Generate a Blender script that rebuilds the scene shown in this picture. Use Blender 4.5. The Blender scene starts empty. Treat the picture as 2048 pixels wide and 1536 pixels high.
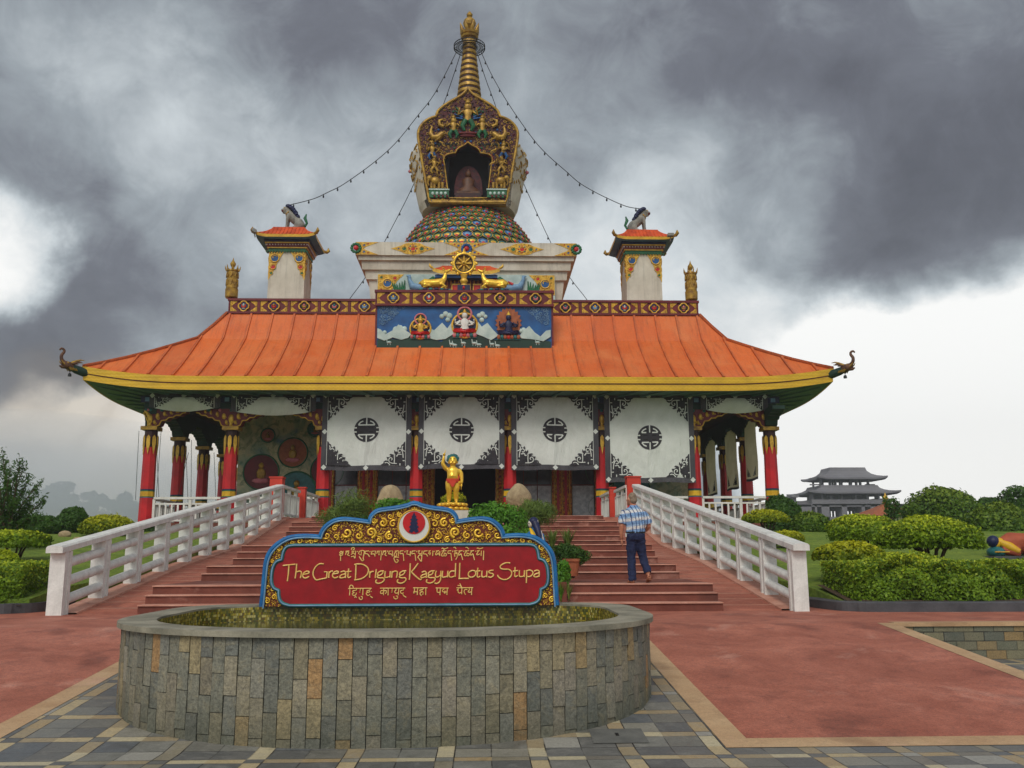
import bpy, math, random
import numpy as np
from mathutils import Vector, Matrix
R = math.radians
PI = math.pi
C = bpy.context.scene.collection
rng = random.Random(7)

# ------------------------------------------------------------------ camera
F = 1850.0                                   # focal length in pixels of a 2048 px wide picture
EYE = Vector((0, 0, 1.04))                   # z = 0 is the red terrace at the foot of the stairs
CM = Matrix.Rotation(-math.atan(59 / F), 3, 'Z') @ Matrix.Rotation(PI / 2 + math.atan(337 / F), 3, 'X') @ Matrix.Rotation(-R(0.2), 3, 'Z')
cam = bpy.data.cameras.new('camera')
cam.sensor_fit = 'HORIZONTAL'; cam.sensor_width = 36; cam.lens = 36 * F / 2048
cam.clip_end = 5000; cam.clip_start = 0.1
co = bpy.data.objects.new('camera', cam); C.objects.link(co)
co.matrix_world = Matrix.Translation(EYE) @ CM.to_4x4()
bpy.context.scene.camera = co
def ray(px, py): return CM @ Vector(((px - 1024) / F, -(py - 768) / F, -1))
def at(px, py, Y=None, X=None, Z=None):      # the point seen at a photo pixel, on a plane of known depth, side or height
    d = ray(px, py)
    t = (Y - EYE.y) / d.y if Y is not None else ((X - EYE.x) / d.x if X is not None else (Z - EYE.z) / d.z)
    return EYE + t * d

# ------------------------------------------------------------------ node helpers
def lin(r, g, b, a=1):
    f = lambda c: (c / 255 / 12.92) if c / 255 <= .04045 else ((c / 255 + .055) / 1.055) ** 2.4
    return (f(r), f(g), f(b), a)
def nd(nt, t, ins=None, **props):
    n = nt.nodes.new(t)
    for k, v in props.items(): setattr(n, k, v)
    for k, v in (ins or {}).items():
        if isinstance(v, bpy.types.NodeSocket): nt.links.new(v, n.inputs[k])
        else: n.inputs[k].default_value = v
    return n
def mth(nt, op, a, b=0.0, c=0.0, clamp=False):
    return nd(nt, 'ShaderNodeMath', {0: a, 1: b, 2: c}, operation=op, use_clamp=clamp).outputs[0]
def mixc(nt, fac, a, b, mode='MIX'):
    return nd(nt, 'ShaderNodeMix', {0: fac, 6: a, 7: b}, data_type='RGBA', blend_type=mode).outputs[2]
def ramp(nt, fac, stops, interp='LINEAR'):
    n = nd(nt, 'ShaderNodeValToRGB', {0: fac}); cr = n.color_ramp; cr.interpolation = interp
    while len(cr.elements) < len(stops): cr.elements.new(.5)
    for e, (p, c) in zip(cr.elements, stops):
        e.position = p; e.color = c if len(c) == 4 else (*c, 1)
    return n.outputs[0]
def mrange(nt, v, a, b, c=0.0, d=1.0, smooth=False):
    return nd(nt, 'ShaderNodeMapRange', {0: v, 1: a, 2: b, 3: c, 4: d}, interpolation_type='SMOOTHSTEP' if smooth else 'LINEAR').outputs[0]
def noise(nt, vec, scale, detail=4, rough=.55, dist=0.0):
    return nd(nt, 'ShaderNodeTexNoise', {'Vector': vec, 'Scale': scale, 'Detail': detail, 'Roughness': rough, 'Distortion': dist}).outputs[0]

# ------------------------------------------------------------------ world: overcast storm sky
w = bpy.data.worlds.new('World'); bpy.context.scene.world = w; w.use_nodes = True
nt = w.node_tree; nt.nodes.clear()
gen = nd(nt, 'ShaderNodeTexCoord').outputs['Generated']
sky = nd(nt, 'ShaderNodeTexSky', sky_type='NISHITA', sun_disc=False, sun_elevation=R(43), sun_rotation=R(200), air_density=1.5, dust_density=3)
sep = nd(nt, 'ShaderNodeSeparateXYZ', {0: gen})
den = mth(nt, 'ADD', mth(nt, 'MAXIMUM', sep.outputs[2], 0.0), .22)
pl = nd(nt, 'ShaderNodeCombineXYZ', {0: mth(nt, 'DIVIDE', sep.outputs[0], den), 1: mth(nt, 'DIVIDE', sep.outputs[1], den), 2: 0.0}).outputs[0]
n1 = noise(nt, pl, 1.15, 7, .56, .35)
n2 = noise(nt, pl, 2.9, 8, .6, .25)
n3 = noise(nt, gen, 5.5, 6, .55, .5)
v = mth(nt, 'ADD', mth(nt, 'MULTIPLY', n1, .62), mth(nt, 'MULTIPLY', n2, .30))
n4 = noise(nt, gen, 15, 9, .66, .6)
v = mth(nt, 'ADD', v, mth(nt, 'MULTIPLY', n3, .22))
v = mth(nt, 'ADD', v, mth(nt, 'MULTIPLY', mth(nt, 'SUBTRACT', n4, .5), .36))
low = mrange(nt, sep.outputs[2], .05, .30, 1.0, 0.0, True)
v = mth(nt, 'ADD', mth(nt, 'MULTIPLY', v, mth(nt, 'SUBTRACT', 1.0, low)), mth(nt, 'MULTIPLY', low, mth(nt, 'ADD', mth(nt, 'MULTIPLY', n3, .85), mth(nt, 'MULTIPLY', n4, .30))))
v = mrange(nt, v, .40, .74, -.17, .17)                        # clouds, thin and thick
dn1 = nd(nt, 'ShaderNodeTexNoise', {'Vector': gen, 'Scale': 3.2, 'Detail': 4}).outputs['Color']
dn2 = nd(nt, 'ShaderNodeTexNoise', {'Vector': gen, 'Scale': 10.0, 'Detail': 6, 'Roughness': .6}).outputs['Color']
dv = nd(nt, 'ShaderNodeVectorMath', {0: nd(nt, 'ShaderNodeVectorMath', {0: dn1, 1: (.5, .5, .5)}, operation='SUBTRACT').outputs[0], 'Scale': .20}, operation='SCALE').outputs[0]
dw = nd(nt, 'ShaderNodeVectorMath', {0: nd(nt, 'ShaderNodeVectorMath', {0: dn2, 1: (.5, .5, .5)}, operation='SUBTRACT').outputs[0], 'Scale': .085}, operation='SCALE').outputs[0]
ragged = nd(nt, 'ShaderNodeVectorMath', {0: nd(nt, 'ShaderNodeVectorMath', {0: gen, 1: dv}, operation='ADD').outputs[0], 1: dw}, operation='ADD').outputs[0]
ragged = nd(nt, 'ShaderNodeVectorMath', {0: ragged}, operation='NORMALIZE').outputs[0]
def blob(px, py, deg, amp):                                    # a brighter or darker part of the cloud deck, by direction
    d = ray(px, py).normalized()
    dot = nd(nt, 'ShaderNodeVectorMath', {0: ragged, 1: tuple(d)}, operation='DOT_PRODUCT').outputs['Value']
    return mrange(nt, dot, math.cos(R(deg)), 1.0, 0.0, amp, True)
val = mth(nt, 'ADD', v, .225)
for b in [
        (1990, 930, 13.5, 1.0), (1740, 930, 10, .9), (2060, 780, 7, .5), (1600, 830, 10, .5), (1900, 1050, 9, .6), (1480, 720, 9, .15),
        (-40, 478, 5, .72), (60, 540, 5, .12), (330, 170, 8, .17), (120, 200, 8, .10), (420, 370, 7, .22), (420, 700, 9, .10), (300, 1000, 8, .60), (480, 960, 8, .60),
        (1100, 640, 10, .28), (1480, 430, 10, .20), (700, 420, 9, .20), (1250, 560, 8, .20), (1150, 300, 9, .10),
        (1560, 60, 9, -.09), (1930, 400, 9, -.12), (1780, 560, 6, -.12), (1700, 220, 8, -.05), (150, 330, 6, -.02),
        (480, 540, 7, -.05), (60, 690, 7, -.13), (220, 650, 6, -.14), (700, 60, 8, -.06)]:
    val = mth(nt, 'ADD', val, blob(*b))
val = mth(nt, 'MAXIMUM', val, mth(nt, 'MULTIPLY', mth(nt, 'SUBTRACT', val, .10), .45))
rear = mrange(nt, sep.outputs[1], .25, -.45, 0.0, .50, True)   # brightness added to the unseen sky behind the camera, to light the front
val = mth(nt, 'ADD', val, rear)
hor = mrange(nt, sep.outputs[2], .0, .24, .12, 0.0, True)
val = mth(nt, 'ADD', val, hor)
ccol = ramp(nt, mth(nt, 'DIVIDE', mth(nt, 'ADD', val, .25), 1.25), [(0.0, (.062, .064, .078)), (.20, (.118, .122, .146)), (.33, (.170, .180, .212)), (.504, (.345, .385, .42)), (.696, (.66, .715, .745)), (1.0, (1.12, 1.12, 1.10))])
smn = noise(nt, ragged, 8, 7, .6, .5)
dk = mth(nt, 'MULTIPLY', mth(nt, 'ADD', blob(110, 862, 5.2, 1.3), blob(250, 830, 3.5, .6), clamp=True), mrange(nt, smn, .34, .60, .15, 1.0), clamp=True)
ccol = mixc(nt, mth(nt, 'MULTIPLY', dk, .85), ccol, (.215, .190, .175, 1))          # brown smoke of a field fire
cr = mth(nt, 'ADD', mth(nt, 'ADD', blob(330, 1000, 7.5, 1.5), blob(480, 960, 6, 1.2)), blob(90, 1000, 6.5, 1.5), clamp=True)
ccol = mixc(nt, mth(nt, 'MULTIPLY', cr, mrange(nt, smn, .25, .6, 1.0, .72)), ccol, (.86, .77, .65, 1))     # thin dusty glow low on the left
skc = nd(nt, 'ShaderNodeVectorMath', {0: sky.outputs[0], 'Scale': .08}, operation='SCALE').outputs[0]
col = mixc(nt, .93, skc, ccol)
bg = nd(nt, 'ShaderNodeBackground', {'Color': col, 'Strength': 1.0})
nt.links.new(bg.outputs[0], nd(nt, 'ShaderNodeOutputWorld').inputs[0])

sun = bpy.data.lights.new('sun', 'SUN'); sun.energy = 1.45; sun.angle = R(24); sun.color = (1, .95, .86)
so = bpy.data.objects.new('sun', sun); C.objects.link(so)
so.rotation_euler = (R(47), 0, R(-18))       # high behind the camera, a little to the left, veiled by cloud
bpy.context.scene.cycles.volume_bounces = 2      # light scattered more than once keeps smoke pale
vs = bpy.context.scene.view_settings
vs.view_transform = 'Standard'; vs.look = 'None'; vs.exposure = 0.0; vs.gamma = 1; vs.use_curve_mapping = False

# ------------------------------------------------------------------ materials
def newmat(name):
    m = bpy.data.materials.new(name); m.use_nodes = True; t = m.node_tree
    p = t.nodes['Principled BSDF']
    return m, t, p
def objvec(t): return nd(t, 'ShaderNodeTexCoord').outputs['Object']
def bumpto(t, p, h, strength=.3, dist=.02):
    b = nd(t, 'ShaderNodeBump', {'Height': h, 'Strength': strength, 'Distance': dist})
    t.links.new(b.outputs[0], p.inputs['Normal'])
def pmat(name, c1, c2=None, sc=3.0, lo=.35, hi=.68, rough=.65, metal=0.0, bump=.25, bsc=45, bdist=.01, grain=.18, gsc=60, streak=0.0, spec=.35):
    m, t, p = newmat(name); v = objvec(t)
    c2 = c2 or tuple(x * .72 for x in c1[:3]) + (1,)
    f = mrange(t, noise(t, v, sc, 6, .6, .3), lo, hi)
    col = mixc(t, f, c1, c2)
    if streak:                                                    # rain marks run down the surface
        mp = nd(t, 'ShaderNodeMapping', {0: v, 'Scale': (3.2, 3.2, .22)}).outputs[0]
        col = mixc(t, mth(t, 'MULTIPLY', mrange(t, noise(t, mp, 2.2, 6, .65), .5, .8), streak), col, (.09, .085, .075, 1))
    g = noise(t, v, gsc * .62, 4, .8)
    col = mixc(t, grain, col, mixc(t, 1.0, col, ramp(t, g, [(.25, (.35, .35, .35)), (.75, (1.6, 1.6, 1.6))]), 'MULTIPLY'))
    t.links.new(col, p.inputs['Base Color'])
    p.inputs['Roughness'].default_value = rough; p.inputs['Metallic'].default_value = metal
    p.inputs['Specular IOR Level'].default_value = spec
    if bump: bumpto(t, p, noise(t, v, bsc, 5, .6), bump, bdist)
    return m
def leafmat(name, dark, light, tip=None, tipz=(.45, 1.0)):
    m, t, p = newmat(name); v = objvec(t)
    rn = nd(t, 'ShaderNodeAttribute', attribute_name='rnd').outputs['Fac']
    f = mth(t, 'ADD', mth(t, 'MULTIPLY', rn, .62), mth(t, 'MULTIPLY', mrange(t, noise(t, v, 2.2, 3), .3, .7), .38))
    col = mixc(t, f, dark, light)
    if tip:                                                       # fresh yellow shoots at the top of the clipped plants
        g = nd(t, 'ShaderNodeSeparateXYZ', {0: nd(t, 'ShaderNodeTexCoord').outputs['Generated']}).outputs[2]
        g = mth(t, 'ADD', g, mth(t, 'MULTIPLY', mth(t, 'SUBTRACT', rn, .5), .5))
        col = mixc(t, mrange(t, g, tipz[0], tipz[1]), col, tip)
    t.links.new(col, p.inputs['Base Color'])
    p.inputs['Roughness'].default_value = .5; p.inputs['Specular IOR Level'].default_value = .25
    tr = nd(t, 'ShaderNodeBsdfTranslucent', {'Color': mixc(t, .5, col, light)})
    mx = nd(t, 'ShaderNodeMixShader', {0: .25, 1: p.outputs[0], 2: tr.outputs[0]})
    t.links.new(mx.outputs[0], t.nodes['Material Output'].inputs[0])
    return m

M = {}
M['orange_flat'] = pmat('orange_roof_paint', lin(200, 102, 48), lin(178, 82, 36), .5, rough=.5, bump=.12, bsc=14, grain=.14, gsc=25, streak=.10)
def roofmat():
    m, t, p = newmat('standing_seam_orange_paint'); v = objvec(t); sp = nd(t, 'ShaderNodeSeparateXYZ', {0: v})
    pan = mth(t, 'FLOOR', mth(t, 'DIVIDE', sp.outputs[0], 1.03))
    pn = nd(t, 'ShaderNodeTexWhiteNoise', {'W': pan}, noise_dimensions='1D').outputs[0]
    c = mixc(t, pn, lin(218, 104, 36), lin(198, 90, 32))
    c = mixc(t, mrange(t, noise(t, v, .5, 6, .65, .6), .42, .72, 0, .6), c, lin(214, 128, 72))
    mp = nd(t, 'ShaderNodeMapping', {0: v, 'Scale': (2.6, .28, .28)}).outputs[0]
    c = mixc(t, mrange(t, noise(t, mp, 2.4, 7, .7), .50, .78, 0, .6), c, lin(138, 62, 30))
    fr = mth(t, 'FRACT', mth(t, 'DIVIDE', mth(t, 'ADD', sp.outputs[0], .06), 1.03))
    c = mixc(t, mth(t, 'MULTIPLY', mrange(t, fr, .0, .16, .55, 0.0, True), mrange(t, noise(t, v, 1.7, 4), .3, .6)), c, lin(112, 50, 28))  # seam shadow painted in: darker along one side of each seam
    c = mixc(t, .30, c, mixc(t, 1.0, c, ramp(t, noise(t, v, 26, 4, .75), [(.3, (.4, .4, .4)), (.7, (1.5, 1.5, 1.5))]), 'MULTIPLY'))
    t.links.new(c, p.inputs['Base Color']); t.links.new(mrange(t, noise(t, v, 1.2, 4), .3, .7, .42, .7), p.inputs['Roughness'])
    bumpto(t, p, mth(t, 'ADD', noise(t, v, 1.6, 4, .6), mth(t, 'MULTIPLY', noise(t, v, 20, 4), .12)), .45, .10); return m
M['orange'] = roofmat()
M['orange2'] = pmat('orange_tile', lin(214, 86, 36), lin(170, 60, 26), 2, rough=.5)
M['gold'] = pmat('gold_paint', lin(226, 182, 62), lin(176, 128, 30), 5, rough=.38, metal=.25, grain=.25, gsc=30, spec=.5)
M['lionwhite'] = pmat('grey_weathered_lion_paint', lin(152, 148, 138), lin(98, 96, 90), 3, rough=.7, bump=.4)
M['oldgold'] = pmat('weathered_gold', lin(186, 146, 46), lin(116, 82, 24), 4, rough=.42, metal=.3, grain=.3, gsc=26, spec=.5)
M['bright_gold'] = pmat('polished_gold', lin(248, 206, 74), lin(222, 166, 44), 6, rough=.27, metal=.45, bump=.05, grain=.08, spec=.5)
M['yellow'] = pmat('ochre_yellow_paint', lin(222, 176, 32), lin(180, 132, 18), 1.2, rough=.45, bump=.5, bsc=9, bdist=.03, grain=.2, gsc=16, streak=.15)
M['red'] = pmat('red_lacquer', lin(196, 26, 32), lin(160, 18, 26), 1.5, rough=.38, bump=.1, grain=.1)
M['orangered'] = pmat('orange_red_paint', lin(206, 62, 42), lin(176, 46, 32), 1.5, rough=.5)
M['signred'] = pmat('deep_red_enamel', lin(158, 18, 28), lin(134, 14, 22), 6, rough=.42, bump=.35, bsc=160, bdist=.004, grain=.25, gsc=220)
M['maroon'] = pmat('maroon_paint', lin(112, 30, 34), lin(86, 22, 26), 1.5, rough=.5)
M['nichered'] = pmat('dark_carved_red', lin(86, 24, 28), lin(48, 18, 26), 5, rough=.6, bump=.6, bsc=20, bdist=.03)
M['darkmaroon'] = pmat('dark_maroon_timber', lin(62, 26, 26), lin(40, 18, 18), 1.5, rough=.55)
M['blue'] = pmat('ultramarine_paint', lin(30, 92, 152), lin(22, 66, 116), 2, rough=.45)
M['skyblue'] = pmat('azure_paint', lin(28, 112, 172), lin(20, 84, 140), 5, rough=.4)
M['teal'] = pmat('teal_paint', lin(44, 116, 116), lin(30, 84, 86), 5, rough=.45)
M['navy'] = pmat('navy_paint', lin(26, 34, 78), lin(18, 24, 54), 5, rough=.45)
M['green'] = pmat('green_paint', lin(34, 108, 66), lin(24, 76, 48), 3, rough=.5)
M['dkgreen'] = pmat('dark_green_paint', lin(30, 62, 50), lin(20, 42, 36), .8, rough=.6)
M['pillar_soffit'] = pmat('light_blue_soffit', lin(84, 140, 190), lin(60, 108, 156), 1)
M['soffit'] = pmat('green_grey_soffit', lin(96, 132, 122), lin(66, 100, 94), .5, rough=.6)
M['pink'] = pmat('dusty_pink_paint', lin(206, 120, 128), lin(170, 92, 100), 4, rough=.5)
M['white'] = pmat('white_paint', lin(226, 224, 216), lin(200, 198, 190), 2, rough=.5, bump=.2, grain=.1, streak=.22)
M['plaster'] = pmat('old_white_plaster', lin(214, 206, 190), lin(182, 172, 154), .8, rough=.75, bump=.3, bsc=25, streak=.40)
M['cream'] = pmat('cream_letter_paint', lin(240, 206, 130), lin(222, 172, 84), 20, rough=.4, bump=.1, grain=.15, gsc=120)
M['cloud'] = pmat('pale_relief_paint', lin(196, 210, 202), lin(150, 172, 168), 1.5, rough=.6)
M['ltblue'] = pmat('light_blue_paint', lin(124, 160, 190), lin(92, 128, 160), 4, rough=.5)
M['black'] = pmat('black_paint', lin(28, 28, 30), lin(20, 20, 22), 4, rough=.5)
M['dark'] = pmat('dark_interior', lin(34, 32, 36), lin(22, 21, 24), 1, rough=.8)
M['grey'] = pmat('grey_concrete', lin(150, 148, 144), lin(122, 120, 116), 1.5, rough=.8, bump=.4, streak=.3)
M['kerb'] = pmat('dark_kerb_stone', lin(86, 86, 90), lin(64, 64, 68), 1.6, rough=.75, bump=.4, bsc=60, grain=.3)
M['boulder'] = pmat('tan_boulder', lin(176, 156, 122), lin(140, 120, 92), 3, rough=.85, bump=.8, bsc=12, bdist=.04, grain=.35, gsc=40)
M['terracotta'] = pmat('terracotta_clay', lin(166, 98, 66), lin(140, 78, 52), 6, rough=.8)
M['trunk'] = pmat('bark', lin(92, 74, 56), lin(62, 50, 40), 5, rough=.9, bump=.8, bsc=30)
M['soil'] = pmat('bare_soil', lin(88, 70, 52), lin(64, 52, 40), 3, rough=.95, bump=.8, bsc=20, bdist=.03)
M['concrete_far'] = pmat('raw_concrete', lin(126, 124, 128), lin(100, 98, 104), .08, rough=.85, grain=.1, gsc=2, streak=.25)
M['glass'] = pmat('dusty_window_glass', lin(70, 76, 84), lin(48, 54, 60), 2.0, rough=.16, bump=.05, spec=.6)
M['frost'] = pmat('frosted_glass', lin(216, 220, 222), lin(160, 168, 174), 5, rough=.5, bump=.1)
M['skin'] = pmat('skin', lin(196, 138, 108), lin(178, 114, 88), 6, rough=.5, bump=.1, grain=.1)
M['jeans'] = pmat('navy_denim', lin(34, 44, 78), lin(24, 32, 60), 9, rough=.85, bump=.6, bsc=14, bdist=.02, grain=.3, gsc=200)
M['hair'] = pmat('grey_hair', lin(150, 132, 112), lin(104, 88, 72), 30, rough=.7, bump=.8, bsc=120)
M['leather'] = pmat('brown_leather', lin(150, 92, 60), lin(116, 66, 42), 8, rough=.5)
M['carve'] = pmat('carved_gold_on_brown', lin(226, 150, 52), lin(150, 52, 34), 9, lo=.42, hi=.58, rough=.5, bump=1.0, bsc=22, bdist=.05, grain=.3, gsc=30)
M['spout'] = pmat('teal_glazed_spout', lin(22, 84, 84), lin(16, 60, 62), 8, rough=.25)
M['wire'] = pmat('black_cable', lin(40, 42, 44), lin(30, 30, 32), 8, rough=.6)

L_ = {}
L_['hedge'] = leafmat('hedge_leaves', lin(52, 88, 16), lin(134, 164, 38), lin(198, 206, 52), (.62, 1.2))
L_['topiary'] = leafmat('topiary_leaves', lin(50, 84, 14), lin(140, 168, 32), lin(208, 214, 48), (.5, 1.15))
L_['yellowtop'] = leafmat('yellow_topiary_leaves', lin(64, 92, 14), lin(140, 152, 24), lin(200, 196, 36), (.3, 1.0))
L_['dark'] = leafmat('dark_shrub_leaves', lin(30, 60, 22), lin(84, 120, 46))
L_['round'] = leafmat('round_bush_leaves', lin(40, 72, 18), lin(106, 138, 42), lin(144, 158, 56), (.6, 1.3))
L_['bright'] = leafmat('bright_shrub_leaves', lin(44, 88, 18), lin(112, 168, 50))
L_['feather'] = leafmat('feathery_leaves', lin(64, 88, 34), lin(128, 150, 68))
L_['grass'] = leafmat('grass_blades', lin(44, 76, 20), lin(98, 134, 40))
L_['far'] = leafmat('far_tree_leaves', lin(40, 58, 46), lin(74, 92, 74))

# ------------------------------------------------------------------ mesh builder
class MB:
    def __init__(s): s.v = []; s.f = []; s.m = []; s.sm = []
    def add(s, vs, fs, m=0, sm=False):
        o = len(s.v); s.v += [tuple(p) for p in vs]
        for f in fs: s.f.append([i + o for i in f]); s.m.append(m); s.sm.append(sm)
    def box(s, c, d, m=0, rz=0.0, tilt=None):
        x, y, z = d[0] / 2, d[1] / 2, d[2] / 2
        vs = [Vector((a * x, b * y, e * z)) for e in (-1, 1) for b in (-1, 1) for a in (-1, 1)]
        if tilt: vs = [tilt @ p for p in vs]
        if rz: vs = [Matrix.Rotation(rz, 3, 'Z') @ p for p in vs]
        vs = [p + Vector(c) for p in vs]
        s.add(vs, [(0, 2, 3, 1), (4, 5, 7, 6), (0, 1, 5, 4), (2, 6, 7, 3), (0, 4, 6, 2), (1, 3, 7, 5)], m)
    def b2(s, x0, x1, y0, y1, z0, z1, m=0):
        s.box(((x0 + x1) / 2, (y0 + y1) / 2, (z0 + z1) / 2), (abs(x1 - x0), abs(y1 - y0), abs(z1 - z0)), m)
    def prism(s, pts, y0, y1, m=0, mside=None, sm=False):       # outline in x,z pushed along y
        n = len(pts); mside = m if mside is None else mside
        A = sum(pts[i][0] * pts[(i + 1) % n][1] - pts[(i + 1) % n][0] * pts[i][1] for i in range(n))
        if A < 0: pts = pts[::-1]
        vs = [(x, y0, z) for x, z in pts] + [(x, y1, z) for x, z in pts]
        s.add(vs, [list(range(n)), list(range(2 * n - 1, n - 1, -1))], m)
        s.add(vs, [(i, i + n, (i + 1) % n + n, (i + 1) % n) for i in range(n)], mside, sm)
    def plan(s, pts, z0, z1, m=0, mside=None, sm=False):        # outline in x,y pushed along z
        n = len(pts); mside = m if mside is None else mside
        A = sum(pts[i][0] * pts[(i + 1) % n][1] - pts[(i + 1) % n][0] * pts[i][1] for i in range(n))
        if A < 0: pts = pts[::-1]
        vs = [(x, y, z0) for x, y in pts] + [(x, y, z1) for x, y in pts]
        s.add(vs, [list(range(n - 1, -1, -1)), list(range(n, 2 * n))], m)
        s.add(vs, [(i, (i + 1) % n, (i + 1) % n + n, i + n) for i in range(n)], mside, sm)
    def lathe(s, prof, c, n=32, m=0, sm=True, sx=1, sy=1, ms=None):
        vs = []; k = len(prof)
        for r, z in prof:
            for i in range(n):
                a = 2 * PI * i / n; vs.append((c[0] + r * sx * math.cos(a), c[1] + r * sy * math.sin(a), c[2] + z))
        for j in range(k - 1):
            s.add([vs[j * n + i] for i in range(n)] + [vs[(j + 1) * n + i] for i in range(n)],
                  [(i, (i + 1) % n, (i + 1) % n + n, i + n) for i in range(n)], ms[j] if ms else m, sm)
        if prof[0][0] > 1e-4: s.add(vs[:n], [list(range(n - 1, -1, -1))], ms[0] if ms else m)
        if prof[-1][0] > 1e-4: s.add(vs[-n:], [list(range(n))], ms[-1] if ms else m)
    def tube(s, path, r, n=6, m=0, sm=True, flat=1.0, up=None):
        P = [Vector(p) for p in path]; k = len(P)
        rr = r if isinstance(r, (list, tuple)) else [r] * k
        vs = []; ref = Vector(up) if up else None; nrm = None
        for i, p in enumerate(P):
            t = (P[min(i + 1, k - 1)] - P[max(i - 1, 0)])
            t = t.normalized() if t.length > 1e-9 else Vector((0, 0, 1))
            if ref is not None:
                b = ref - t * ref.dot(t); b = b.normalized() if b.length > 1e-6 else t.orthogonal().normalized()
            else:
                if nrm is None: nrm = t.orthogonal().normalized()
                nrm = (nrm - t * nrm.dot(t)); nrm = nrm.normalized() if nrm.length > 1e-6 else t.orthogonal().normalized(); b = nrm
            a = t.cross(b)
            for q in range(n):
                an = 2 * PI * q / n
                vs.append(p + a * (rr[i] * math.cos(an)) + b * (rr[i] * math.sin(an) * flat))
        fs = [(i * n + q, i * n + (q + 1) % n, (i + 1) * n + (q + 1) % n, (i + 1) * n + q) for i in range(k - 1) for q in range(n)]
        s.add(vs, fs, m, sm); s.add(vs[:n], [list(range(n - 1, -1, -1))], m); s.add(vs[-n:], [list(range(n))], m)
    def ell(s, c, r, m=0, n=12, k=8, rot=None, sm=True):
        vs = []; 
        for j in range(k + 1):
            th = PI * j / k
            for i in range(n):
                a = 2 * PI * i / n
                p = Vector((r[0] * math.sin(th) * math.cos(a), r[1] * math.sin(th) * math.sin(a), -r[2] * math.cos(th)))
                if rot: p = rot @ p
                vs.append(p + Vector(c))
        s.add(vs, [(j * n + i, j * n + (i + 1) % n, (j + 1) * n + (i + 1) % n, (j + 1) * n + i) for j in range(k) for i in range(n)], m, sm)
    def loft(s, rings, m=0, n=14, sm=True):                        # rings: (centre, rx, ry) horizontal ellipses, or (centre, rx, ry, matrix)
        vs = []
        for rg in rings:
            c = Vector(rg[0]); mt = rg[3] if len(rg) > 3 else None
            for i in range(n):
                a = 2 * PI * i / n; p = Vector((rg[1] * math.cos(a), rg[2] * math.sin(a), 0))
                vs.append(c + (mt @ p if mt else p))
        k = len(rings)
        s.add(vs, [(j * n + i, j * n + (i + 1) % n, (j + 1) * n + (i + 1) % n, (j + 1) * n + i) for j in range(k - 1) for i in range(n)], m, sm)
        s.add(vs[:n], [list(range(n - 1, -1, -1))], m, sm); s.add(vs[-n:], [list(range(n))], m, sm)
    def sheet(s, fn, nu, nv, m=0, sm=True, mf=None):
        vs = [fn(i / nu, j / nv) for j in range(nv + 1) for i in range(nu + 1)]; o = len(s.v); s.v += [tuple(p) for p in vs]
        for j in range(nv):
            for i in range(nu):
                a = o + j * (nu + 1) + i
                s.f.append([a, a + 1, a + nu + 2, a + nu + 1]); s.m.append(mf((i + .5) / nu, (j + .5) / nv) if mf else m); s.sm.append(sm)
    def ribbon(s, pts, wd, fn, m=0, taper=False):                   # flat band along a 2-D path, mapped by fn(x, y)
        k = len(pts); vs = []
        for i in range(k):
            a = pts[max(i - 1, 0)]; b = pts[min(i + 1, k - 1)]; dx, dy = b[0] - a[0], b[1] - a[1]; l = math.hypot(dx, dy) or 1
            h = wd / 2 * (1 - .75 * i / (k - 1) if taper else 1)
            vs.append(fn(pts[i][0] - dy / l * h, pts[i][1] + dx / l * h)); vs.append(fn(pts[i][0] + dy / l * h, pts[i][1] - dx / l * h))
        s.add(vs, [(2 * i, 2 * i + 1, 2 * i + 3, 2 * i + 2) for i in range(k - 1)], m)
    def merge(s, o, tf):
        n = len(s.v); s.v += [tuple(tf @ Vector(p)) for p in o.v]
        s.f += [[i + n for i in f] for f in o.f]; s.m += o.m; s.sm += o.sm
    def build(s, name, mats, parent=None, loc=None, fix=True):
        me = bpy.data.meshes.new(name)
        base = Vector(loc) if loc is not None else wloc(parent)
        vs = np.array(s.v, dtype=float) - np.array(base)
        me.from_pydata(vs.tolist(), [], s.f)
        for mt in (mats if isinstance(mats, (list, tuple)) else [mats]): me.materials.append(mt)
        me.polygons.foreach_set('material_index', s.m); me.polygons.foreach_set('use_smooth', s.sm)
        me.update()
        o = bpy.data.objects.new(name, me); C.objects.link(o)
        if parent is not None: o.parent = parent
        if loc is not None: o.location = base - (wloc(parent) if parent is not None else Vector())
        return o
def wloc(o):
    v = Vector()
    while o is not None: v = v + Vector(o.location); o = o.parent
    return v
def tag(o, label=None, cat=None, group=None, kind=None):
    if label: o['label'] = label
    if cat: o['category'] = cat
    if group: o['group'] = group
    if kind: o['kind'] = kind
    return o
def thing(name, label, cat, loc, group=None):
    o = bpy.data.objects.new(name, None); C.objects.link(o); o.location = loc; o.empty_display_size = .2
    return tag(o, label, cat, group)
def copy_tree(o, parent=None):
    c = o.copy(); C.objects.link(c); c.parent = parent
    for ch in [x for x in bpy.data.objects if x.parent == o]: copy_tree(ch, c)
    return c
def smooth(pts, n=4, closed=False):                                # Catmull-Rom through 2-D or 3-D points
    P = [np.array(p, float) for p in pts]; k = len(P); out = []
    for i in range(k if closed else k - 1):
        p0 = P[(i - 1) % k] if closed or i > 0 else P[0]; p1 = P[i]; p2 = P[(i + 1) % k]
        p3 = P[(i + 2) % k] if closed or i + 2 < k else P[-1]
        for j in range(n):
            t = j / n
            out.append(tuple(.5 * (2 * p1 + (p2 - p0) * t + (2 * p0 - 5 * p1 + 4 * p2 - p3) * t * t + (3 * p1 - p0 - 3 * p2 + p3) * t ** 3)))
    if not closed: out.append(tuple(P[-1]))
    return out
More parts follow.
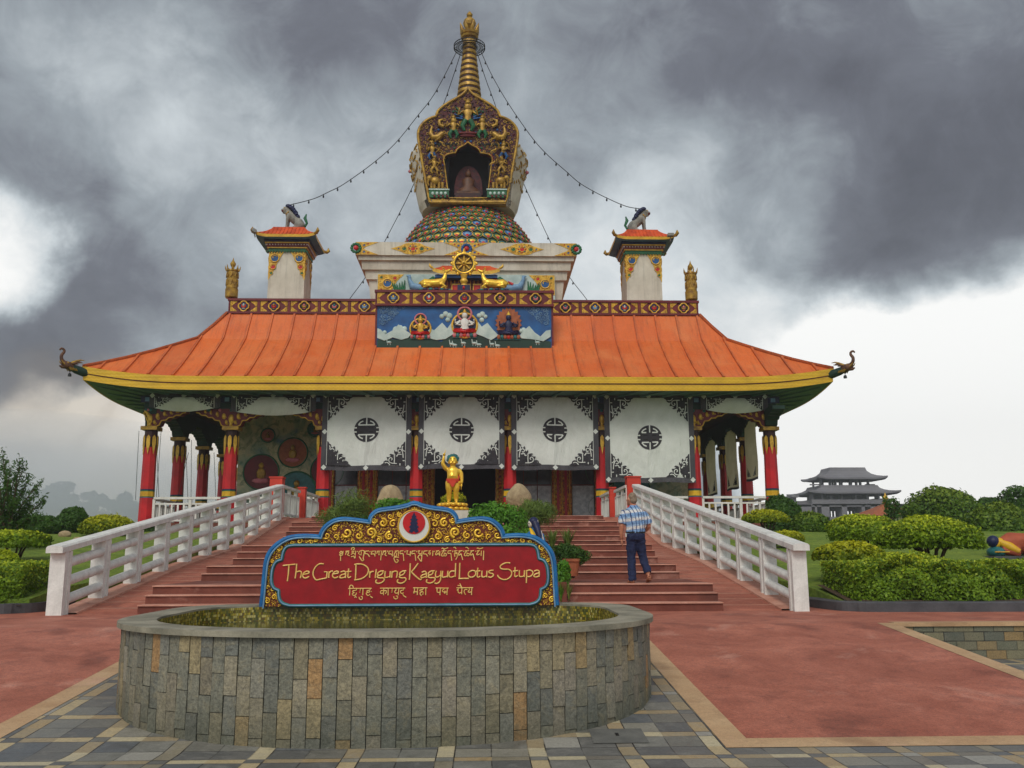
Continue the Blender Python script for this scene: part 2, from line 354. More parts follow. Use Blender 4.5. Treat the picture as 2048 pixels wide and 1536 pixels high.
def spiral(cx, cy, r, turns=1.4, a0=0.0, d=1, n=16, tail=0.0):
    pts = []
    for i in range(n + 1):
        t = i / n; rr = r * (1 - .86 * t); a = a0 + d * turns * 2 * PI * t
        pts.append((cx + rr * math.cos(a), cy + rr * math.sin(a)))
    return pts
def scroll(mb, cx, cz, y, r, turns=1.3, a0=0.0, d=1, th=.22, m=0, ax='xz', fn=None):   # a carved curl on a vertical face
    pts = spiral(cx, cz, r, turns, a0, d, 13)
    f = fn or (lambda a, b: (a, y, b))
    mb.tube([f(a, b) for a, b in pts], [r * th * (1 - .35 * i / 13) for i in range(14)], 5, m)
def fleshed(name, mb, mats, parent, voxel, it=3, loc=None, crease=0.0):          # melts overlapping limbs into one continuous skin
    o = mb.build(name + '_tmp', mats, None, loc=Vector())
    md = o.modifiers.new('r', 'REMESH'); md.mode = 'VOXEL'; md.voxel_size = voxel; md.use_smooth_shade = True
    if crease:                                                     # folds of cloth
        tx = bpy.data.textures.new('folds', 'CLOUDS'); tx.noise_scale = .085; tx.noise_depth = 1
        dm = o.modifiers.new('d', 'DISPLACE'); dm.texture = tx; dm.strength = crease; dm.mid_level = .55; dm.texture_coords = 'LOCAL'
    sm = o.modifiers.new('s', 'SMOOTH'); sm.iterations = it; sm.factor = .5
    dg = bpy.context.evaluated_depsgraph_get(); dg.update()
    me = bpy.data.meshes.new_from_object(o.evaluated_get(dg)); me.name = name
    bpy.data.objects.remove(o)
    off = wloc(parent) if parent is not None else Vector(loc)
    me.transform(Matrix.Translation(-off))
    me.materials.clear()
    for mt in (mats if isinstance(mats, (list, tuple)) else [mats]): me.materials.append(mt)
    me.polygons.foreach_set('use_smooth', [True] * len(me.polygons))
    r = bpy.data.objects.new(name, me); C.objects.link(r)
    if parent is not None: r.parent = parent
    else: r.location = off
    return r
def paint(o, fn):                                                   # material index by face centre (world)
    off = wloc(o)
    for p in o.data.polygons: p.material_index = fn(p.center + off, p.normal)

# ------------------------------------------------------------------ foliage
def leafmesh(name, P, Nn, size, mat, parent=None, loc=None, core=None, aspect=.5, seed=1, droop=0.0, jitter=.75):
    r = np.random.default_rng(seed); n = len(P)
    P = np.asarray(P, float); Nn = np.asarray(Nn, float)
    nn = Nn + r.normal(0, jitter, (n, 3)); nn /= np.linalg.norm(nn, axis=1)[:, None] + 1e-9
    t = r.normal(0, 1, (n, 3)) + Nn * .6 - np.array([0, 0, droop]); t -= nn * (t * nn).sum(1)[:, None]; t /= np.linalg.norm(t, axis=1)[:, None] + 1e-9
    b = np.cross(nn, t); s = size * r.uniform(.65, 1.35, n)[:, None]
    v = np.empty((n, 4, 3)); v[:, 0] = P - t * s * .5; v[:, 2] = P + t * s * .5
    v[:, 1] = P + b * s * aspect * .5 + nn * s * .08; v[:, 3] = P - b * s * aspect * .5 + nn * s * .08
    base = np.array(wloc(parent) if loc is None else loc, float)
    V = (v.reshape(-1, 3) - base); nv = len(V); cf = []; 
    if core is not None:
        V = np.vstack([V, np.array(core.v) - base]); cf = core.f
    me = bpy.data.meshes.new(name)
    nl = 4 * n + sum(len(f) for f in cf)
    me.vertices.add(len(V)); me.vertices.foreach_set('co', V.ravel())
    me.loops.add(nl); me.polygons.add(n + len(cf))
    li = np.arange(4 * n); ci = [i + nv for f in cf for i in f]
    me.loops.foreach_set('vertex_index', np.concatenate([li, np.array(ci, dtype=np.int64)]).astype(np.int32))
    st = list(range(0, 4 * n, 4)); o_ = 4 * n
    for f in cf: st.append(o_); o_ += len(f)
    me.polygons.foreach_set('loop_start', st)
    at_ = me.attributes.new('rnd', 'FLOAT', 'FACE')
    at_.data.foreach_set('value', np.concatenate([r.uniform(0, 1, n), np.full(len(cf), .25)]).astype(np.float32))
    me.materials.append(mat); me.update(calc_edges=True); me.validate()
    o = bpy.data.objects.new(name, me); C.objects.link(o)
    if parent is not None: o.parent = parent
    if loc is not None: o.location = Vector(loc) - (wloc(parent) if parent is not None else Vector())
    return o
def crown_pts(c, rad, n, seed, lump=.16, zmin=-1.0, thick=.16):
    r = np.random.default_rng(seed)
    d = r.normal(0, 1, (int(n * 1.9), 3)); d /= np.linalg.norm(d, axis=1)[:, None]
    d = d[d[:, 2] > zmin][:n]
    k = r.normal(0, 1, (14, 3)); k /= np.linalg.norm(k, axis=1)[:, None]
    a = r.uniform(-1, 1, 14)
    bump = (np.exp(6 * (d @ k.T - 1)) * a).sum(1) * lump
    k2 = r.normal(0, 1, (70, 3)); k2 /= np.linalg.norm(k2, axis=1)[:, None]
    bump = bump + (np.exp(42 * (d @ k2.T - 1)) * r.uniform(-.6, 1, 70)).sum(1) * lump * .8
    rr = (1 + bump) * (1 - thick * r.random(len(d)) ** 1.6) + np.where(r.random(len(d)) < .06, r.uniform(0, .10, len(d)), 0)
    hole = (np.exp(18 * (d @ k2.T - 1)) * r.uniform(-1, 1, 70)).sum(1) < -.28
    rr = np.where(hole & (r.random(len(d)) < .75), rr * r.uniform(.70, .86, len(d)), rr)                # dark gaps between the leaf clumps
    return np.array(c) + d * np.array(rad) * rr[:, None], d / np.array(rad) * np.mean(rad)
def core_mb(c, rad, f=.82, zmin=-.9):
    mb = MB(); mb.ell(c, (rad[0] * f, rad[1] * f, rad[2] * f), 0, 12, 8)
    if zmin > -.99: mb.v = [(x, y, max(z, c[2] + zmin * rad[2])) for x, y, z in mb.v]
    return mb

# ------------------------------------------------------------------ paving and tile materials
AX = -0.87                                   # the temple's axis of symmetry
def fract(t, a): return mth(t, 'FRACT', a)
def joint(t, fr, wd):                        # 1 in the joint at either end of a 0..1 cell
    return mth(t, 'MAXIMUM', mth(t, 'LESS_THAN', fr, wd), mth(t, 'GREATER_THAN', fr, 1 - wd))
def tilemat(name, uv, tw, th, colors, vertical=False, gap=.03, rough=.7, bump=.9, joint_col=lin(38, 36, 32), gran=.62, wet=0.0):
    m, t, p = newmat(name)
    v = nd(t, 'ShaderNodeUVMap').outputs[0] if uv == 'uv' else objvec(t)
    sp = nd(t, 'ShaderNodeSeparateXYZ', {0: v})
    a, b = (sp.outputs[0], sp.outputs[1]) if uv in ('uv', 'xy') else (sp.outputs[0], sp.outputs[2])
    if vertical: a, b, tw, th = b, a, th, tw
    y = mth(t, 'DIVIDE', b, th); row = mth(t, 'FLOOR', y)
    ro = nd(t, 'ShaderNodeTexWhiteNoise', {'W': row}, noise_dimensions='1D').outputs[0]
    x = mth(t, 'ADD', mth(t, 'DIVIDE', a, tw), mth(t, 'ADD', mth(t, 'MULTIPLY', mth(t, 'MODULO', row, 2.0), .5), mth(t, 'MULTIPLY', ro, .14)))
    colm = mth(t, 'FLOOR', x)
    cid = nd(t, 'ShaderNodeCombineXYZ', {0: colm, 1: row, 2: 0.0}).outputs[0]
    wn = nd(t, 'ShaderNodeTexWhiteNoise', {'Vector': cid}, noise_dimensions='3D').outputs[0]
    ov = objvec(t)
    k = len(colors)
    c = ramp(t, wn, [(i / k, q) for i, q in enumerate(colors)], 'CONSTANT')
    c = mixc(t, mrange(t, noise(t, ov, 7, 6, .65, .6), .35, .75, 0, .55), c, mixc(t, .5, c, (.17, .14, .10, 1)))
    c = mixc(t, gran, c, mixc(t, 1.0, c, ramp(t, noise(t, ov, 70, 3, .75), [(.28, (.3, .3, .3)), (.72, (1.75, 1.72, 1.65))]), 'MULTIPLY'))
    j = mth(t, 'MAXIMUM', joint(t, fract(t, x), gap * min(tw, th) / tw), joint(t, fract(t, y), gap * min(tw, th) / th))
    c = mixc(t, mrange(t, noise(t, ov, 2.1, 5, .6), .42, .70, 0, .45), c, mixc(t, 1.0, c, (.55, .56, .50, 1), 'MULTIPLY'))
    c = mixc(t, mth(t, 'MULTIPLY', j, mrange(t, noise(t, ov, 4.5, 3), .3, .6, .25, 1.0)), c, joint_col)
    t.links.new(c, p.inputs['Base Color']); p.inputs['Roughness'].default_value = rough
    h = mth(t, 'SUBTRACT', mth(t, 'ADD', mth(t, 'MULTIPLY', noise(t, ov, 22, 5, .7), .5), mth(t, 'MULTIPLY', wn, .4)), mth(t, 'MULTIPLY', j, .9))
    bumpto(t, p, h, bump, .012)
    return m
M['clad'] = tilemat('upright_stone_cladding', 'uv', .122, .31,
    [lin(112, 112, 104), lin(124, 120, 108), lin(102, 103, 97), lin(134, 122, 98), lin(116, 114, 102), lin(96, 97, 92), lin(142, 130, 104), lin(108, 109, 103), lin(120, 116, 104), lin(106, 108, 104), lin(128, 116, 92), lin(114, 113, 106), lin(130, 126, 112), lin(100, 102, 99), lin(122, 118, 106), lin(138, 118, 86), lin(118, 116, 106), lin(110, 108, 96), lin(126, 120, 104), lin(104, 104, 95), lin(112, 110, 98), lin(120, 114, 96), lin(106, 105, 96), lin(116, 113, 100), lin(128, 120, 100), lin(152, 112, 68)], vertical=True, gap=.032, joint_col=lin(30, 28, 24))
M['block'] = tilemat('sandstone_block_wall', 'xz', .30, .131, [lin(116, 112, 88), lin(98, 100, 84), lin(128, 112, 80), lin(88, 92, 82), lin(106, 104, 84), lin(136, 114, 76)], gap=.05)
M['mosaic'] = tilemat('yellow_green_mosaic', 'uv', .026, .032, [lin(150, 132, 30), lin(92, 98, 34), lin(178, 158, 48), lin(70, 74, 30), lin(120, 112, 30), lin(196, 184, 110), lin(104, 84, 28), lin(136, 128, 36)], gap=.08, rough=.25, bump=.3, joint_col=lin(60, 60, 30), gran=.2)

def slate():
    m, t, p = newmat('slate_and_sandstone_paving'); v = objvec(t); sp = nd(t, 'ShaderNodeSeparateXYZ', {0: v})
    wob = mth(t, 'MULTIPLY', mth(t, 'SUBTRACT', noise(t, v, .9, 2), .5), .012)
    gx = mth(t, 'DIVIDE', mth(t, 'ADD', mth(t, 'ADD', sp.outputs[0], wob), .3625), .728); gy = mth(t, 'DIVIDE', mth(t, 'ADD', mth(t, 'SUBTRACT', sp.outputs[1], 7.475), wob), .72)
    fx, fy = fract(t, gx), fract(t, gy); ix, iy = mth(t, 'FLOOR', gx), mth(t, 'FLOOR', gy)
    sx = mth(t, 'LESS_THAN', fx, .2); sy = mth(t, 'LESS_THAN', fy, .185)
    band = mth(t, 'ABSOLUTE', mth(t, 'SUBTRACT', sx, sy))
    hx = mth(t, 'GREATER_THAN', fx, .6); hy = mth(t, 'GREATER_THAN', fy, .5925)
    kx = mth(t, 'ADD', mth(t, 'MULTIPLY', ix, 2), hx); ky = mth(t, 'ADD', mth(t, 'MULTIPLY', iy, 2), hy)
    cid = nd(t, 'ShaderNodeCombineXYZ', {0: kx, 1: ky, 2: mth(t, 'ADD', mth(t, 'MULTIPLY', sx, 3), sy)}).outputs[0]
    wn = nd(t, 'ShaderNodeTexWhiteNoise', {'Vector': cid}, noise_dimensions='3D').outputs[0]
    dk = ramp(t, wn, [(0, lin(92, 92, 91)), (.2, lin(116, 115, 109)), (.36, lin(100, 99, 96)), (.52, lin(132, 128, 117)), (.64, lin(108, 106, 99)), (.76, lin(92, 95, 98)), (.9, lin(148, 145, 137))], 'CONSTANT')
    lt = ramp(t, wn, [(0, lin(176, 158, 122)), (.25, lin(150, 134, 106)), (.45, lin(182, 170, 140)), (.62, lin(160, 138, 102)), (.78, lin(132, 124, 106)), (.9, lin(116, 110, 100))], 'CONSTANT')
    c = mixc(t, band, dk, lt)
    cl = noise(t, v, 5, 7, .65, 1.0)
    c = mixc(t, mrange(t, cl, .5, .75, 0, .5), c, lin(150, 146, 138)); c = mixc(t, mrange(t, cl, .45, .25, 0, .4), c, lin(50, 48, 46))
    c = mixc(t, .35, c, mixc(t, 1.0, c, ramp(t, noise(t, v, 42, 4, .85), [(.34, (.40, .40, .40)), (.66, (1.6, 1.58, 1.52))]), 'MULTIPLY'))
    def edge(f, pos, wd): return mth(t, 'LESS_THAN', mth(t, 'ABSOLUTE', mth(t, 'SUBTRACT', f, pos)), wd)
    j = mth(t, 'MAXIMUM', mth(t, 'MAXIMUM', edge(fx, .2, .008), edge(fx, .004, .008)), mth(t, 'MAXIMUM', edge(fy, .185, .008), edge(fy, .004, .008)))
    j2 = mth(t, 'MULTIPLY', mth(t, 'MAXIMUM', edge(fx, .6, .006), edge(fy, .5925, .006)), mth(t, 'SUBTRACT', 1.0, mth(t, 'MAXIMUM', sx, sy)))
    j = mth(t, 'MULTIPLY', mth(t, 'MAXIMUM', j, j2), mrange(t, noise(t, v, 3.1, 3), .35, .55, .25, 1.0))
    c = mixc(t, j, c, lin(34, 30, 28))
    t.links.new(c, p.inputs['Base Color']); t.links.new(mrange(t, cl, .3, .7, .38, .75), p.inputs['Roughness'])
    bumpto(t, p, mth(t, 'SUBTRACT', mth(t, 'ADD', mth(t, 'MULTIPLY', noise(t, v, 16, 6, .7), .6), mth(t, 'MULTIPLY', wn, .4)), mth(t, 'MULTIPLY', j, .8)), .5, .012)
    return m
M['slate'] = slate()
def redcon(name, c1, c2, c3, sc=.55, speck=.5):
    m, t, p = newmat(name); v = objvec(t)
    f = noise(t, v, sc, 7, .62, .8)
    c = mixc(t, mrange(t, f, .36, .64), c1, c2)
    mp = nd(t, 'ShaderNodeMapping', {0: v, 'Scale': (1.0, .8, 1)}).outputs[0]
    c = mixc(t, mrange(t, noise(t, mp, 1.15, 4, .5, .3), .58, .68, 0, .62), c, c3)
    c = mixc(t, mrange(t, noise(t, v, 6.5, 6, .7), .46, .66, 0, .6), c, c2); c = mixc(t, mrange(t, noise(t, v, 2.6, 6, .7, .4), .52, .68, 0, .45), c, c3)
    c = mixc(t, mrange(t, noise(t, mp, .9, 6, .65, .3), .42, .26, 0, .6), c, lin(206, 158, 140))
    g = mth(t, 'ADD', mth(t, 'MULTIPLY', noise(t, v, 95, 3, .8), .5), mth(t, 'MULTIPLY', noise(t, v, 34, 4, .85), .5))
    c = mixc(t, speck, c, mixc(t, 1.0, c, ramp(t, g, [(.36, (.30, .26, .25)), (.47, (.95, .95, .95)), (.62, (1.5, 1.42, 1.35))]), 'MULTIPLY'))
    t.links.new(c, p.inputs['Base Color']); t.links.new(mrange(t, f, .3, .7, .55, .85), p.inputs['Roughness'])
    bumpto(t, p, g, .35, .008)
    return m
M['redcon'] = redcon('red_washed_concrete', lin(178, 108, 86), lin(146, 82, 64), lin(104, 54, 42), .7, .85)
M['step'] = redcon('red_step_concrete', lin(124, 64, 47), lin(102, 51, 38), lin(78, 40, 31), 1.4, .35)  # darkened so the riser colour carries shade below the nosings
M['nosing'] = redcon('pale_step_edge', lin(204, 156, 136), lin(182, 126, 106), lin(140, 88, 72), 1.6, .3)
M['beige'] = redcon('beige_washed_concrete', lin(194, 162, 124), lin(176, 142, 106), lin(140, 108, 80), .9, .4)
M['lawn'] = pmat('mown_lawn', lin(142, 162, 58), lin(104, 134, 42), 1.3, rough=.9, bump=1.0, bsc=40, bdist=.08, grain=.75, gsc=16)
M['earth'] = pmat('far_ground', lin(84, 96, 50), lin(104, 100, 64), .03, rough=.95, bump=0, grain=.2, gsc=1.5)

# ------------------------------------------------------------------ ground, plaza, ramps, terrace
ZP = -.526
def slope_z(y): return ZP + .0877 * max(0.0, y - 7.85)
def st(name, mb, mats): return tag(mb.build(name, mats, None, Vector()), kind='structure')
g = MB()
def gz(r): return -.75
ringr = [0, 60, 200, 700, 2500]
g.add([(0, 0, -.75)], []); g.lathe([(.001, -.75), (60, -.75), (300, -.75), (3000, -.75)], (0, 20, 0), 48)
st('ground', g, M['earth'])
p = MB()
p.add([(-30, -12, ZP), (30, -12, ZP), (30, 7.85, ZP), (-30, 7.85, ZP)], [(0, 1, 2, 3)])
p.add([(-4.05, 7.85, ZP), (1.98, 7.85, ZP), (1.98, 13.85, 0), (-4.05, 13.85, 0)], [(0, 1, 2, 3)])
p.add([(6.0, 7.85, ZP), (30, 7.85, ZP), (30, 13.85, ZP), (6.0, 13.85, ZP)], [(0, 1, 2, 3)])
p.add([(-30, 7.85, ZP), (-7.75, 7.85, ZP), (-7.75, 13.85, ZP), (-30, 13.85, ZP)], [(0, 1, 2, 3)])
st('plaza', p, M['slate'])
def ramp_slab(name, xi, xo):                                       # red ramp framed by beige strips
    r = MB(); s = 1 if xo > xi else -1; bw = .235
    xs = sorted([xi, xi + s * bw, xo - s * bw, xo])
    r.add([(xs[1], 8.12, slope_z(8.12)), (xs[2], 8.12, slope_z(8.12)), (xs[2], 13.85, 0), (xs[1], 13.85, 0)], [(0, 1, 2, 3)], 0)
    for a, b in ((0, 1), (2, 3)):
        r.add([(xs[a], 7.85, ZP + .004), (xs[b], 7.85, ZP + .004), (xs[b], 13.85, .003), (xs[a], 13.85, .003)], [(0, 1, 2, 3)], 1)
    r.add([(xs[1], 7.85, ZP + .004), (xs[2], 7.85, ZP + .004), (xs[2], 8.12, slope_z(8.12)), (xs[1], 8.12, slope_z(8.12))], [(0, 1, 2, 3)], 1)
    xe = xo; r.add([(xe, 7.85, ZP - .01), (xe, 13.85, ZP - .01), (xe, 13.85, .003), (xe, 7.85, ZP + .004)], [(0, 1, 2, 3)], 2)
    st(name, r, [M['redcon'], M['beige'], M['block']])
ramp_slab('ramp', 1.98, 6.04); ramp_slab('ramp', -4.05, -7.78)
t_ = MB()
t_.add([(-40, 13.85, 0), (40, 13.85, 0), (40, 20, 0), (-40, 20, 0)], [(0, 1, 2, 3)], 0)
for a, b in ((6.04, 40), (-40, -7.78)):
    t_.add([(a, 13.81, .006), (b, 13.81, .006), (b, 14.03, .006), (a, 14.03, .006)], [(0, 1, 2, 3)], 1)
    t_.add([(a, 13.81, -.05), (b, 13.81, -.05), (b, 13.81, .006), (a, 13.81, .006)], [(0, 1, 2, 3)], 1)
st('terrace', t_, [M['redcon'], M['beige']])
for a, b, nm in ((6.04, 40, 'low block retaining wall right of the red ramp, below the terrace edge'), (-40, -7.78, 'low block retaining wall left of the red ramp')):
    r = MB(); r.b2(a, b, 13.84, 14.1, ZP - .05, -.045)
    tag(r.build('retaining_wall', M['block'], None, Vector(((a + b) / 2, 13.9, ZP))), nm, 'wall')
M['drain'] = pmat('worn_slate_cover', lin(110, 109, 104), lin(88, 88, 85), 4, rough=.7, bump=.5)
# drain cover lying in the slate beside the pool
r = MB(); dz = lambda y: slope_z(y) + .006
r.add([(.92, 8.0, dz(8.0)), (1.38, 8.0, dz(8.0)), (1.38, 8.42, dz(8.42)), (.92, 8.42, dz(8.42))], [(0, 1, 2, 3)], 0)
r.add([(1.13, 8.2, dz(8.2) + .004), (1.16, 8.2, dz(8.2) + .004), (1.16, 8.28, dz(8.28) + .004), (1.13, 8.28, dz(8.28) + .004)], [(0, 1, 2, 3)], 1)
r.v = [(x, y, z) for x, y, z in r.v]
tag(r.build('drain_cover', [M['drain'], M['black']], None, Vector((1.15, 8.2, dz(8.2)))), 'square grey stone drain cover with a lifting slot, set in the slate paving', 'drain cover')

# lawns rising behind the hedges
def lawn_z(x, y):
    z = .12 + .125 * max(0, min(y, 26) - 16.5) + .055 * max(0, min(y, 42) - 26)
    if y > 70: z -= (y - 70) * .02
    return max(z, -.8) + .05 * math.sin(x * .7 + y * .4) * min(1, max(0, (y - 17) / 4))
for x0, x1 in ((5.82, 75), (-75, -7.56)):
    def lp(u, v):
        y = (16.75 if x0 > 0 else 17.4) + 140 * v ** 1.7; k = .62 * max(0, min(1, (20 - y) / 1.5)); a, c = (x0 + k, x1) if x0 > 0 else (x0, x1 - k)
        x = a + (c - a) * u; return (x, y, lawn_z(x, y))
    r = MB(); r.sheet(lp, 46, 60, 0)
    for u_ in (0, 1):                          # earth edge beside the stairs and kerb
        E_ = [lp(u_, j / 60) for j in range(22)]; V = []
        for q in E_: V += [q, (q[0], q[1], -.2)]
        r.add(V, [(2 * j, 2 * j + 1, 2 * j + 3, 2 * j + 2) for j in range(21)], 0)
    E_ = [lp(i / 46, 0) for i in range(47)]; V = []
    for q in E_: V += [q, (q[0], q[1], -.2)]
    r.add(V, [(2 * j, 2 * j + 1, 2 * j + 3, 2 * j + 2) for j in range(46)], 0)
    st('lawn', r, M['lawn'])

b = MB()
for x0, x1, y0, y1 in ((6.50, 40, 16.52, 18.2), (-40, -8.26, 17.22, 18.9)): b.add([(x0, y0, .14), (x1, y0, .14), (x1, y1, .40), (x0, y1, .40)], [(0, 1, 2, 3)], 0)
st('soil', b, M['soil'])

# ------------------------------------------------------------------ stairs
HW = 5.17                                     # half width of the treads
SY = [16.85, 17.2, 17.55, 20.5, 20.85, 23.0, 23.35, 23.75, 28.2, 28.6, 29.0, 29.4, 29.8, 32.75, 33.15]
RS = .155; ZT = RS * 15
s_ = MB()
for i, y in enumerate(SY):
    y1 = SY[i + 1] + .02 if i < 14 else 39.95
    z = RS * (i + 1)
    s_.b2(AX - HW, AX + HW, y, y1, z - RS * (1.6 if i else 1.0) , z - .02, 0)
    s_.b2(AX - HW, AX + HW, y - .034, y1 - .02, z - .02, z, 1)     # pale nosing and tread
    s_.b2(AX - HW + .002, AX + HW - .002, y + .5, y1 - .02, z - .01, z + .002, 0) if y1 - y > .8 else None
RN = [(16.85, 0), (20.5, .465), (23.0, .775), (28.2, 1.24), (32.75, 2.015), (34.6, 2.33)]
def ramp_h(y):
    for (a, za), (b, zb) in zip(RN, RN[1:]):
        if y <= b: return za + (zb - za) * max(0, y - a) / (b - a)
    return RN[-1][1]
for s in (-1, 1):                              # sloping flanks between treads and railings
    xi, xo = AX + s * (HW - .05), AX + s * 6.45
    ys = [q[0] for q in RN]
    vs = []; 
    for y in ys: vs += [(xi, y, ramp_h(y) - .006), (AX + s * 6.22, y, ramp_h(y) - .006), (AX + s * 6.22, y, ramp_h(y) + .03), (xo + s * .22, y, ramp_h(y) + .03), (xo + s * .22, y, -.4)]
    for k in range(len(ys) - 1):
        b = 5 * k
        for q, mm in ((0, 2), (1, 1), (2, 1), (3, 2)):
            f = (b + q, b + q + 1, b + q + 6, b + q + 5)
            s_.add([vs[i] for i in (f if s > 0 else f[::-1])], [(0, 1, 2, 3)], mm)
    for y in np.arange(17.4, 34, .62):          # pale expansion joints across the flank
        z0, z1 = ramp_h(y), ramp_h(y + .05)
        s_.add([(xi, y, z0 - .001), (AX + s * 6.22, y, z0 - .001), (AX + s * 6.22, y + .05, z1 - .001), (xi, y + .05, z1 - .001)], [(0, 1, 2, 3)], 1)
st('stairs', s_, [M['step'], M['nosing'], M['redcon']])

# ------------------------------------------------------------------ pool
def dshape(n_front=44, a=2.74, b=2.38, yc=10.25, yb=12.36, cx=-.94, rc=.9, grow=0.0):
    pts = []
    a += grow; b += grow; yb += grow
    for i in range(n_front + 1):
        t = PI + PI * i / n_front; e = .86
        c, s = math.cos(t), math.sin(t)
        pts.append((cx + a * math.copysign(abs(c) ** e, c), yc + b * math.copysign(abs(s) ** e, s)))
    for k in range(9):
        t = (k / 8) * PI / 2; pts.append((cx + a - rc + rc * math.cos(t), yb - rc + rc * math.sin(t)))
    for k in range(9):
        t = PI / 2 + (k / 8) * PI / 2; pts.append((cx - a + rc + rc * math.cos(t), yb - rc + rc * math.sin(t)))
    return pts
def uvwall(name, pts, zlo, zhi, mat, parent, flip=False):
    pts = pts + [pts[0]]
    vs, fs, uv = [], [], []; L = 0
    for i, (x, y) in enumerate(pts):
        if i: L += math.hypot(x - pts[i - 1][0], y - pts[i - 1][1])
        z0 = zlo(y) if callable(zlo) else zlo
        vs += [(x, y, z0), (x, y, zhi)]; uv += [(L, z0), (L, zhi)]
        if i: f = (2 * i - 2, 2 * i, 2 * i + 1, 2 * i - 1); fs.append(f[::-1] if flip else f)
    b = MB(); b.add(vs, fs, 0, True); o = b.build(name, mat, parent)
    u = o.data.uv_layers.new(name='UVMap')
    for l in o.data.loops: u.data[l.index].uv = uv[l.vertex_index]
    return o
ZR = .402
pool = thing('garden_pool', 'round fronted stone pool with upright tile cladding and a mosaic lining, below the name board', 'pool', (-.94, 10.0, -.36))
uvwall('mortar', dshape(grow=-.075), lambda y: slope_z(y) - .05, ZR - .02, M['black'], pool)
def claddingmat():
    m, t, p = newmat('split_stone_cladding'); v = objvec(t); rn = nd(t, 'ShaderNodeAttribute', attribute_name='rnd').outputs['Fac']
    cs = [(112, 110, 98), (96, 97, 90), (124, 118, 102), (104, 104, 94), (88, 90, 85), (130, 120, 96), (108, 107, 96), (118, 112, 94), (92, 92, 84), (114, 112, 102), (100, 98, 86), (134, 122, 94), (106, 106, 99), (122, 116, 104), (98, 100, 95), (110, 104, 86), (126, 122, 110), (134, 116, 84), (102, 102, 92), (116, 110, 96), (94, 95, 90), (108, 102, 88), (114, 112, 100), (100, 100, 90), (120, 114, 98), (104, 103, 92), (140, 110, 74)]
    c = ramp(t, rn, [(i / len(cs), lin(*[min(255, k * 1.13) for k in q])) for i, q in enumerate(cs)], 'CONSTANT')
    off = nd(t, 'ShaderNodeVectorMath', {0: v, 1: nd(t, 'ShaderNodeCombineXYZ', {0: mth(t, 'MULTIPLY', rn, 37.0), 1: mth(t, 'MULTIPLY', rn, 91.0), 2: 0.0}).outputs[0]}, operation='ADD').outputs[0]
    f = noise(t, off, 6.5, 7, .68, 1.2)
    c = mixc(t, mrange(t, f, .50, .70, 0, .6), c, lin(142, 132, 106)); c = mixc(t, mrange(t, f, .45, .28, 0, .6), c, lin(66, 66, 60))
    c = mixc(t, .75, c, mixc(t, 1.0, c, ramp(t, noise(t, off, 38, 5, .85), [(.34, (.35, .35, .35)), (.66, (1.65, 1.62, 1.55))]), 'MULTIPLY'))
    sp = nd(t, 'ShaderNodeSeparateXYZ', {0: v}).outputs[2]
    c = mixc(t, mth(t, 'MULTIPLY', mrange(t, mth(t, 'ADD', sp, mth(t, 'MULTIPLY', noise(t, v, 4, 5), .3)), .08, .42, .6, 0), .8), c, lin(62, 66, 50))   # algae low on the wall
    t.links.new(c, p.inputs['Base Color']); p.inputs['Roughness'].default_value = .75
    bumpto(t, p, mth(t, 'ADD', f, mth(t, 'MULTIPLY', noise(t, off, 30, 5, .7), .5)), .9, .02); return m
M['clad'] = claddingmat()
def clad():
    pts = dshape(grow=-.066); pts = pts + [pts[0]]; A = [0]
    for p0, p1 in zip(pts, pts[1:]): A.append(A[-1] + math.hypot(p1[0] - p0[0], p1[1] - p0[1]))
    def P(s):
        for i in range(len(A) - 1):
            if s <= A[i + 1]: break
        u = (s - A[i]) / (A[i + 1] - A[i] + 1e-9); d = Vector((pts[i + 1][0] - pts[i][0], pts[i + 1][1] - pts[i][1])).normalized()
        return Vector((pts[i][0] + (pts[i + 1][0] - pts[i][0]) * u, pts[i][1] + (pts[i + 1][1] - pts[i][1]) * u)), Vector((d.y, -d.x))
    b = MB(); r = random.Random(31); n = int(A[-1] / .122); wd = A[-1] / n; rv = []
    for k in range(n):
        s0, s1 = k * wd + .0035, (k + 1) * wd - .0035; (a, na), (c, nc) = P(s0), P(s1); zl = slope_z((a.y + c.y) / 2) - .04
        z = ZR - .05 - (.155 if k % 2 else .31) + r.uniform(-.02, .02); top = ZR - .05
        while True:
            z0 = max(z, zl); d = r.uniform(.002, .016); tl = r.uniform(-.004, .004); g_ = .003
            V = [(q.x + m_.x * dd, q.y + m_.y * dd, zz) for q, m_ in ((a, na), (c, nc)) for zz, dd in ((z0 + g_, d + tl), (top - g_, d - tl))]
            B = [(q.x, q.y, zz) for q in (a, c) for zz in (z0 + g_, top - g_)]
            b.add(V + B, [(0, 2, 3, 1), (4, 0, 1, 5), (2, 6, 7, 3), (1, 3, 7, 5), (4, 6, 2, 0)], 0); q_ = r.random(); rv += [q_] * 5
            if z <= zl: break
            top = z0; z -= .31 + r.uniform(-.012, .012)
    o = b.build('cladding', M['clad'], pool); at_ = o.data.attributes.new('rnd', 'FLOAT', 'FACE'); at_.data.foreach_set('value', rv)
clad()
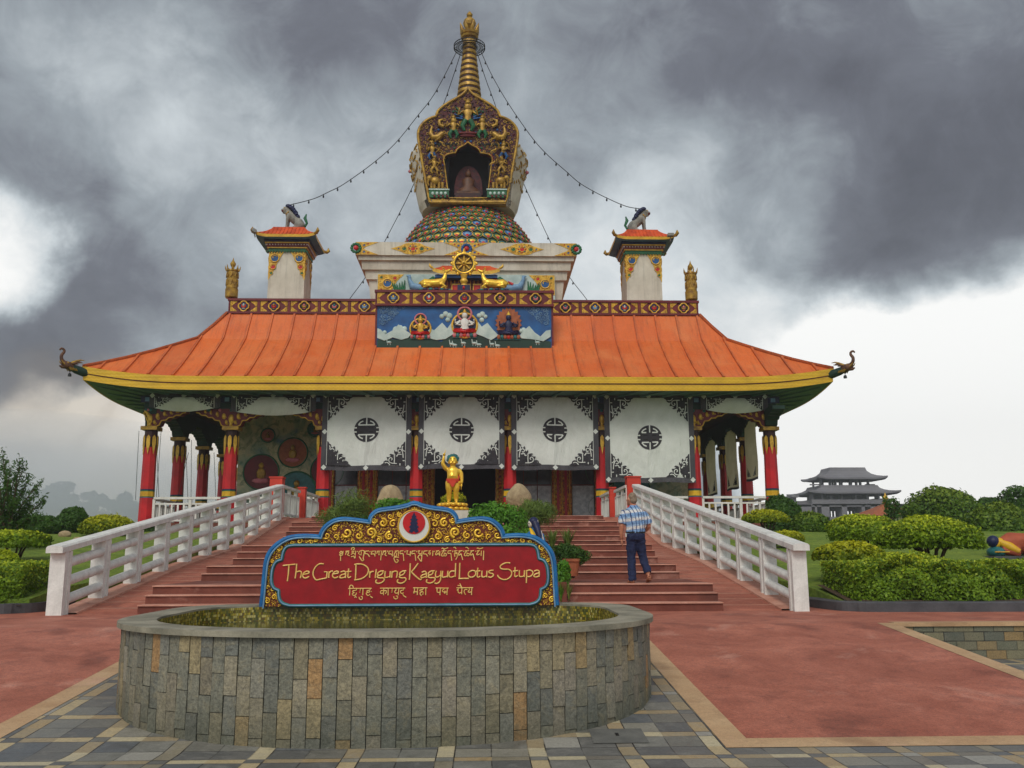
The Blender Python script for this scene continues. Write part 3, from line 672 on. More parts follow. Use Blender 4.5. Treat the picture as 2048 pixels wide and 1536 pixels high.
def ring_cap(po, pi_, z0, z1, name, mat, parent):
    b = MB(); n = len(po)
    vs = [(x, y, z1) for x, y in po] + [(x, y, z1) for x, y in pi_] + [(x, y, z0) for x, y in po] + [(x, y, z0) for x, y in pi_]
    for i in range(n):
        j = (i + 1) % n
        b.add([vs[i], vs[j], vs[n + j], vs[n + i]], [(0, 1, 2, 3)], 0)
        b.add([vs[2 * n + i], vs[2 * n + j], vs[j], vs[i]], [(0, 1, 2, 3)], 0, True)
        b.add([vs[n + i], vs[n + j], vs[3 * n + j], vs[3 * n + i]], [(0, 1, 2, 3)], 0, True)
        b.add([vs[2 * n + j], vs[2 * n + i], vs[3 * n + i], vs[3 * n + j]], [(0, 1, 2, 3)], 0)
    return b.build(name, mat, parent)
M['coping'] = pmat('weathered_coping', lin(156, 150, 132), lin(104, 102, 88), 2.4, rough=.75, bump=.5, bsc=40, grain=.35, gsc=70)
ring_cap(dshape(grow=-.012), dshape(grow=-.36), ZR - .048, ZR, 'coping', M['coping'], pool)
uvwall('mosaic_lining', dshape(grow=-.362), -.3, ZR - .02, M['mosaic'], pool, True)
m, t, pp = newmat('pond_water'); v = objvec(t)
t.links.new(mixc(t, noise(t, v, 3, 4), lin(92, 90, 36), lin(56, 58, 26)), pp.inputs['Base Color']); pp.inputs['Roughness'].default_value = .07; pp.inputs['IOR'].default_value = 1.33
bumpto(t, pp, noise(t, v, 26, 3, .5, .4), .10, .01); M['water'] = m
b = MB(); pts = dshape(grow=-.361); b.add([(x, y, .215) for x, y in pts], [list(range(len(pts)))]); st('water', b, M['water'])
q = at(820, 1256, Y=8.55)
b = MB(); b.lathe([(.105, -.05), (.11, 0), (.108, .03), (.09, .065), (.055, .09), (.02, .1), (.0, .101)], (q.x, 8.55, .22 + .05), 20, 0)
b.lathe([(.14, -.07), (.14, -.02), (.10, -.01)], (q.x, 8.55, .25), 20, 0)
tag(b.build('fountain_spout', M['spout'], None, Vector((q.x, 8.55, .2))), 'small teal dome shaped spout rising from the pool water', 'fountain spout')

# ------------------------------------------------------------------ name board on the pool's back rim
YS = 11.86
SC = (at(1112, 1100, Y=YS).x - at(528, 1100, Y=YS).x) / 584
sc0 = at(820, 1212, Y=YS); SX, SZ = sc0.x, sc0.z
SCZ = (at(820, 1006, Y=YS).z - SZ) / 206
def sp_(px, py): return (SX + (px - 820) * SC, SZ + (1212 - py) * SCZ)
def sgn(pts, o=(520, 1000), k=6.606): return [(o[0] + x / k, o[1] + y / k) for x, y in pts]
M['signback'] = pmat('brown_red_ground', lin(112, 52, 30), lin(80, 30, 24), 12, rough=.6)
board = thing('name_board', 'carved red and gold name board with blue scalloped border standing on the pool rim', 'sign', (SX, YS, SZ))
apx = 825.8
MR = (1112 - apx) / (apx - 527.5)               # the right half of the board is a touch narrower
def half(ptsL): return [(apx + (apx - x) * MR, y) for x, y in reversed(ptsL)]
oL = sgn([(45, 1400), (58, 1200), (70, 950), (85, 800), (125, 690), (200, 600), (300, 530), (400, 492), (560, 476), (700, 482), (780, 490)])
oL2 = sgn([(780, 490), (795, 430), (825, 375), (880, 320), (960, 272), (1060, 252), (1160, 255), (1300, 272), (1432, 292)])
oL3 = sgn([(1432, 292), (1440, 230), (1480, 175), (1540, 138), (1640, 120), (1760, 106), (1880, 82), (1950, 62), (1990, 40)])
outl = smooth(oL, 3)[:-1] + smooth(oL2, 3)[:-1] + smooth(oL3, 3)
outl[-1] = (apx, outl[-1][1])
outer = outl + half(outl)[1:]
iL = sgn([(1990, 600), (450, 600), (370, 612), (325, 650), (302, 715), (292, 790)]); iL2 = sgn([(292, 790), (225, 815), (185, 880), (168, 980), (172, 1090), (205, 1160), (268, 1190)]); iL3 = sgn([(268, 1190), (272, 1250), (288, 1315), (335, 1362), (420, 1388), (1990, 1388)])
inl = [(apx, iL[0][1])] + iL[1:2] + smooth(iL[1:], 3)[1:-1] + smooth(iL2, 3)[:-1] + smooth(iL3[:-1], 3) + [(apx, iL3[-1][1])]
inner = inl + half(inl)[1:-1]
W2 = lambda pts: [sp_(*q) for q in pts]
b = MB(); b.prism(W2(outer), YS + .02, YS + .16, 0); b.build('back_panel', M['signback'], board)
b = MB(); b.prism(W2(inner), YS - .012, YS + .02, 0); b.build('red_panel', M['signred'], board)
b = MB(); b.tube([(x, YS + .01, z) for x, z in W2(outer)], .030, 6, 0); b.tube([(x, YS - .012, z) for x, z in W2([(q[0] * .985 + 820 * .015, q[1] + 3.2) for q in outer])], .012, 5, 1)
b.build('scalloped_border', [M['skyblue'], M['ltblue']], board)
ic = W2(inner); b = MB(); b.tube([(x, YS - .008, z) for x, z in ic + ic[:1]], .026, 6, 0); b.tube([(x, YS - .03, z) for x, z in ic + ic[:1]], .010, 5, 1); b.build('inner_frame', [M['teal'], M['ltblue']], board)
def pip(p, poly):
    x, y = p; c = False; n = len(poly)
    for i in range(n):
        x1, y1 = poly[i]; x2, y2 = poly[(i + 1) % n]
        if (y1 > y) != (y2 > y) and x < (x2 - x1) * (y - y1) / (y2 - y1 + 1e-12) + x1: c = not c
    return c
def dpoly(p, poly):
    d = 1e9; n = len(poly); px, py = p
    for i in range(n):
        (x1, y1), (x2, y2) = poly[i], poly[(i + 1) % n]; dx, dy = x2 - x1, y2 - y1; l = dx * dx + dy * dy
        u = 0 if l == 0 else max(0, min(1, ((px - x1) * dx + (py - y1) * dy) / l))
        d = min(d, math.hypot(px - x1 - u * dx, py - y1 - u * dy))
    return d
def pack(poly, holes, rmin, rmax, tries, seed, first=()):          # fits curls of many sizes into an outline
    r = random.Random(seed); xs = [q[0] for q in poly]; ys = [q[1] for q in poly]; out = list(first)
    for k in range(tries):
        p = (r.uniform(min(xs), max(xs)), r.uniform(min(ys), max(ys)))
        if not pip(p, poly) or any(pip(p, h) for h in holes): continue
        d = min([dpoly(p, poly)] + [dpoly(p, h) for h in holes])
        for (a, c, rr) in out:
            d = min(d, math.hypot(p[0] - a, p[1] - c) - rr)
            if d < rmin * .8: break
        if d < rmin * .8: continue
        out.append((p[0], p[1], min(d * 1.0, rmax)))
    return out
def curls(mb, circ, y, mirror=None, th=.24, m=0, seed=3, mnav=None, navmin=9, fn=None, mratio=1.0):
    r = random.Random(seed)
    for (a, c, rr) in circ:
        d = r.choice((-1, 1)); a0 = r.uniform(0, 6.28); tn = r.uniform(1.1, 1.6) if rr > .03 else .95
        for mx in ((None, mirror) if mirror is not None else (None,)):
            cx, aa, dd = (a, a0, d) if mx is None else (mx + (mx - a) * mratio, PI - a0, -d)
            scroll(mb, cx, c, y, rr * .92, tn, aa, dd, th, m, fn=fn)
            if mnav is not None and rr > navmin: scroll(mb, cx, c, y - rr * .1, rr * .74, tn * .8, aa + .55 * dd, dd, .07, mnav, fn=fn)
big = [(q[0], q[1], r / 6.606) for q, r in zip(sgn([(1605, 305), (1740, 318), (1130, 435), (1288, 475), (1450, 435), (1690, 482), (985, 490)]), (66, 56, 74, 58, 78, 62, 44))]
emb = [(826 + 32 * math.cos(t * PI / 12), 1053 + 32 * math.sin(t * PI / 12)) for t in range(24)]
halfreg = outl + [(apx, iL[0][1])]
regL = [q for q in outl] + [(apx, inl[0][1])] + [q for q in inl[1:]] 
circ = pack([q for q in outl] + [(apx, 1212)], [inner, emb], 1.35, 7.0, 16000, 5, big)
circ = [(sp_(a, c)[0], sp_(a, c)[1], r * SC) for a, c, r in circ if a < apx]
b = MB(); curls(b, circ, YS + .012, mirror=sp_(apx, 0)[0], th=.32, m=0, seed=4, mnav=1, navmin=.045, mratio=MR)
b.build('scrollwork', [M['bright_gold'], M['navy']], board)
ex, ez = sp_(826, 1053)
b = MB(); disc = lambda cx, cz, r, n=36: [(cx + r * math.cos(2 * PI * i / n), cz + r * math.sin(2 * PI * i / n)) for i in range(n)]
b.prism(disc(ex, ez, 30 * SC), YS - .05, YS + .02, 0); b.prism(disc(ex, ez + 6.5 * SC, 22.5 * SC), YS - .058, YS - .05, 1)
b.tube([(x, YS - .045, z) for x, z in disc(ex, ez, 31.5 * SC) + disc(ex, ez, 31.5 * SC)[:1]], .013, 5, 2)
tw = [(826, 1025), (829, 1032), (831, 1033), (830, 1037), (834, 1040), (831, 1043), (834, 1047), (832, 1050), (836, 1055), (833, 1058), (836, 1064), (830, 1067), (826, 1063), (822, 1067), (816, 1064), (819, 1058), (816, 1055), (820, 1050), (818, 1047), (821, 1043), (818, 1040), (822, 1037), (821, 1033), (823, 1032)]
b.prism(W2(tw), YS - .064, YS - .058, 3)
b.build('moon_emblem', [M['white'], M['red'], M['gold'], M['navy']], board)
# hand cut lettering
A_ = ((560, 1115), 12.047); B_ = ((700, 1115), 12.047); C_ = ((810, 1115), 12.047); D_ = ((960, 1115), 14.63); E_ = ((660, 1080), 12.8); F_ = ((810, 1080), 12.047); G_ = ((690, 1160), 14.63); H_ = ((810, 1160), 13.653)
LET = {'english': (
 (A_, [[(85,195),(230,180),(380,165)],[(228,185),(222,400),(205,565)],[(412,150),(405,330),(388,500)],[(410,350),(490,330),(530,360),(525,440),(510,495)],[(575,410),(690,385),(715,350),(660,330),(590,370),(565,440),(600,490),(660,490),(720,455)],[(1055,160),(960,155),(880,210),(820,310),(810,410),(840,490),(890,540),(960,530),(1060,510),(1135,495)],[(1135,495),(1140,345),(1070,350)],[(1190,335),(1185,490)],[(1190,390),(1230,335),(1280,330)],[(1290,400),(1400,380),(1410,345),(1350,335),(1290,380),(1275,450),(1310,490),(1360,490),(1410,465)],[(1465,355),(1530,335),(1575,350),(1585,420),(1580,495)],[(1580,400),(1490,420),(1445,470),(1470,495),(1530,490),(1580,470)],[(1655,270),(1645,400),(1640,470),(1670,490),(1715,460)],[(1600,350),(1720,340)]]),
 (B_, [[(100,180),(160,165),(280,170),(370,210),(430,270),(440,340),(410,420),(330,490),(230,530),(110,545)],[(140,170),(140,350),(135,540)],[(478,330),(472,490)],[(478,390),(520,345),(565,345)],[(630,290),(618,400),(608,500)],[(810,335),(740,335),(680,370),(660,410),(690,440),(750,420),(790,370),(770,335)],[(680,440),(655,480),(720,500),(800,500),(825,540),(780,600),(690,630),(630,610),(625,570),(645,540)],[(845,335),(835,450),(850,490),(920,480),(955,460)],[(965,335),(958,490)],[(1010,335),(1000,495)],[(1010,370),(1070,340),(1125,350),(1130,420),(1115,495)],[(1345,335),(1270,335),(1210,370),(1185,410),(1215,440),(1270,420),(1310,370),(1290,335)],[(1210,440),(1180,480),(1240,500),(1320,500),(1345,540),(1300,600),(1220,630),(1150,610),(1135,570),(1160,535)],[(1440,150),(1435,350),(1425,545)],[(1630,150),(1560,250),(1470,360)],[(1470,360),(1560,450),(1680,545),(1715,520)],[(1720,370),(1780,345),(1820,370),(1830,450),(1825,500)],[(1825,410),(1740,430),(1695,480),(1730,500),(1820,470)]]),
 (C_, [[(700,335),(620,340),(565,375),(550,410),(580,435),(630,420),(665,375),(650,340)],[(570,440),(545,480),(610,500),(690,500),(715,540),(670,600),(590,630),(520,610),(510,570),(530,540)],[(745,335),(725,400),(730,480),(790,480),(840,440)],[(850,335),(850,500),(825,590),(760,640),(700,625)],[(895,335),(885,450),(900,490),(970,480),(1010,460)],[(1020,335),(1012,490)],[(1180,345),(1100,345),(1050,400),(1055,470),(1110,490),(1180,460)],[(1205,150),(1200,330),(1195,480)],[(1305,145),(1300,350),(1295,520)],[(1275,525),(1400,520),(1525,520)],[(1600,330),(1530,370),(1510,430),(1540,485),(1610,490),(1670,450),(1690,390),(1660,340),(1600,330)],[(1740,265),(1730,400),(1725,470),(1750,495),(1800,465)],[(1690,350),(1800,340)],[(1840,335),(1835,450),(1855,490),(1910,480),(1945,460)],[(1960,335),(1952,495)]]),
 (D_, [[(375,400),(310,400),(240,430),(260,475),(340,495),(375,530),(340,585),(270,605),(220,580)],[(865,190),(760,180),(650,215),(575,280),(590,345),(680,370),(800,370),(880,410),(910,490),(870,590),(780,655),(680,670),(580,640),(510,580),(495,530)],[(1010,305),(1000,450),(1000,570),(1030,590),(1085,550)],[(940,430),(1090,410)],[(1135,400),(1130,540),(1150,585),(1230,580),(1275,550)],[(1285,400),(1275,595)],[(1345,400),(1345,560),(1335,770)],[(1345,420),(1430,395),(1510,430),(1530,490),(1480,565),(1400,590),(1350,570)],[(1570,430),(1650,400),(1710,430),(1715,500),(1710,590)],[(1710,480),(1610,510),(1555,560),(1590,600),(1670,590),(1710,560)]])),
 'tibetan': (
 (E_, [[(235,345),(270,295),(300,330),(250,370),(240,400),(310,395)],[(325,285),(310,395)],[(265,410),(265,540)],[(385,300),(480,290)],[(440,300),(400,330),(390,390)],[(440,300),(470,340),(440,385),(495,415)],[(535,265),(545,215),(600,210),(610,250),(570,260)],[(540,295),(640,290),(630,480)],[(545,330),(600,310)],[(530,380),(590,345),(630,380)],[(530,440),(590,420),(625,475)],[(690,290),(680,315)],[(725,370),(740,300),(860,290),(840,470),(855,510),(820,545),(780,500),(735,430)],[(790,300),(790,400),(740,380)],[(885,300),(980,290)],[(890,300),(885,360),(950,370),(1000,440)],[(1015,290),(1005,320)],[(1045,300),(1145,290),(1135,430)],[(1060,310),(1040,375),(1100,365),(1135,400)],[(1180,300),(1300,290),(1285,530)],[(1210,300),(1180,360)],[(1240,300),(1240,400)],[(1330,300),(1420,290)],[(1390,300),(1345,330),(1330,395)],[(1390,300),(1415,340),(1390,385),(1435,420)],[(1465,285),(1450,320)],[(1490,300),(1585,290),(1580,430)],[(1500,310),(1485,370),(1545,370),(1580,410)],[(1640,300),(1735,290)],[(1690,300),(1640,350),(1625,420),(1680,430),(1690,340)],[(1735,300),(1735,430)],[(1620,460),(1690,450),(1750,460)],[(1620,470),(1650,560),(1700,590),(1735,540),(1690,510)],[(1770,300),(1860,290)],[(1780,300),(1780,370),(1850,365),(1875,545)],[(1910,290),(1895,330)]]),
 (F_, [[(15,280),(60,275)],[(40,280),(25,350),(100,370)],[(115,275),(110,400)],[(145,285),(235,275)],[(155,285),(150,350),(220,345),(245,510)],[(270,275),(260,305)],[(290,285),(345,275)],[(330,280),(300,330),(370,345)],[(395,270),(385,480),(375,530),(310,450),(295,430),(340,370),(385,400)],[(430,285),(525,275)],[(440,285),(430,350),(490,355),(530,410)],[(545,285),(600,275)],[(580,285),(545,345),(600,350)],[(600,310),(580,380)],[(655,270),(650,400)],[(690,275),(680,305)],[(720,285),(800,275)],[(760,280),(720,350),(740,380),(790,320)],[(820,280),(820,400)],[(770,340),(810,370)],[(865,230),(890,210),(930,235),(1020,200)],[(925,235),(910,275)],[(860,285),(980,275)],[(920,280),(870,350),(870,400),(920,395),(925,330)],[(925,330),(975,350),(970,400),(930,400)],[(1015,285),(1095,275)],[(1020,285),(1020,345),(1085,345),(1110,515)],[(1140,275),(1125,310)],[(1150,200),(1180,190),(1215,235)],[(1165,285),(1245,275)],[(1210,280),(1175,310),(1240,330)],[(1160,350),(1250,345)],[(1175,360),(1185,420)],[(1240,360),(1245,420),(1205,490)],[(1270,285),(1365,275)],[(1320,280),(1275,340),(1280,395),(1330,350),(1345,400),(1375,495)],[(1400,275),(1390,305)],[(1440,200),(1470,190),(1520,240)],[(1420,285),(1530,275)],[(1475,280),(1420,345),(1420,395),(1470,390),(1475,320)],[(1475,340),(1530,350),(1520,400),(1480,395)],[(1555,285),(1645,275)],[(1600,280),(1560,340),(1565,395),(1615,350),(1630,400),(1660,500)],[(1690,275),(1685,300)],[(1715,230),(1740,210),(1780,235),(1865,205)],[(1715,285),(1790,275)],[(1760,280),(1715,350),(1725,380),(1790,350)],[(1825,275),(1815,400)],[(1880,275),(1872,500)]])),
 'devanagari': (
 (G_, [[(110,250),(790,245)],[(1030,245),(1760,245)],[(160,250),(155,445)],[(160,245),(150,190),(185,155),(235,170),(262,240)],[(350,250),(345,300),(260,310),(240,340),(290,370),(235,390),(250,440),(310,450),(350,400),(340,370)],[(295,510),(325,480),(360,510)],[(462,250),(455,380),(430,350)],[(540,250),(535,440)],[(430,490),(440,540),(490,570),(525,540),(520,490),(480,480)],[(745,250),(735,300),(660,310),(655,345),(710,360),(740,330)],[(700,365),(635,385),(650,430),(700,455),(745,410)],[(770,345),(785,330)],[(745,470),(820,520)],[(1140,250),(1130,445)],[(1135,330),(1080,310),(1045,350),(1060,400),(1130,380)],[(1140,330),(1200,310),(1215,360),(1190,410)],[(1268,250),(1265,450)],[(1385,250),(1380,380),(1355,355)],[(1490,250),(1490,310),(1460,330),(1470,385),(1530,390),(1560,370)],[(1575,250),(1560,445)],[(1430,480),(1440,530),(1500,560),(1545,520),(1530,475),(1495,475)],[(1715,250),(1710,300),(1640,315),(1625,350),(1650,400),(1700,395),(1700,360)],[(1690,420),(1720,470),(1790,510)]]),
 (H_, [[(215,225),(605,225)],[(830,230),(1180,235)],[(1390,230),(1845,225)],[(255,230),(250,370),(235,330),(330,335)],[(340,225),(332,415)],[(490,230),(480,270),(405,280),(410,310),(480,320),(410,360),(420,410),(450,430)],[(495,330),(490,400),(460,390)],[(562,230),(560,415)],[(870,235),(865,310),(885,350),(950,340)],[(955,230),(945,420)],[(1060,240),(1050,270),(1010,290),(1020,330),(1060,340)],[(1075,300),(1085,380),(1060,350),(1130,340)],[(1145,235),(1135,415)],[(1400,290),(1440,280)],[(1440,240),(1435,330),(1470,370),(1530,350)],[(1540,230),(1535,400)],[(1480,110),(1500,150),(1540,225)],[(1425,165),(1490,170),(1535,225)],[(1690,270),(1620,280),(1600,340),(1640,415)],[(1735,240),(1745,290),(1710,315),(1725,350),(1800,340)],[(1810,230),(1800,420)]]))}
for nm, rr in (('english', .0092), ('tibetan', .0068), ('devanagari', .0066)):
    b = MB()
    for (o, k), strokes in LET[nm]:
        for stv in strokes:
            P = smooth(stv, 3) if len(stv) > 3 else stv
            b.tube([(SX + (o[0] + x / k - 820) * SC, YS - .018, SZ + (1212 - o[1] - y / k) * SCZ) for x, y in P], rr, 6, 0)
    b.build('lettering', M['cream'], board)

# ------------------------------------------------------------------ the temple: platform, hall, colonnade, roof
TY = 41.3                                     # front row of columns
temple = thing('temple', 'large temple with an orange seamed hip roof, red columns and a gold eave band', 'temple', (AX, 44.0, ZT))
CX = [-13.85, -10.3, -6.2, -2.08, 2.08, 6.2, 10.35, 13.85]
SIDEY = [TY + 3.95 * k for k in range(1, 6)]
b = MB(); b.b2(AX - 15.2, AX + 15.2, 39.9, 64, -.7, ZT - .02, 0); b.b2(AX - 15.25, AX + 15.25, 39.86, 64, ZT - .2, ZT, 1)
b.build('platform', [M['grey'], M['step']], temple)
M['mural'] = None
def mural():
    m, t, p = newmat('painted_wall'); v = objvec(t)
    f = noise(t, v, .55, 5, .6, .8); f2 = noise(t, v, 2.4, 6, .65, 1.2)
    c = ramp(t, f, [(.30, lin(50, 100, 128)), (.42, lin(130, 150, 124)), (.52, lin(190, 180, 140)), (.62, lin(104, 132, 96)), (.72, lin(160, 134, 96))])
    c = mixc(t, mrange(t, f2, .5, .62, 0, .6), c, lin(60, 98, 72)); c = mixc(t, mrange(t, f2, .42, .3, 0, .6), c, lin(196, 164, 120))
    t.links.new(c, p.inputs['Base Color']); p.inputs['Roughness'].default_value = .7; bumpto(t, p, f2, .6, .04); return m
M['mural'] = mural()
HY, HX = 45.6, 11.1                           # front wall of the hall and its half width
ZC = 7.95                                     # underside of the eaves
b = MB(); DX = 1.48
for x0, x1 in ((-HX, -DX), (DX, HX)): b.b2(AX + x0, AX + x1, HY, HY + .3, ZT, ZC, 0)
b.b2(AX - DX, AX + DX, HY, HY + .3, ZT + 3.2, ZC, 0)
for s in (-1, 1): b.b2(AX + s * HX, AX + s * (HX - .3), HY + .3, 62, ZT, ZC, 0)
b.build('hall_wall', M['mural'], temple)
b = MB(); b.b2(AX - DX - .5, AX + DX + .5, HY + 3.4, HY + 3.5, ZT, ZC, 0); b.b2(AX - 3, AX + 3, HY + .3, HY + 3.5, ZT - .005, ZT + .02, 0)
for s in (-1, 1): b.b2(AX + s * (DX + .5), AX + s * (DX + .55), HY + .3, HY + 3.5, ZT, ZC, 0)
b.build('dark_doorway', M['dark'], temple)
for s in (-1, 1):                              # carved posts and glazed bays of the entrance front
    for x, wd in ((1.82, .66), (4.75, .95), (6.55, .36)):
        pb = MB(); y = HY - .16
        pb.b2(AX + s * (x - wd / 2), AX + s * (x + wd / 2), y, HY + .02, ZT, ZT + 3.3, 0)
        n = 5 if wd > .5 else 3
        for k in range(n):
            xx = x - wd / 2 + wd * (k + .5) / n
            if k % 2 == 0: pb.tube([(AX + s * xx, y - .02, ZT + .05), (AX + s * xx, y - .02, ZT + 3.25)], .026, 5, 2)
            elif wd > .9 and k in (1, 3) or wd < .5: pb.b2(AX + s * (xx - .06), AX + s * (xx + .06), y - .012, y, ZT + .1, ZT + 3.2, 1)
        for k in range(13):
            pb.ell((AX + s * (x - wd * .32), y - .03, ZT + .15 + k * .25), (.05, .03, .1), 2, 6, 5)
        pb.build('door_post', [M['carve'], M['red'], M['gold']], temple)
    for x0, x1 in ((2.2, 4.22), (5.28, 6.32)):
        wb = MB(); wb.b2(AX + s * x0, AX + s * x1, HY - .06, HY - .02, ZT + 2.0, ZT + 3.2, 0); wb.b2(AX + s * x0, AX + s * x1, HY - .065, HY - .02, ZT + .12, ZT + 1.95, 1)
        wb.b2(AX + s * x0, AX + s * x1, HY - .09, HY - .01, ZT + 1.94, ZT + 2.0, 2); wb.b2(AX + s * x0, AX + s * x1, HY - .09, HY - .01, ZT + .0, ZT + .12, 2)
        for k in (1, 2) if x1 - x0 > 1.5 else (): wb.b2(AX + s * (x0 + k * (x1 - x0) / 3 - .02), AX + s * (x0 + k * (x1 - x0) / 3 + .02), HY - .085, HY - .02, ZT + .12, ZT + 3.2, 2)
        wb.build('window', [M['glass'], M['frost'], M['maroon']], temple)
    wb = MB(); wb.b2(AX + s * 6.85, AX + s * 9.6, HY - .04, HY + .0, ZT, ZT + 1.05, 0); wb.build('wall_dado', M['white'], temple)
# roundels painted on the side walls of the front
for s in (-1, 1):
    for (dx, z, r, a) in ((-9.95, 4.95, .86, 0), (-8.45, 5.9, .72, 1), (-8.2, 4.05, .92, 2), (-6.75, 5.0, .8, 0), (-9.7, 6.75, .34, 1), (-7.4, 7.05, .36, 2), (-6.6, 3.2, .55, 2)):
        if s > 0 and dx < -9: continue
        rb = MB(); x = AX - s * dx * -1 if s < 0 else AX - dx
        x = AX + dx if s < 0 else AX - dx
        rb.prism([(x + r * math.cos(2 * PI * i / 28), z + r * math.sin(2 * PI * i / 28)) for i in range(28)], HY - .03, HY + .01, 0)
        rb.tube([(x + r * math.cos(2 * PI * i / 28), HY - .03, z + r * math.sin(2 * PI * i / 28)) for i in range(29)], .04, 5, 1)
        rb.ell((x, HY - .03, z - .1 * r), (.28 * r, .06, .34 * r), 2, 8, 6); rb.ell((x, HY - .05, z + .36 * r), (.16 * r, .06, .18 * r), 2, 8, 6)
        rb.ell((x, HY - .03, z - .5 * r), (.52 * r, .05, .16 * r), 3, 8, 5)
        rb.build('roundel', [M['maroon'] if a == 0 else (M['teal'] if a == 2 else M['terracotta']), M['green'], M['oldgold'], M['pink']], temple)
    lb = MB(); lb.b2(AX + s * 9.9, AX + s * 9.3, HY - .05, HY - .01, ZT, ZT + .9, 0)

# columns: octagonal shaft, painted bands, capital with spreading bracket
BR = [(-1.55, .78), (-1.55, .62), (-1.42, .60), (-1.3, .5), (-1.12, .5), (-1.0, .40), (-.82, .40), (-.7, .28), (-.5, .26), (-.42, .06), (-.3, 0)]
def column(x, y, side, brk='x', lo=1.0, hi=1.0):
    c = MB(); z0 = ZT; r0, r1 = .30, .255
    def oc(r, z): return [(x + r * math.cos(PI / 8 + PI / 4 * i) * 1.06, y + r * math.sin(PI / 8 + PI / 4 * i) * 1.06, z) for i in range(8)]
    zz = [0, 1.12, 1.14, 1.18, 1.40, 1.44, 1.50, 3.35, 4.02, 4.12]
    mi = [0, 1, 2, 3, 2, 4, 0, 5, 5]
    V = []
    for z in zz: V += oc(r0 + (r1 - r0) * z / 4.1, z0 + z)
    for k in range(len(zz) - 1): c.add(V[k * 8:(k + 2) * 8], [(i, (i + 1) % 8, (i + 1) % 8 + 8, i + 8) for i in range(8)], mi[k])
    o = c.build('column', [M['red'], M['blue'], M['green'], M['yellow'], M['navy'], M['darkmaroon']], temple)
    g = MB()                                    # hanging gilt leaves under the capital
    for i in range(8):
        a = PI / 4 * i; r = .30; cxx, cyy = x + r * math.cos(a), y + r * math.sin(a); tx, ty = -math.sin(a), math.cos(a)
        lf = [(-.075, 3.78), (-.085, 3.5), (-.05, 3.28), (0, 3.02), (.05, 3.28), (.085, 3.5), (.075, 3.78), (0, 3.88)]
        q = [(cxx + tx * u, cyy + ty * u, z0 + v) for u, v in lf] ; q2 = [(p[0] + .02 * math.cos(a), p[1] + .02 * math.sin(a), p[2]) for p in q]
        g.add(q2, [list(range(8))], 0); g.add(q + q2, [(k, (k + 1) % 8, (k + 1) % 8 + 8, k + 8) for k in range(8)], 0)
    g.build('gilt_leaf_collar', M['gold'], o)
    k = MB(); k.b2(x - .36, x + .36, y - .36, y + .36, z0 + 4.1, z0 + 4.26, 1)
    for dr in brk:
        pts = [(u * (lo if u < 0 else hi), v) for u, v in BR + [(-u, v) for u, v in reversed(BR)]]
        if dr == 'x': k.prism([(x + u, z0 + 4.26 + v) for u, v in pts], y - .27, y + .27, 0)
        else:
            n = len(pts); a = [(x - .27, y + u, z0 + 4.262 + v) for u, v in pts]; bb = [(x + .27, y + u, z0 + 4.262 + v) for u, v in pts]
            k.add(a + bb, [list(range(n)), list(range(2 * n - 1, n - 1, -1))] + [(i, (i + 1) % n, (i + 1) % n + n, i + n) for i in range(n)], 3)
    if 'x' in brk:                               # gilt carving on the front face
        rr = random.Random(int(x * 100)); yy = y - .28
        for u, v, r in ((0, .34, .2), (-.32, .45, .14), (.32, .45, .14), (-.62, .55, .11), (.62, .55, .11), (-.9, .62, .09), (.9, .62, .09), (-1.15, .66, .08), (1.15, .66, .08), (0, .08, .12), (-.2, .18, .1), (.2, .18, .1)):
            u *= (lo if u < 0 else hi)
            k.ell((x + u, yy, z0 + 4.26 + v), (r * .62, .06, r), 2, 7, 5); scroll(k, x + u * 1.02 + .05, z0 + 4.26 + v - r * .6, yy - .02, r * .55, 1.2, rr.uniform(0, 6), 1, .26, 2)
        for u, mm in ((-1.0, 4), (-.5, 5), (.5, 4), (1.0, 5), (0, 4)): k.ell((x + u * (lo if u < 0 else hi), yy, z0 + 4.98), (.085, .06, .07), mm, 7, 5)
        edge = [(x + u * (lo if u < 0 else hi), yy, z0 + 4.25 + v) for u, v in BR + [(-u, v) for u, v in reversed(BR)]][1:-1]
        k.tube(edge, .03, 5, 2)
    k.build('capital', [M['maroon'], M['oldgold'], M['gold'], M['dkgreen'], M['teal'], M['pink']], o)
    return o
for i, x in enumerate(CX):
    end = i in (0, 7)
    column(AX + x, TY, 0, 'xy' if end else 'x', .2 if i == 0 else 1, .2 if i == 7 else 1)
for s in (-1, 1):
    for y in SIDEY: column(AX + s * 13.85, y, s, 'y')
# painted beams over the columns, and the porch ceiling
b = MB(); zb = ZT + 5.03
b.b2(AX - 14.15, AX + 14.15, TY - .25, TY + .25, zb, ZC, 0)
for s in (-1, 1): b.b2(AX + s * 13.6, AX + s * 14.1, TY + .25, 62, zb, ZC, 0)
b.b2(AX - 14.3, AX + 14.3, TY - .33, TY + .5, ZC - .3, ZC - .02, 1)
for k in range(-28, 29): b.b2(AX + k * .5 - .1, AX + k * .5 + .1, TY - .36, TY - .33, ZC - .26, ZC - .08, 2)
b.build('beam', [M['dkgreen'], M['navy'], M['ltblue']], temple)
b = MB(); b.b2(AX - 13.6, AX + 13.6, TY + .25, HY, ZC - .12, ZC - .02, 0)
for s in (-1, 1): b.b2(AX + s * HX, AX + s * 13.6, HY, 62, ZC - .12, ZC - .02, 0)
for y in SIDEY[:4]:
    for s in (-1, 1): b.b2(AX + s * HX, AX + s * 13.6, y - .2, y + .2, zb + .5, ZC - .12, 0)
b.build('porch_ceiling', M['darkmaroon'], temple)

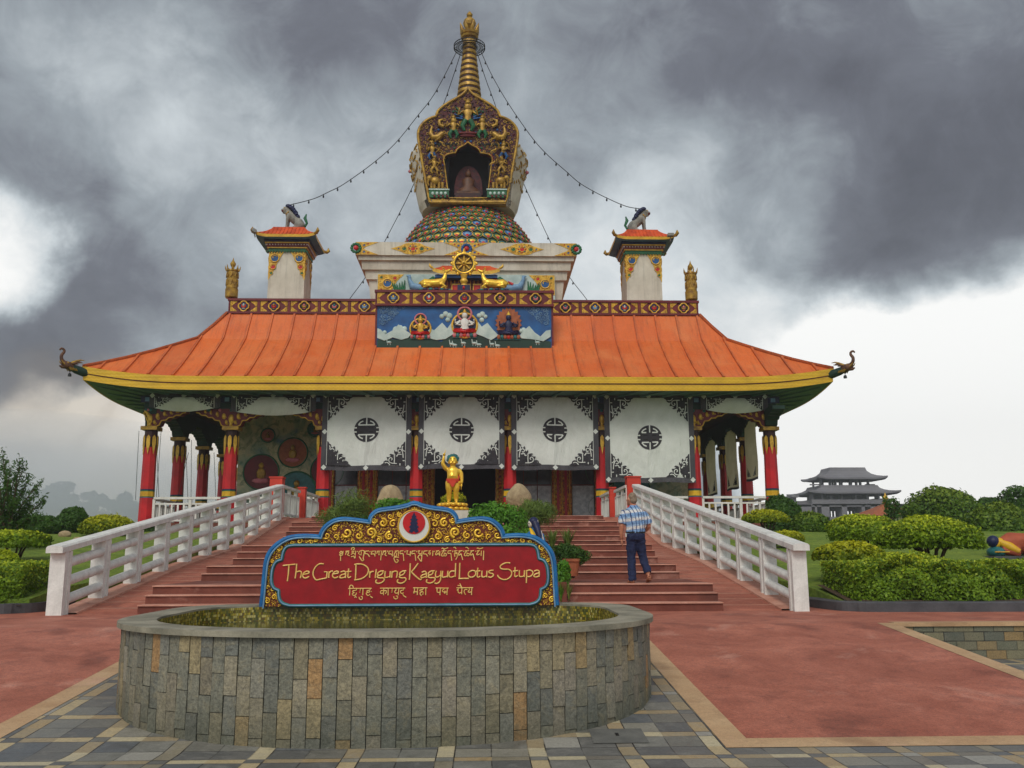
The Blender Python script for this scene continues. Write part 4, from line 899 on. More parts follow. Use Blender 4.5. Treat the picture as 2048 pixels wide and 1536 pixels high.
# roof
EY, EH = 39.1, 16.12                          # eave line and half length; the roof is square about its centre
RY = EY + EH
PROF = [(0, 8.45), (.6, 8.80), (1.3, 9.24), (2.2, 9.86), (3.0, 10.45), (3.62, 10.92), (3.72, 11.06), (4.2, 11.78), (4.64, 12.46)]
def prof(s):
    for (a, za), (c, zc) in zip(PROF, PROF[1:]):
        if s <= c: return za + (zc - za) * (s - a) / (c - a)
    return PROF[-1][1]
def lift(u, s): return .42 * max(0, (abs(u) - .70) / .30) ** 2.2 * max(0, 1 - s / 4.2)
def roofpt(side, u, s, dz=0.0, out=0.0):       # side 0 front, 1 right, 2 back, 3 left; u runs -1..1 between the hips
    h = EH - s + out; x, y = u * h, -h
    for _ in range(side): x, y = -y, x
    return (AX + x, RY + y, prof(s) + lift(u, s) + dz)
b = MB(); svals = [0, .3, .6, 1.3, 2.2, 3.0, 3.62, 3.72, 4.2, 4.64]
for sd in range(4):
    nu = 64 if sd == 0 else 32
    us = [math.sin(PI / 2 * (2 * i / nu - 1)) * .35 + (2 * i / nu - 1) * .65 for i in range(nu + 1)]
    V = [roofpt(sd, u, s) for s in svals for u in us]
    w_ = nu + 1
    b.add(V, [(j * w_ + i, j * w_ + i + 1, (j + 1) * w_ + i + 1, (j + 1) * w_ + i) for j in range(len(svals) - 1) for i in range(nu)], 0, False)
    for k in range(-15, 16):                   # standing seams
        xs = k * 1.03 + .0
        smax = min(4.64, EH - abs(xs) - .06)
        if smax < .3: continue
        pts = [s for s in svals if s < smax] + [smax]
        path = []
        for s in pts:
            u = xs / (EH - s); path.append(roofpt(sd, u, s, .035))
        b.tube(path, .066, 4, 0, False)
    for u in (-1, 1):
        b.tube([roofpt(sd, u, s, .03) for s in svals], .085, 6, 0)
b.add([(AX - 11.5, RY - 11.5, 12.4), (AX + 11.5, RY - 11.5, 12.4), (AX + 11.5, RY + 11.5, 12.4), (AX - 11.5, RY + 11.5, 12.4)], [(0, 1, 2, 3)], 0)
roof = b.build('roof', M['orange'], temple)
M['fascia'] = None
def fasc():
    m, t, p = newmat('pressed_gold_fascia'); v = objvec(t); sp = nd(t, 'ShaderNodeSeparateXYZ', {0: v})
    wv = mth(t, 'ABSOLUTE', mth(t, 'SINE', mth(t, 'MULTIPLY', mth(t, 'ADD', sp.outputs[0], sp.outputs[1]), 15.7)))
    wz = mth(t, 'SINE', mth(t, 'ADD', mth(t, 'MULTIPLY', sp.outputs[2], 42.0), mth(t, 'MULTIPLY', wv, 2.2)))
    c = mixc(t, mrange(t, wz, -.6, .5), lin(208, 162, 26), lin(216, 172, 32)); c = mixc(t, mrange(t, noise(t, v, .8, 6, .7), .45, .7, 0, .35), c, lin(132, 96, 24))
    t.links.new(c, p.inputs['Base Color']); p.inputs['Roughness'].default_value = .42; p.inputs['Metallic'].default_value = .15
    bumpto(t, p, wz, .12, .015); return m
M['fascia'] = fasc()
b = MB()
for sd in range(4):
    nu = 64
    for (o0, z0, z1, m_) in ((.03, .03, -.25, 0), (.0, -.25, -.29, 1), (-.02, -.29, -.56, 0)):
        V = []
        for i in range(nu + 1):
            u = 2 * i / nu - 1
            V += [roofpt(sd, u, 0, z0, o0), roofpt(sd, u, 0, z1, o0)]
        b.add(V, [(2 * i, 2 * i + 1, 2 * i + 3, 2 * i + 2) for i in range(nu)], m_)
        V2 = []
        for i in range(nu + 1):
            u = 2 * i / nu - 1; V2 += [roofpt(sd, u, 0, z1, o0), roofpt(sd, u, 0, z1, o0 - .06)]
        b.add(V2, [(2 * i, 2 * i + 1, 2 * i + 3, 2 * i + 2) for i in range(nu)], m_)
        V3 = []
        for i in range(nu + 1):
            u = 2 * i / nu - 1; V3 += [roofpt(sd, u, 0, z0, o0), roofpt(sd, u, 0, z0, o0 - .06)]
        b.add(V3, [(2 * i, 2 * i + 1, 2 * i + 3, 2 * i + 2) for i in range(nu)], m_)
b.build('eave_fascia', [M['fascia'], M['maroon']], temple)
b = MB()
for sd in range(4):
    nu = 48
    V = []
    for i in range(nu + 1):
        u = 2 * i / nu - 1
        a = roofpt(sd, u, 0, -.55, -.06); c = roofpt(sd, u, .9, 0, 0); c = (c[0], c[1], ZC + .02 + lift(u, .9) * .6); e = roofpt(sd, u, 2.35); e = (e[0], e[1], ZC)
        V += [a, c, e]
    b.add(V, [(3 * i + k, 3 * i + k + 1, 3 * i + k + 4, 3 * i + k + 3) for i in range(nu) for k in (0, 1)], 0)
    for k in range(-14, 15):
        u0 = k / 14.5
        p0, p1 = roofpt(sd, u0, .3), roofpt(sd, u0, 2.3)
        b.tube([(p0[0], p0[1], ZC - .02 + lift(u0, .3) * .9), (p1[0], p1[1], ZC - .05)], .06, 4, 0, False)
b.build('soffit', M['soffit'], temple)
# carved makara heads at the eave corners
M['bronze'] = pmat('dark_bronze_paint', lin(104, 66, 40), lin(66, 42, 34), 6, rough=.5, grain=.3, gsc=30)
for s in (-1, 1):
    d = MB(); c0 = Vector(roofpt(0, s, 0)); dv = Vector((s, -1, 0)).normalized(); up = Vector((0, 0, 1))
    def q(a, h, l=0.0): return c0 + dv * (a * .64 + .06) + up * (h * .60 - .12) + Vector((dv.y, -dv.x, 0)) * (l * .7)
    d.tube([q(-.9, -.28), q(-.2, -.2), q(.35, -.06), q(.7, .08)], [.17, .19, .18, .14], 8, 0)
    d.tube([q(.5, .02), q(.8, .12), q(1.1, .2), q(1.28, .3)], [.13, .18, .16, .08], 8, 1)
    d.tube([q(1.0, .02), q(1.25, -.02), q(1.42, .06)], [.09, .065, .03], 6, 1)
    trunk = smooth([q(1.1, .3), q(1.3, .5), q(1.34, .8), q(1.2, 1.05), q(1.22, 1.22), q(1.38, 1.28), q(1.48, 1.16)], 3)
    d.tube(trunk, [.085 - .05 * i / (len(trunk) - 1) for i in range(len(trunk))], 7, 1)
    for l in (-.14, .14):
        d.tube([q(.75, .3, l), q(.45, .5, l * 1.3), q(.2, .6, l * 1.6), q(-.05, .58, l * 1.8)], [.06, .045, .03, .012], 5, 2)
        d.tube([q(.7, .25, l * 1.4), q(.4, .38, l * 1.8), q(.1, .4, l * 2.2)], [.06, .04, .015], 5, 1)
        d.ell(q(.95, .3, l), (.06, .06, .06), 3, 6, 5)
        d.tube([q(1.12, .16, l), q(1.3, .3, l * 1.2), q(1.38, .44, l * 1.2)], [.04, .03, .01], 5, 3)
        for k in range(5): d.tube([q(.85 - k * .1, .0 - k * .02, l * 1.5), q(.75 - k * .1, -.22, l * 1.8)], [.05, .012], 5, 2)
    d.tube([q(.75, -.12), q(.72, -.34)], .012, 4, 4); d.lathe([(.0, 0), (.07, -.06), (.08, -.16), (.0, -.17)], q(.72, -.34), 8, 4)
    d.build('corner_dragon_head', [M['dkgreen'], M['bronze'], M['oldgold'], M['oldgold'], M['wire']], temple)

# parapet with painted panels and quatrefoil medallions
QF = lambda cx, cz, r, n=32: [(cx + r * (.80 + .20 * abs(math.cos(2 * 2 * PI * i / n)) ** .7) * math.cos(2 * PI * i / n), cz + r * (.80 + .20 * abs(math.cos(2 * 2 * PI * i / n)) ** .7) * math.sin(2 * PI * i / n)) for i in range(n)]
def parapet(x0, x1, y, z0, z1, n, depth):
    b = MB()
    b.b2(x0, x1, y, y + depth, z0, z1, 0)
    b.b2(x0 - .04, x1 + .04, y - .09, y + depth + .02, z1 - .085, z1 + .03, 0); b.b2(x0 - .03, x1 + .03, y - .08, y + .1, z0 - .03, z0 + .07, 0)
    wd = (x1 - x0) / n
    for k in range(n + 1):
        xx = x0 + wd * k; b.b2(max(xx - .06, x0), min(xx + .06, x1), y - .055, y, z0 + .07, z1 - .085, 0)
    zc = (z0 + z1) / 2 - .01; h = (z1 - z0 - .17) / 2
    for k in range(n):
        xa, xb = x0 + wd * k + .085, x0 + wd * (k + 1) - .085
        for sx, xe in ((1, xa), (-1, xb)):
            for sz in (1, -1):                   # gilt scroll corners
                P = [(xe, zc + sz * h), (xe + sx * .23 * wd, zc + sz * h), (xe + sx * .19 * wd, zc + sz * h * .72), (xe + sx * .10 * wd, zc + sz * h * .40), (xe + sx * .06 * wd, zc + sz * h * .10), (xe, zc + sz * .01)]
                b.prism(P, y - .022, y, 1)
                for a, c, r in ((.06, .66, .30), (.145, .76, .20), (.035, .24, .2), (.19, .88, .11)):
                    scroll(b, xe + sx * a * wd, zc + sz * c * h, y - .028, r * h * .86, 1.25, 1.2 * sz, sx * sz, .27, 1)
    pr = b.build('parapet', [M['maroon'], M['gold']], temple)
    cols = [('navy', 'gold', 'ltblue'), ('dark', 'pink', 'oldgold'), ('navy', 'cloud', 'orangered'), ('dark', 'teal', 'pink'), ('navy', 'oldgold', 'red')]
    for k in range(n):
        cx = x0 + wd * (k + .5); m_ = MB(); r = h * 1.08; c = cols[(k * 2 + int(abs(x0))) % 5]
        m_.prism(QF(cx, zc, r), y - .05, y, 0); m_.prism(QF(cx, zc, r * .76), y - .056, y - .05, 1)
        m_.tube([(a, y - .055, e) for a, e in QF(cx, zc, r * .90) + QF(cx, zc, r * .90)[:1]], r * .13, 6, 0)
        m_.ell((cx, y - .06, zc - r * .12), (r * .42, .05, r * .22), 3, 8, 5); m_.ell((cx, y - .07, zc + r * .18), (r * .2, .05, r * .28), 2, 8, 5)
        for sx in (-1, 1): m_.ell((cx + sx * r * .3, y - .06, zc + r * .12), (r * .12, .04, r * .2), 3, 6, 4)
        m_.ell((cx, y - .06, zc - r * .42), (r * .3, .04, r * .1), 2, 8, 4)
        m_.build('medallion', [M['gold']] + [M[q] for q in c], pr)
    return pr
PZ0, PZ1 = 12.46, 13.15
parapet(AX - 11.42, AX - 4.16, 43.72, PZ0, PZ1, 5, .5); parapet(AX + 4.16, AX + 11.42, 43.72, PZ0, PZ1, 5, .5)
b = MB(); MYF = 42.12                          # the block that carries the mountain relief
b.b2(AX - 4.08, AX + 4.08, MYF, 45.2, 10.2, 12.44, 0); b.b2(AX - 4.08, AX + 4.08, MYF + .2, 45.2, 12.44, 13.0, 0)
for s in (-1, 1): b.b2(AX + s * 4.08, AX + s * 4.16, MYF - .05, 43.9, 10.2, 12.44, 0)
blk = b.build('relief_block', M['maroon'], temple)
parapet(AX - 4.16, AX + 4.16, MYF - .12, 12.42, 13.12, 5, .5)
b = MB(); y = MYF - .03; zb0 = 10.3
def rx(px): return AX + (px - 1004) / 930 * 4.04      # px, py from the enlarged photo of the relief
def rz(py): return 12.40 - (py - 245) / 440 * 2.02
def RP(*pts): return [(rx(a), rz(c)) for a, c in pts]
b.prism([(AX - 4.07, 10.2), (AX + 4.07, 10.2), (AX + 4.07, 12.43), (AX - 4.07, 12.43)], y, y + .04, 0)
b.prism(RP((74, 600), (180, 590), (330, 600), (420, 560), (620, 570), (760, 620), (860, 520), (980, 540), (1150, 540), (1250, 590), (1420, 600), (1600, 585), (1780, 590), (1930, 610), (1930, 700), (74, 700)), y - .05, y, 1)
for pts in (((74, 480), (110, 495), (160, 545), (240, 500), (300, 440), (350, 490), (440, 540), (400, 580), (330, 600), (240, 575), (150, 610), (74, 580)),
            ((560, 560), (640, 480), (680, 500), (765, 420), (820, 480), (880, 400), (900, 530), (800, 590), (700, 600), (640, 585)),
            ((1110, 530), (1150, 410), (1190, 460), (1250, 420), (1310, 490), (1370, 550), (1290, 600), (1200, 560)),
            ((1590, 560), (1640, 500), (1700, 450), (1760, 520), (1820, 560), (1880, 500), (1930, 490), (1930, 560), (1850, 610), (1740, 590), (1620, 580))):
    b.prism(RP(*pts), y - .09, y, 2)
for px, py, r in ((760, 350, 26), (800, 325, 30), (840, 345, 34), (825, 385, 26), (1160, 340, 26), (1195, 325, 30), (1230, 350, 22), (1190, 385, 26), (270, 490, 34), (315, 475, 32), (360, 485, 30), (1610, 500, 26), (1640, 490, 28), (150, 520, 22), (1900, 520, 24)):
    b.ell((rx(px), y, rz(py)), (r * .0046, .08, r * .0046), 2, 10, 6)
for cx_, sx in ((90, 1), (1920, -1)):          # swirling grey cloud in the upper corners
    poly = RP((cx_, 245), (cx_ + sx * 290, 245), (cx_ + sx * 210, 320), (cx_ + sx * 120, 400), (cx_ + sx * 40, 450), (cx_, 440))
    for a, c, r in pack(poly, [], .03, .09, 900, 11 + sx): scroll(b, a, c, y - .02, r * 1.1, 1.2, a * 9, sx, .2, 3)
for px, py in ((870, 640), (900, 650), (1110, 630), (1160, 645), (1300, 640), (1360, 655), (995, 630), (200, 625), (1790, 620)):
    b.ell((rx(px), y - .05, rz(py)), (.13, .05, .06), 2, 8, 5); b.tube([(rx(px - 20), y - .06, rz(py - 5)), (rx(px - 26), y - .06, rz(py - 42))], .025, 5, 2)
    for q_ in (-14, 14): b.tube([(rx(px + q_), y - .05, rz(py)), (rx(px + q_), y - .05, rz(py + 28))], .018, 4, 2)
rel = b.build('mountain_relief', [M['blue'], M['dkgreen'], M['cloud'], M['ltblue']], blk)
def deity(px, py, h, halo, aura, body, wrath=False):   # seated relief figure with halo on a lotus seat
    d = MB(); x, z = rx(px), rz(py); yy = y - .06
    if wrath:
        pts = []
        for i in range(40):
            a = 2 * PI * i / 40; rr = h * (.50 + (.07 if i % 2 else -.02)); pts.append((x + rr * .86 * math.cos(a), z + h * .12 + rr * 1.05 * math.sin(a)))
        d.prism(pts, yy + .0, yy + .06, 0)
    else:
        d.prism([(x + h * .44 * math.cos(2 * PI * i / 32), z - h * .06 + h * .44 * math.sin(2 * PI * i / 32)) for i in range(32)], yy, yy + .06, 4)
        d.tube([(x + h * .44 * math.cos(2 * PI * i / 32), yy - .01, z - h * .06 + h * .44 * math.sin(2 * PI * i / 32)) for i in range(33)], h * .045, 6, 1)
        d.prism([(x + h * .24 * math.cos(2 * PI * i / 24), z + h * .36 + h * .24 * math.sin(2 * PI * i / 24)) for i in range(24)], yy - .02, yy, 5)
        d.tube([(x + h * .24 * math.cos(2 * PI * i / 24), yy - .03, z + h * .36 + h * .24 * math.sin(2 * PI * i / 24)) for i in range(25)], h * .04, 6, 0)
    d.ell((x, yy - .05, z + h * .30), (h * .10, h * .10, h * .13), 2, 10, 8); d.lathe([(h * .09, 0), (h * .06, h * .06), (.001, h * .17)], (x, yy - .05, z + h * .38), 8, 1)
    d.loft([((x, yy - .04, z - h * .22), h * .17, h * .1), ((x, yy - .05, z - h * .06), h * .12, h * .09), ((x, yy - .05, z + h * .08), h * .17, h * .1), ((x, yy - .05, z + h * .18), h * .07, h * .06)], 2, 10)
    for s in (-1, 1):
        d.tube([(x + s * h * .15, yy - .06, z + h * .10), (x + s * h * .29, yy - .08, z - h * .04), (x + s * h * .14, yy - .13, z - h * .06)], [h * .05, h * .045, h * .035], 6, 2)
        d.tube([(x + s * h * .15, yy - .06, z + h * .08), (x + s * h * .34, yy - .07, z + h * .02), (x + s * h * .33, yy - .08, z + h * .16)], [h * .04, h * .035, h * .025], 6, 2)
        d.tube([(x + s * h * .08, yy - .06, z - h * .22), (x + s * h * .36, yy - .08, z - h * .24), (x - s * h * .05, yy - .13, z - h * .30)], [h * .08, h * .085, h * .05], 7, 3)
    for k in range(7):
        u = (k - 3) / 3; d.ell((x + u * h * .36, yy - .05, z - h * .42), (h * .075, .07, h * .085), (0, 6, 0, 7, 0, 6, 0)[k], 7, 5)
    d.b2(x - h * .43, x + h * .43, yy - .04, yy + .05, z - h * .52, z - h * .46, 6)
    d.build('deity_relief', [M['pink'] if not wrath else M['terracotta'], M['gold'], body, M['red'] if not wrath else M['navy'], M['navy'], M['dkgreen'], M['teal'], M['orangered']], blk)
deity(533, 470, 1.08, 1, 1, M['gold']); deity(1006, 430, 1.32, 1, 1, M['white']); deity(1478, 450, 1.28, 1, 1, M['navy'], True)

# ------------------------------------------------------------------ gold banners on the parapet corners
def banner(x, label):
    t = thing('victory_banner', label, 'roof ornament', (x, 44.0, PZ1 + .02), 'gilt cylinder banners on the parapet corners')
    b = MB(); b.lathe([(.16, 0), (.16, .08), (.1, .12)], (x, 44.0, PZ1 + .02), 12, 0); b.build('foot', M['maroon'], t)
    b = MB(); z = PZ1 + .12
    b.lathe([(.26, 0), (.30, .05), (.31, .45), (.27, .47), (.28, .5), (.285, .95), (.255, .97), (.26, 1.0), (.265, 1.32), (.29, 1.36), (.28, 1.42), (.0, 1.5)], (x, 44.0, z), 20, 0)
    for k in range(10):                        # draped cloth folds
        a0 = 2 * PI * k / 10
        for zz, dz in ((.92, .3), (1.28, .26), (.42, .26)):
            b.tube([(x + .285 * math.cos(a0 + t_), 44.0 + .285 * math.sin(a0 + t_), z + zz - dz * math.sin(PI * (t_ / .63))) for t_ in (0, .16, .31, .47, .63)], .022, 4, 0)
    b.build('drum', M['oldgold'], t)
    b = MB()
    for k in range(8):
        a = 2 * PI * k / 8 + .2; b.tube([(x + .27 * math.cos(a), 44 + .27 * math.sin(a), z + 1.36), (x + .34 * math.cos(a), 44 + .34 * math.sin(a), z + 1.5), (x + .36 * math.cos(a), 44 + .36 * math.sin(a), z + 1.64)], [.05, .035, .008], 5, 0)
    b.lathe([(.08, 1.48), (.06, 1.55), (.13, 1.68), (.14, 1.76), (.05, 1.9), (.04, 1.94), (.001, 2.08)], (x, 44.0, z), 12, 0)
    b.build('finial', M['oldgold'], t)
banner(at(463, 590, Y=44).x, 'gilt cylinder banner with a pointed finial on the left corner of the parapet'); banner(at(1383, 595, Y=44).x, 'gilt cylinder banner with a pointed finial on the right corner of the parapet')

# ------------------------------------------------------------------ roof pillars with lions
def jewel_panel(b, P, y, seeds, mg, dots):     # gilt scroll panel with round jewels; P outline in x,z
    b.prism(P, y - .02, y, mg)
    holes = []
    for (x, z, r, m_) in dots:
        b.prism([(x + r * math.cos(2 * PI * i / 16), z + r * math.sin(2 * PI * i / 16)) for i in range(16)], y - .034, y - .02, m_)
        b.tube([(x + r * 1.08 * math.cos(2 * PI * i / 14), y - .03, z + r * 1.08 * math.sin(2 * PI * i / 14)) for i in range(15)], r * .2, 5, mg)
        b.tube([(x + r * .55 * math.cos(a), y - .04, z + r * .45 * math.sin(a) + r * .25) for a in (.2, .8, 1.5, 2.2, 2.9, 3.8)], r * .12, 4, mg)
        holes.append([(x + r * 1.2 * math.cos(2 * PI * i / 10), z + r * 1.2 * math.sin(2 * PI * i / 10)) for i in range(10)])
    circ = pack(P, holes, .022, .12, 500, seeds)
    curls(b, circ, y - .022, None, .25, mg, seeds)
    rr = random.Random(seeds)
    for a, c, r in circ[::2]: b.ell((a, y - .025, c), (r * .35, .02, r * .35), rr.choice((2, 3, 4)), 6, 4)
def roof_pillar(s):
    x = AX + s * 9.22; Y0 = 46.0; h = .925; zb = 12.3; zt = at(566, 503, Y=Y0).z
    t = thing('roof_pillar', 'white roof pillar with gilt jewelled panels and a small orange roof, on the %s wing of the temple roof' % ('left' if s < 0 else 'right'), 'pillar', (x, Y0 + h, zb), 'pillars on the temple roof')
    yc = Y0 + h
    b = MB(); b.loft([((x, yc, zb), h * 1.5, h * 1.5)], 0, 4) if False else None
    V = [(x + a * k, yc + c * k, z) for k, z in ((h * 1.02, zb), (h * .97, zt)) for a, c in ((-1, -1), (1, -1), (1, 1), (-1, 1))]
    b.add(V, [(0, 1, 5, 4), (1, 2, 6, 5), (2, 3, 7, 6), (3, 0, 4, 7), (4, 5, 6, 7)], 0); b.build('shaft', M['plaster'], t)
    b = MB(); zp = zt - 1.52
    for side in range(3):                       # front, right, left faces
        pb = MB()
        for e in (-1, 1):
            P = [(e * h * .985, zt - .02), (e * .18, zt - .02), (e * .42, zt - .45), (e * .62, zt - .95), (e * h * .99, zp)]
            jewel_panel(pb, P, -h * .985, 5 + e, 0, [(e * .62, zt - .36, .20, 1), (e * .70, zt - .82, .13, 2), (e * .78, zt - 1.15, .08, 3)])
        an = (0, PI / 2, -PI / 2)[side]
        b.merge(pb, Matrix.Translation((x, yc, 0)) @ Matrix.Rotation(an, 4, 'Z'))
    b.build('gilt_panel', [M['gold'], M['blue'], M['red'], M['green'], M['maroon']], t)
    b = MB()
    for k, (hw, z0, z1, m_) in enumerate(((h + .04, 0, .16, 0), (h + .10, .16, .22, 1), (h + .14, .22, .40, 2), (h + .20, .40, .46, 1), (h + .24, .46, .60, 3))):
        b.b2(x - hw, x + hw, yc - hw, yc + hw, zt + z0, zt + z1 - .002, m_)
    for k in range(15):
        for sd in range(4):
            u = (k - 7) / 7 * (h + .1); p = Matrix.Rotation(PI / 2 * sd, 3, 'Z') @ Vector((u, -(h + .15), 0))
            b.ell((x + p.x, yc + p.y, zt + .33), (.035, .035, .035), 4, 6, 4)
            p = Matrix.Rotation(PI / 2 * sd, 3, 'Z') @ Vector((u, -(h + .05), 0)); b.prism([(x + p.x - .05, zt + .02), (x + p.x + .05, zt + .02), (x + p.x, zt - .1)], yc + p.y - .02, yc + p.y + .02, 0) if sd == 0 else None
    b.build('frieze', [M['green'], M['gold'], M['maroon'], M['navy'], M['white']], t)
    ze = zt + .60; e = 1.52
    def rp(sd, u, s_, dz=0):
        hh = e - s_; z = ze + .12 + (.0 if s_ <= 0 else (.62 * (s_ / .72) ** 1.25)) + .13 * max(0, (abs(u) - .62) / .38) ** 2 * max(0, 1 - s_ / .5)
        p = Matrix.Rotation(PI / 2 * sd, 3, 'Z') @ Vector((u * hh, -hh, 0)); return (x + p.x, yc + p.y, z + dz)
    b = MB()
    for sd in range(4):
        S = (0, .12, .28, .45, .6, .72); n = 18
        V = [rp(sd, 2 * i / n - 1, q) for q in S for i in range(n + 1)]
        b.add(V, [(j * (n + 1) + i, j * (n + 1) + i + 1, (j + 1) * (n + 1) + i + 1, (j + 1) * (n + 1) + i) for j in range(5) for i in range(n)], 0)
        for i in range(-7, 8):
            xs = i * .19; sm = min(.72, e - abs(xs) - .04)
            if sm > .1: b.tube([rp(sd, xs / (e - q), q, .015) for q in S if q <= sm], .03, 4, 0)
        V = []
        for i in range(n + 1): V += [rp(sd, 2 * i / n - 1, 0, .02), rp(sd, 2 * i / n - 1, 0, -.13)]
        b.add(V, [(2 * i, 2 * i + 1, 2 * i + 3, 2 * i + 2) for i in range(n)], 1)
        V = []
        for i in range(n + 1):
            a = rp(sd, 2 * i / n - 1, 0, -.13); c = rp(sd, 2 * i / n - 1, .5); V += [a, (c[0], c[1], ze - .02)]
        b.add(V, [(2 * i, 2 * i + 1, 2 * i + 3, 2 * i + 2) for i in range(n)], 2)
        c = Vector(rp(sd, 1, 0, -.05)); dv = (c - Vector((x, yc, c.z))).normalized()
        b.tube([c - dv * .1, c + dv * .1, c + dv * .2 + Vector((0, 0, .1)), c + dv * .18 + Vector((0, 0, .26))], [.07, .09, .1, .02], 6, 3)
    tz = ze + .12 + .62
    b.b2(x - .82, x + .82, yc - .82, yc + .82, tz - .1, tz + .03, 0)
    b.lathe([(.62, 0), (.5, .1), (.3, .2), (.0, .24)], (x, yc, tz + .03), 16, 0)
    b.build('cap_roof', [M['orange2'], M['yellow'], M['pillar_soffit'], M['oldgold']], t)
    if s < 0:
        b = MB(); q = at(508, 462, Y=45.0); b.box(q, (.22, .34, .16), 0, .3, Matrix.Rotation(.5, 3, 'Y')); b.tube([(q.x, q.y, q.z - .05), (q.x + .05, q.y + .1, q.z - .3)], .03, 5, 0)
    else:
        b = MB(); q = at(1341, 470, Y=45.0); b.box(q, (.3, .3, .14), 0); b.tube([(q.x, q.y, q.z - .05), (q.x, q.y + .1, q.z - .3)], .03, 5, 0)
    tag(b.build('floodlight', M['grey'], None, Vector(q)), 'small grey floodlight on the %s corner of the %s roof pillar' % (('outer', 'left') if s < 0 else ('outer', 'right')), 'floodlight')
    # the lion
    lt = thing('lion_statue', 'white lion statue with dark mane sitting on the %s roof pillar, facing outward' % ('left' if s < 0 else 'right'), 'statue', (x - s * .05, yc, tz + .05), 'lions on the roof pillars')
    L = MB(); T = lambda a, c, z: (x - s * .12 + s * a * 1.12, yc - .25 + c * 1.12, tz + .05 + z * 1.12)
    for c in (-.15, .15):
        L.tube([T(.30, c, .0), T(.28, c, .25), T(.27, c * 1.05, .55), T(.2, c * .8, .75)], [.075, .07, .085, .12], 8); L.tube([T(.26, c, .045), T(.42, c, .05)], [.075, .06], 7)
        L.ell(T(-.30, c * 1.35, .2), (.27, .15, .24)); L.tube([T(-.28, c * 1.5, .07), T(.0, c * 1.55, .06)], [.09, .07], 7)
    L.tube([T(-.38, 0, .2), T(-.25, 0, .36), T(0, 0, .55), T(.22, 0, .78), T(.28, 0, .95)], [.22, .25, .24, .22, .17], 10)
    L.ell(T(.34, 0, 1.02), (.19, .19, .18)); L.tube([T(.38, 0, .98), T(.52, 0, .98), T(.6, 0, .97)], [.15, .11, .08], 8); L.tube([T(.4, 0, .88), T(.53, 0, .86)], [.09, .06], 7)
    for c in (-.13, .13): L.ell(T(.28, c, 1.18), (.05, .04, .07), 0, 6, 5)
    lo_ = fleshed('lion_body', L, [M['lionwhite'], M['navy'], M['maroon']], lt, .035, 3)
    base = wloc(lo_)
    paint(lo_, lambda c, n: 2 if (c.x - x) * s > .42 and c.z > tz + 1.02 and c.z < tz + 1.14 else 0)
    H = MB()
    rr = random.Random(3)
    for k in range(26):                          # mane curls down the back of the neck
        u = k / 25; a = .34 - .50 * u; z = 1.16 - .55 * u * u; 
        for c in (-.12, 0, .12): H.ell(T(a + rr.uniform(-.04, .04) - .02, c + rr.uniform(-.03, .03), z + .03 * (1 - abs(c) * 6) + rr.uniform(-.02, .02)), (.10, .08, .09), 0, 7, 5)
    H.build('mane', M['navy'], lt)
    H = MB(); H.tube([T(-.5, 0, .12), T(-.62, 0, .35), T(-.52, 0, .6), T(-.58, 0, .8)], [.05, .07, .09, .03], 7); H.build('tail', M['green'], lt)
    H = MB(); H.tube([T(.2, -.22, .85), T(.33, -.16, .74), T(.36, 0, .7), T(.33, .16, .74), T(.2, .22, .85)], .03, 5)
    for c in (-.12, .12): H.ell(T(.45, c, 1.08), (.03, .02, .03), 0, 6, 4)
    H.build('collar', M['gold'], lt)
roof_pillar(-1); roof_pillar(1)

# ------------------------------------------------------------------ the stupa above the roof
SYC = 51.85
stupa = thing('lotus_stupa', 'white stupa with lotus petal dome, carved niche and ringed golden spire', 'stupa', (AX, SYC, 12.4))
zc0 = at(930, 511, Y=46.1).z; zc1 = at(930, 485, Y=46.1).z
b = MB()
def sq(h, z): return [(AX + a * h, SYC + c * h, z) for a, c in ((-1, -1), (1, -1), (1, 1), (-1, 1))]
steps = [(4.72, 12.4), (4.95, 13.6), (5.10, zc0 - 1.25), (5.10, zc0 - 1.2), (5.24, zc0 - 1.15), (5.28, zc0 - .72), (5.42, zc0 - .68), (5.46, zc0 - .26), (5.60, zc0 - .22), (5.62, zc0), (5.74, zc0), (5.74, zc1), (3.6, zc1)]
V = []
for h, z in steps: V += sq(h, z)
for k in range(len(steps) - 1): b.add(V[4 * k:4 * k + 8], [(i, (i + 1) % 4, (i + 1) % 4 + 4, i + 4) for i in range(4)], 0)
b.add(V[-4:], [(0, 1, 2, 3)], 0)
b.build('throne', M['plaster'], stupa)
yf = SYC - 5.74; hc = (zc1 - zc0) / 2; zc = (zc0 + zc1) / 2
def cx_(px): return at(px, 497, Y=yf).x
for px in (826, 1044):
    d = MB(); x = cx_(px); 
    P = [(x - 1.14, zc), (x - .62, zc + hc * .45), (x - .36, zc + hc * .82), (x, zc + hc * .93), (x + .36, zc + hc * .82), (x + .62, zc + hc * .45), (x + 1.14, zc), (x + .62, zc - hc * .45), (x + .36, zc - hc * .82), (x, zc - hc * .93), (x - .36, zc - hc * .82), (x - .62, zc - hc * .45)]
    jewel_panel(d, P, yf, px, 0, [(x, zc, .13, 2), (x - .45, zc, .12, 3), (x + .45, zc, .12, 3), (x - .75, zc, .05, 1), (x + .75, zc, .05, 1)])
    for k in range(8): a = PI / 4 * k; d.ell((x + .19 * math.cos(a), yf - .03, zc + .17 * math.sin(a)), (.045, .02, .045), 1 if k % 2 else 2, 6, 4)
    d.build('gilt_lozenge', [M['gold'], M['blue'], M['red'], M['green'], M['maroon']], stupa)
d = MB()
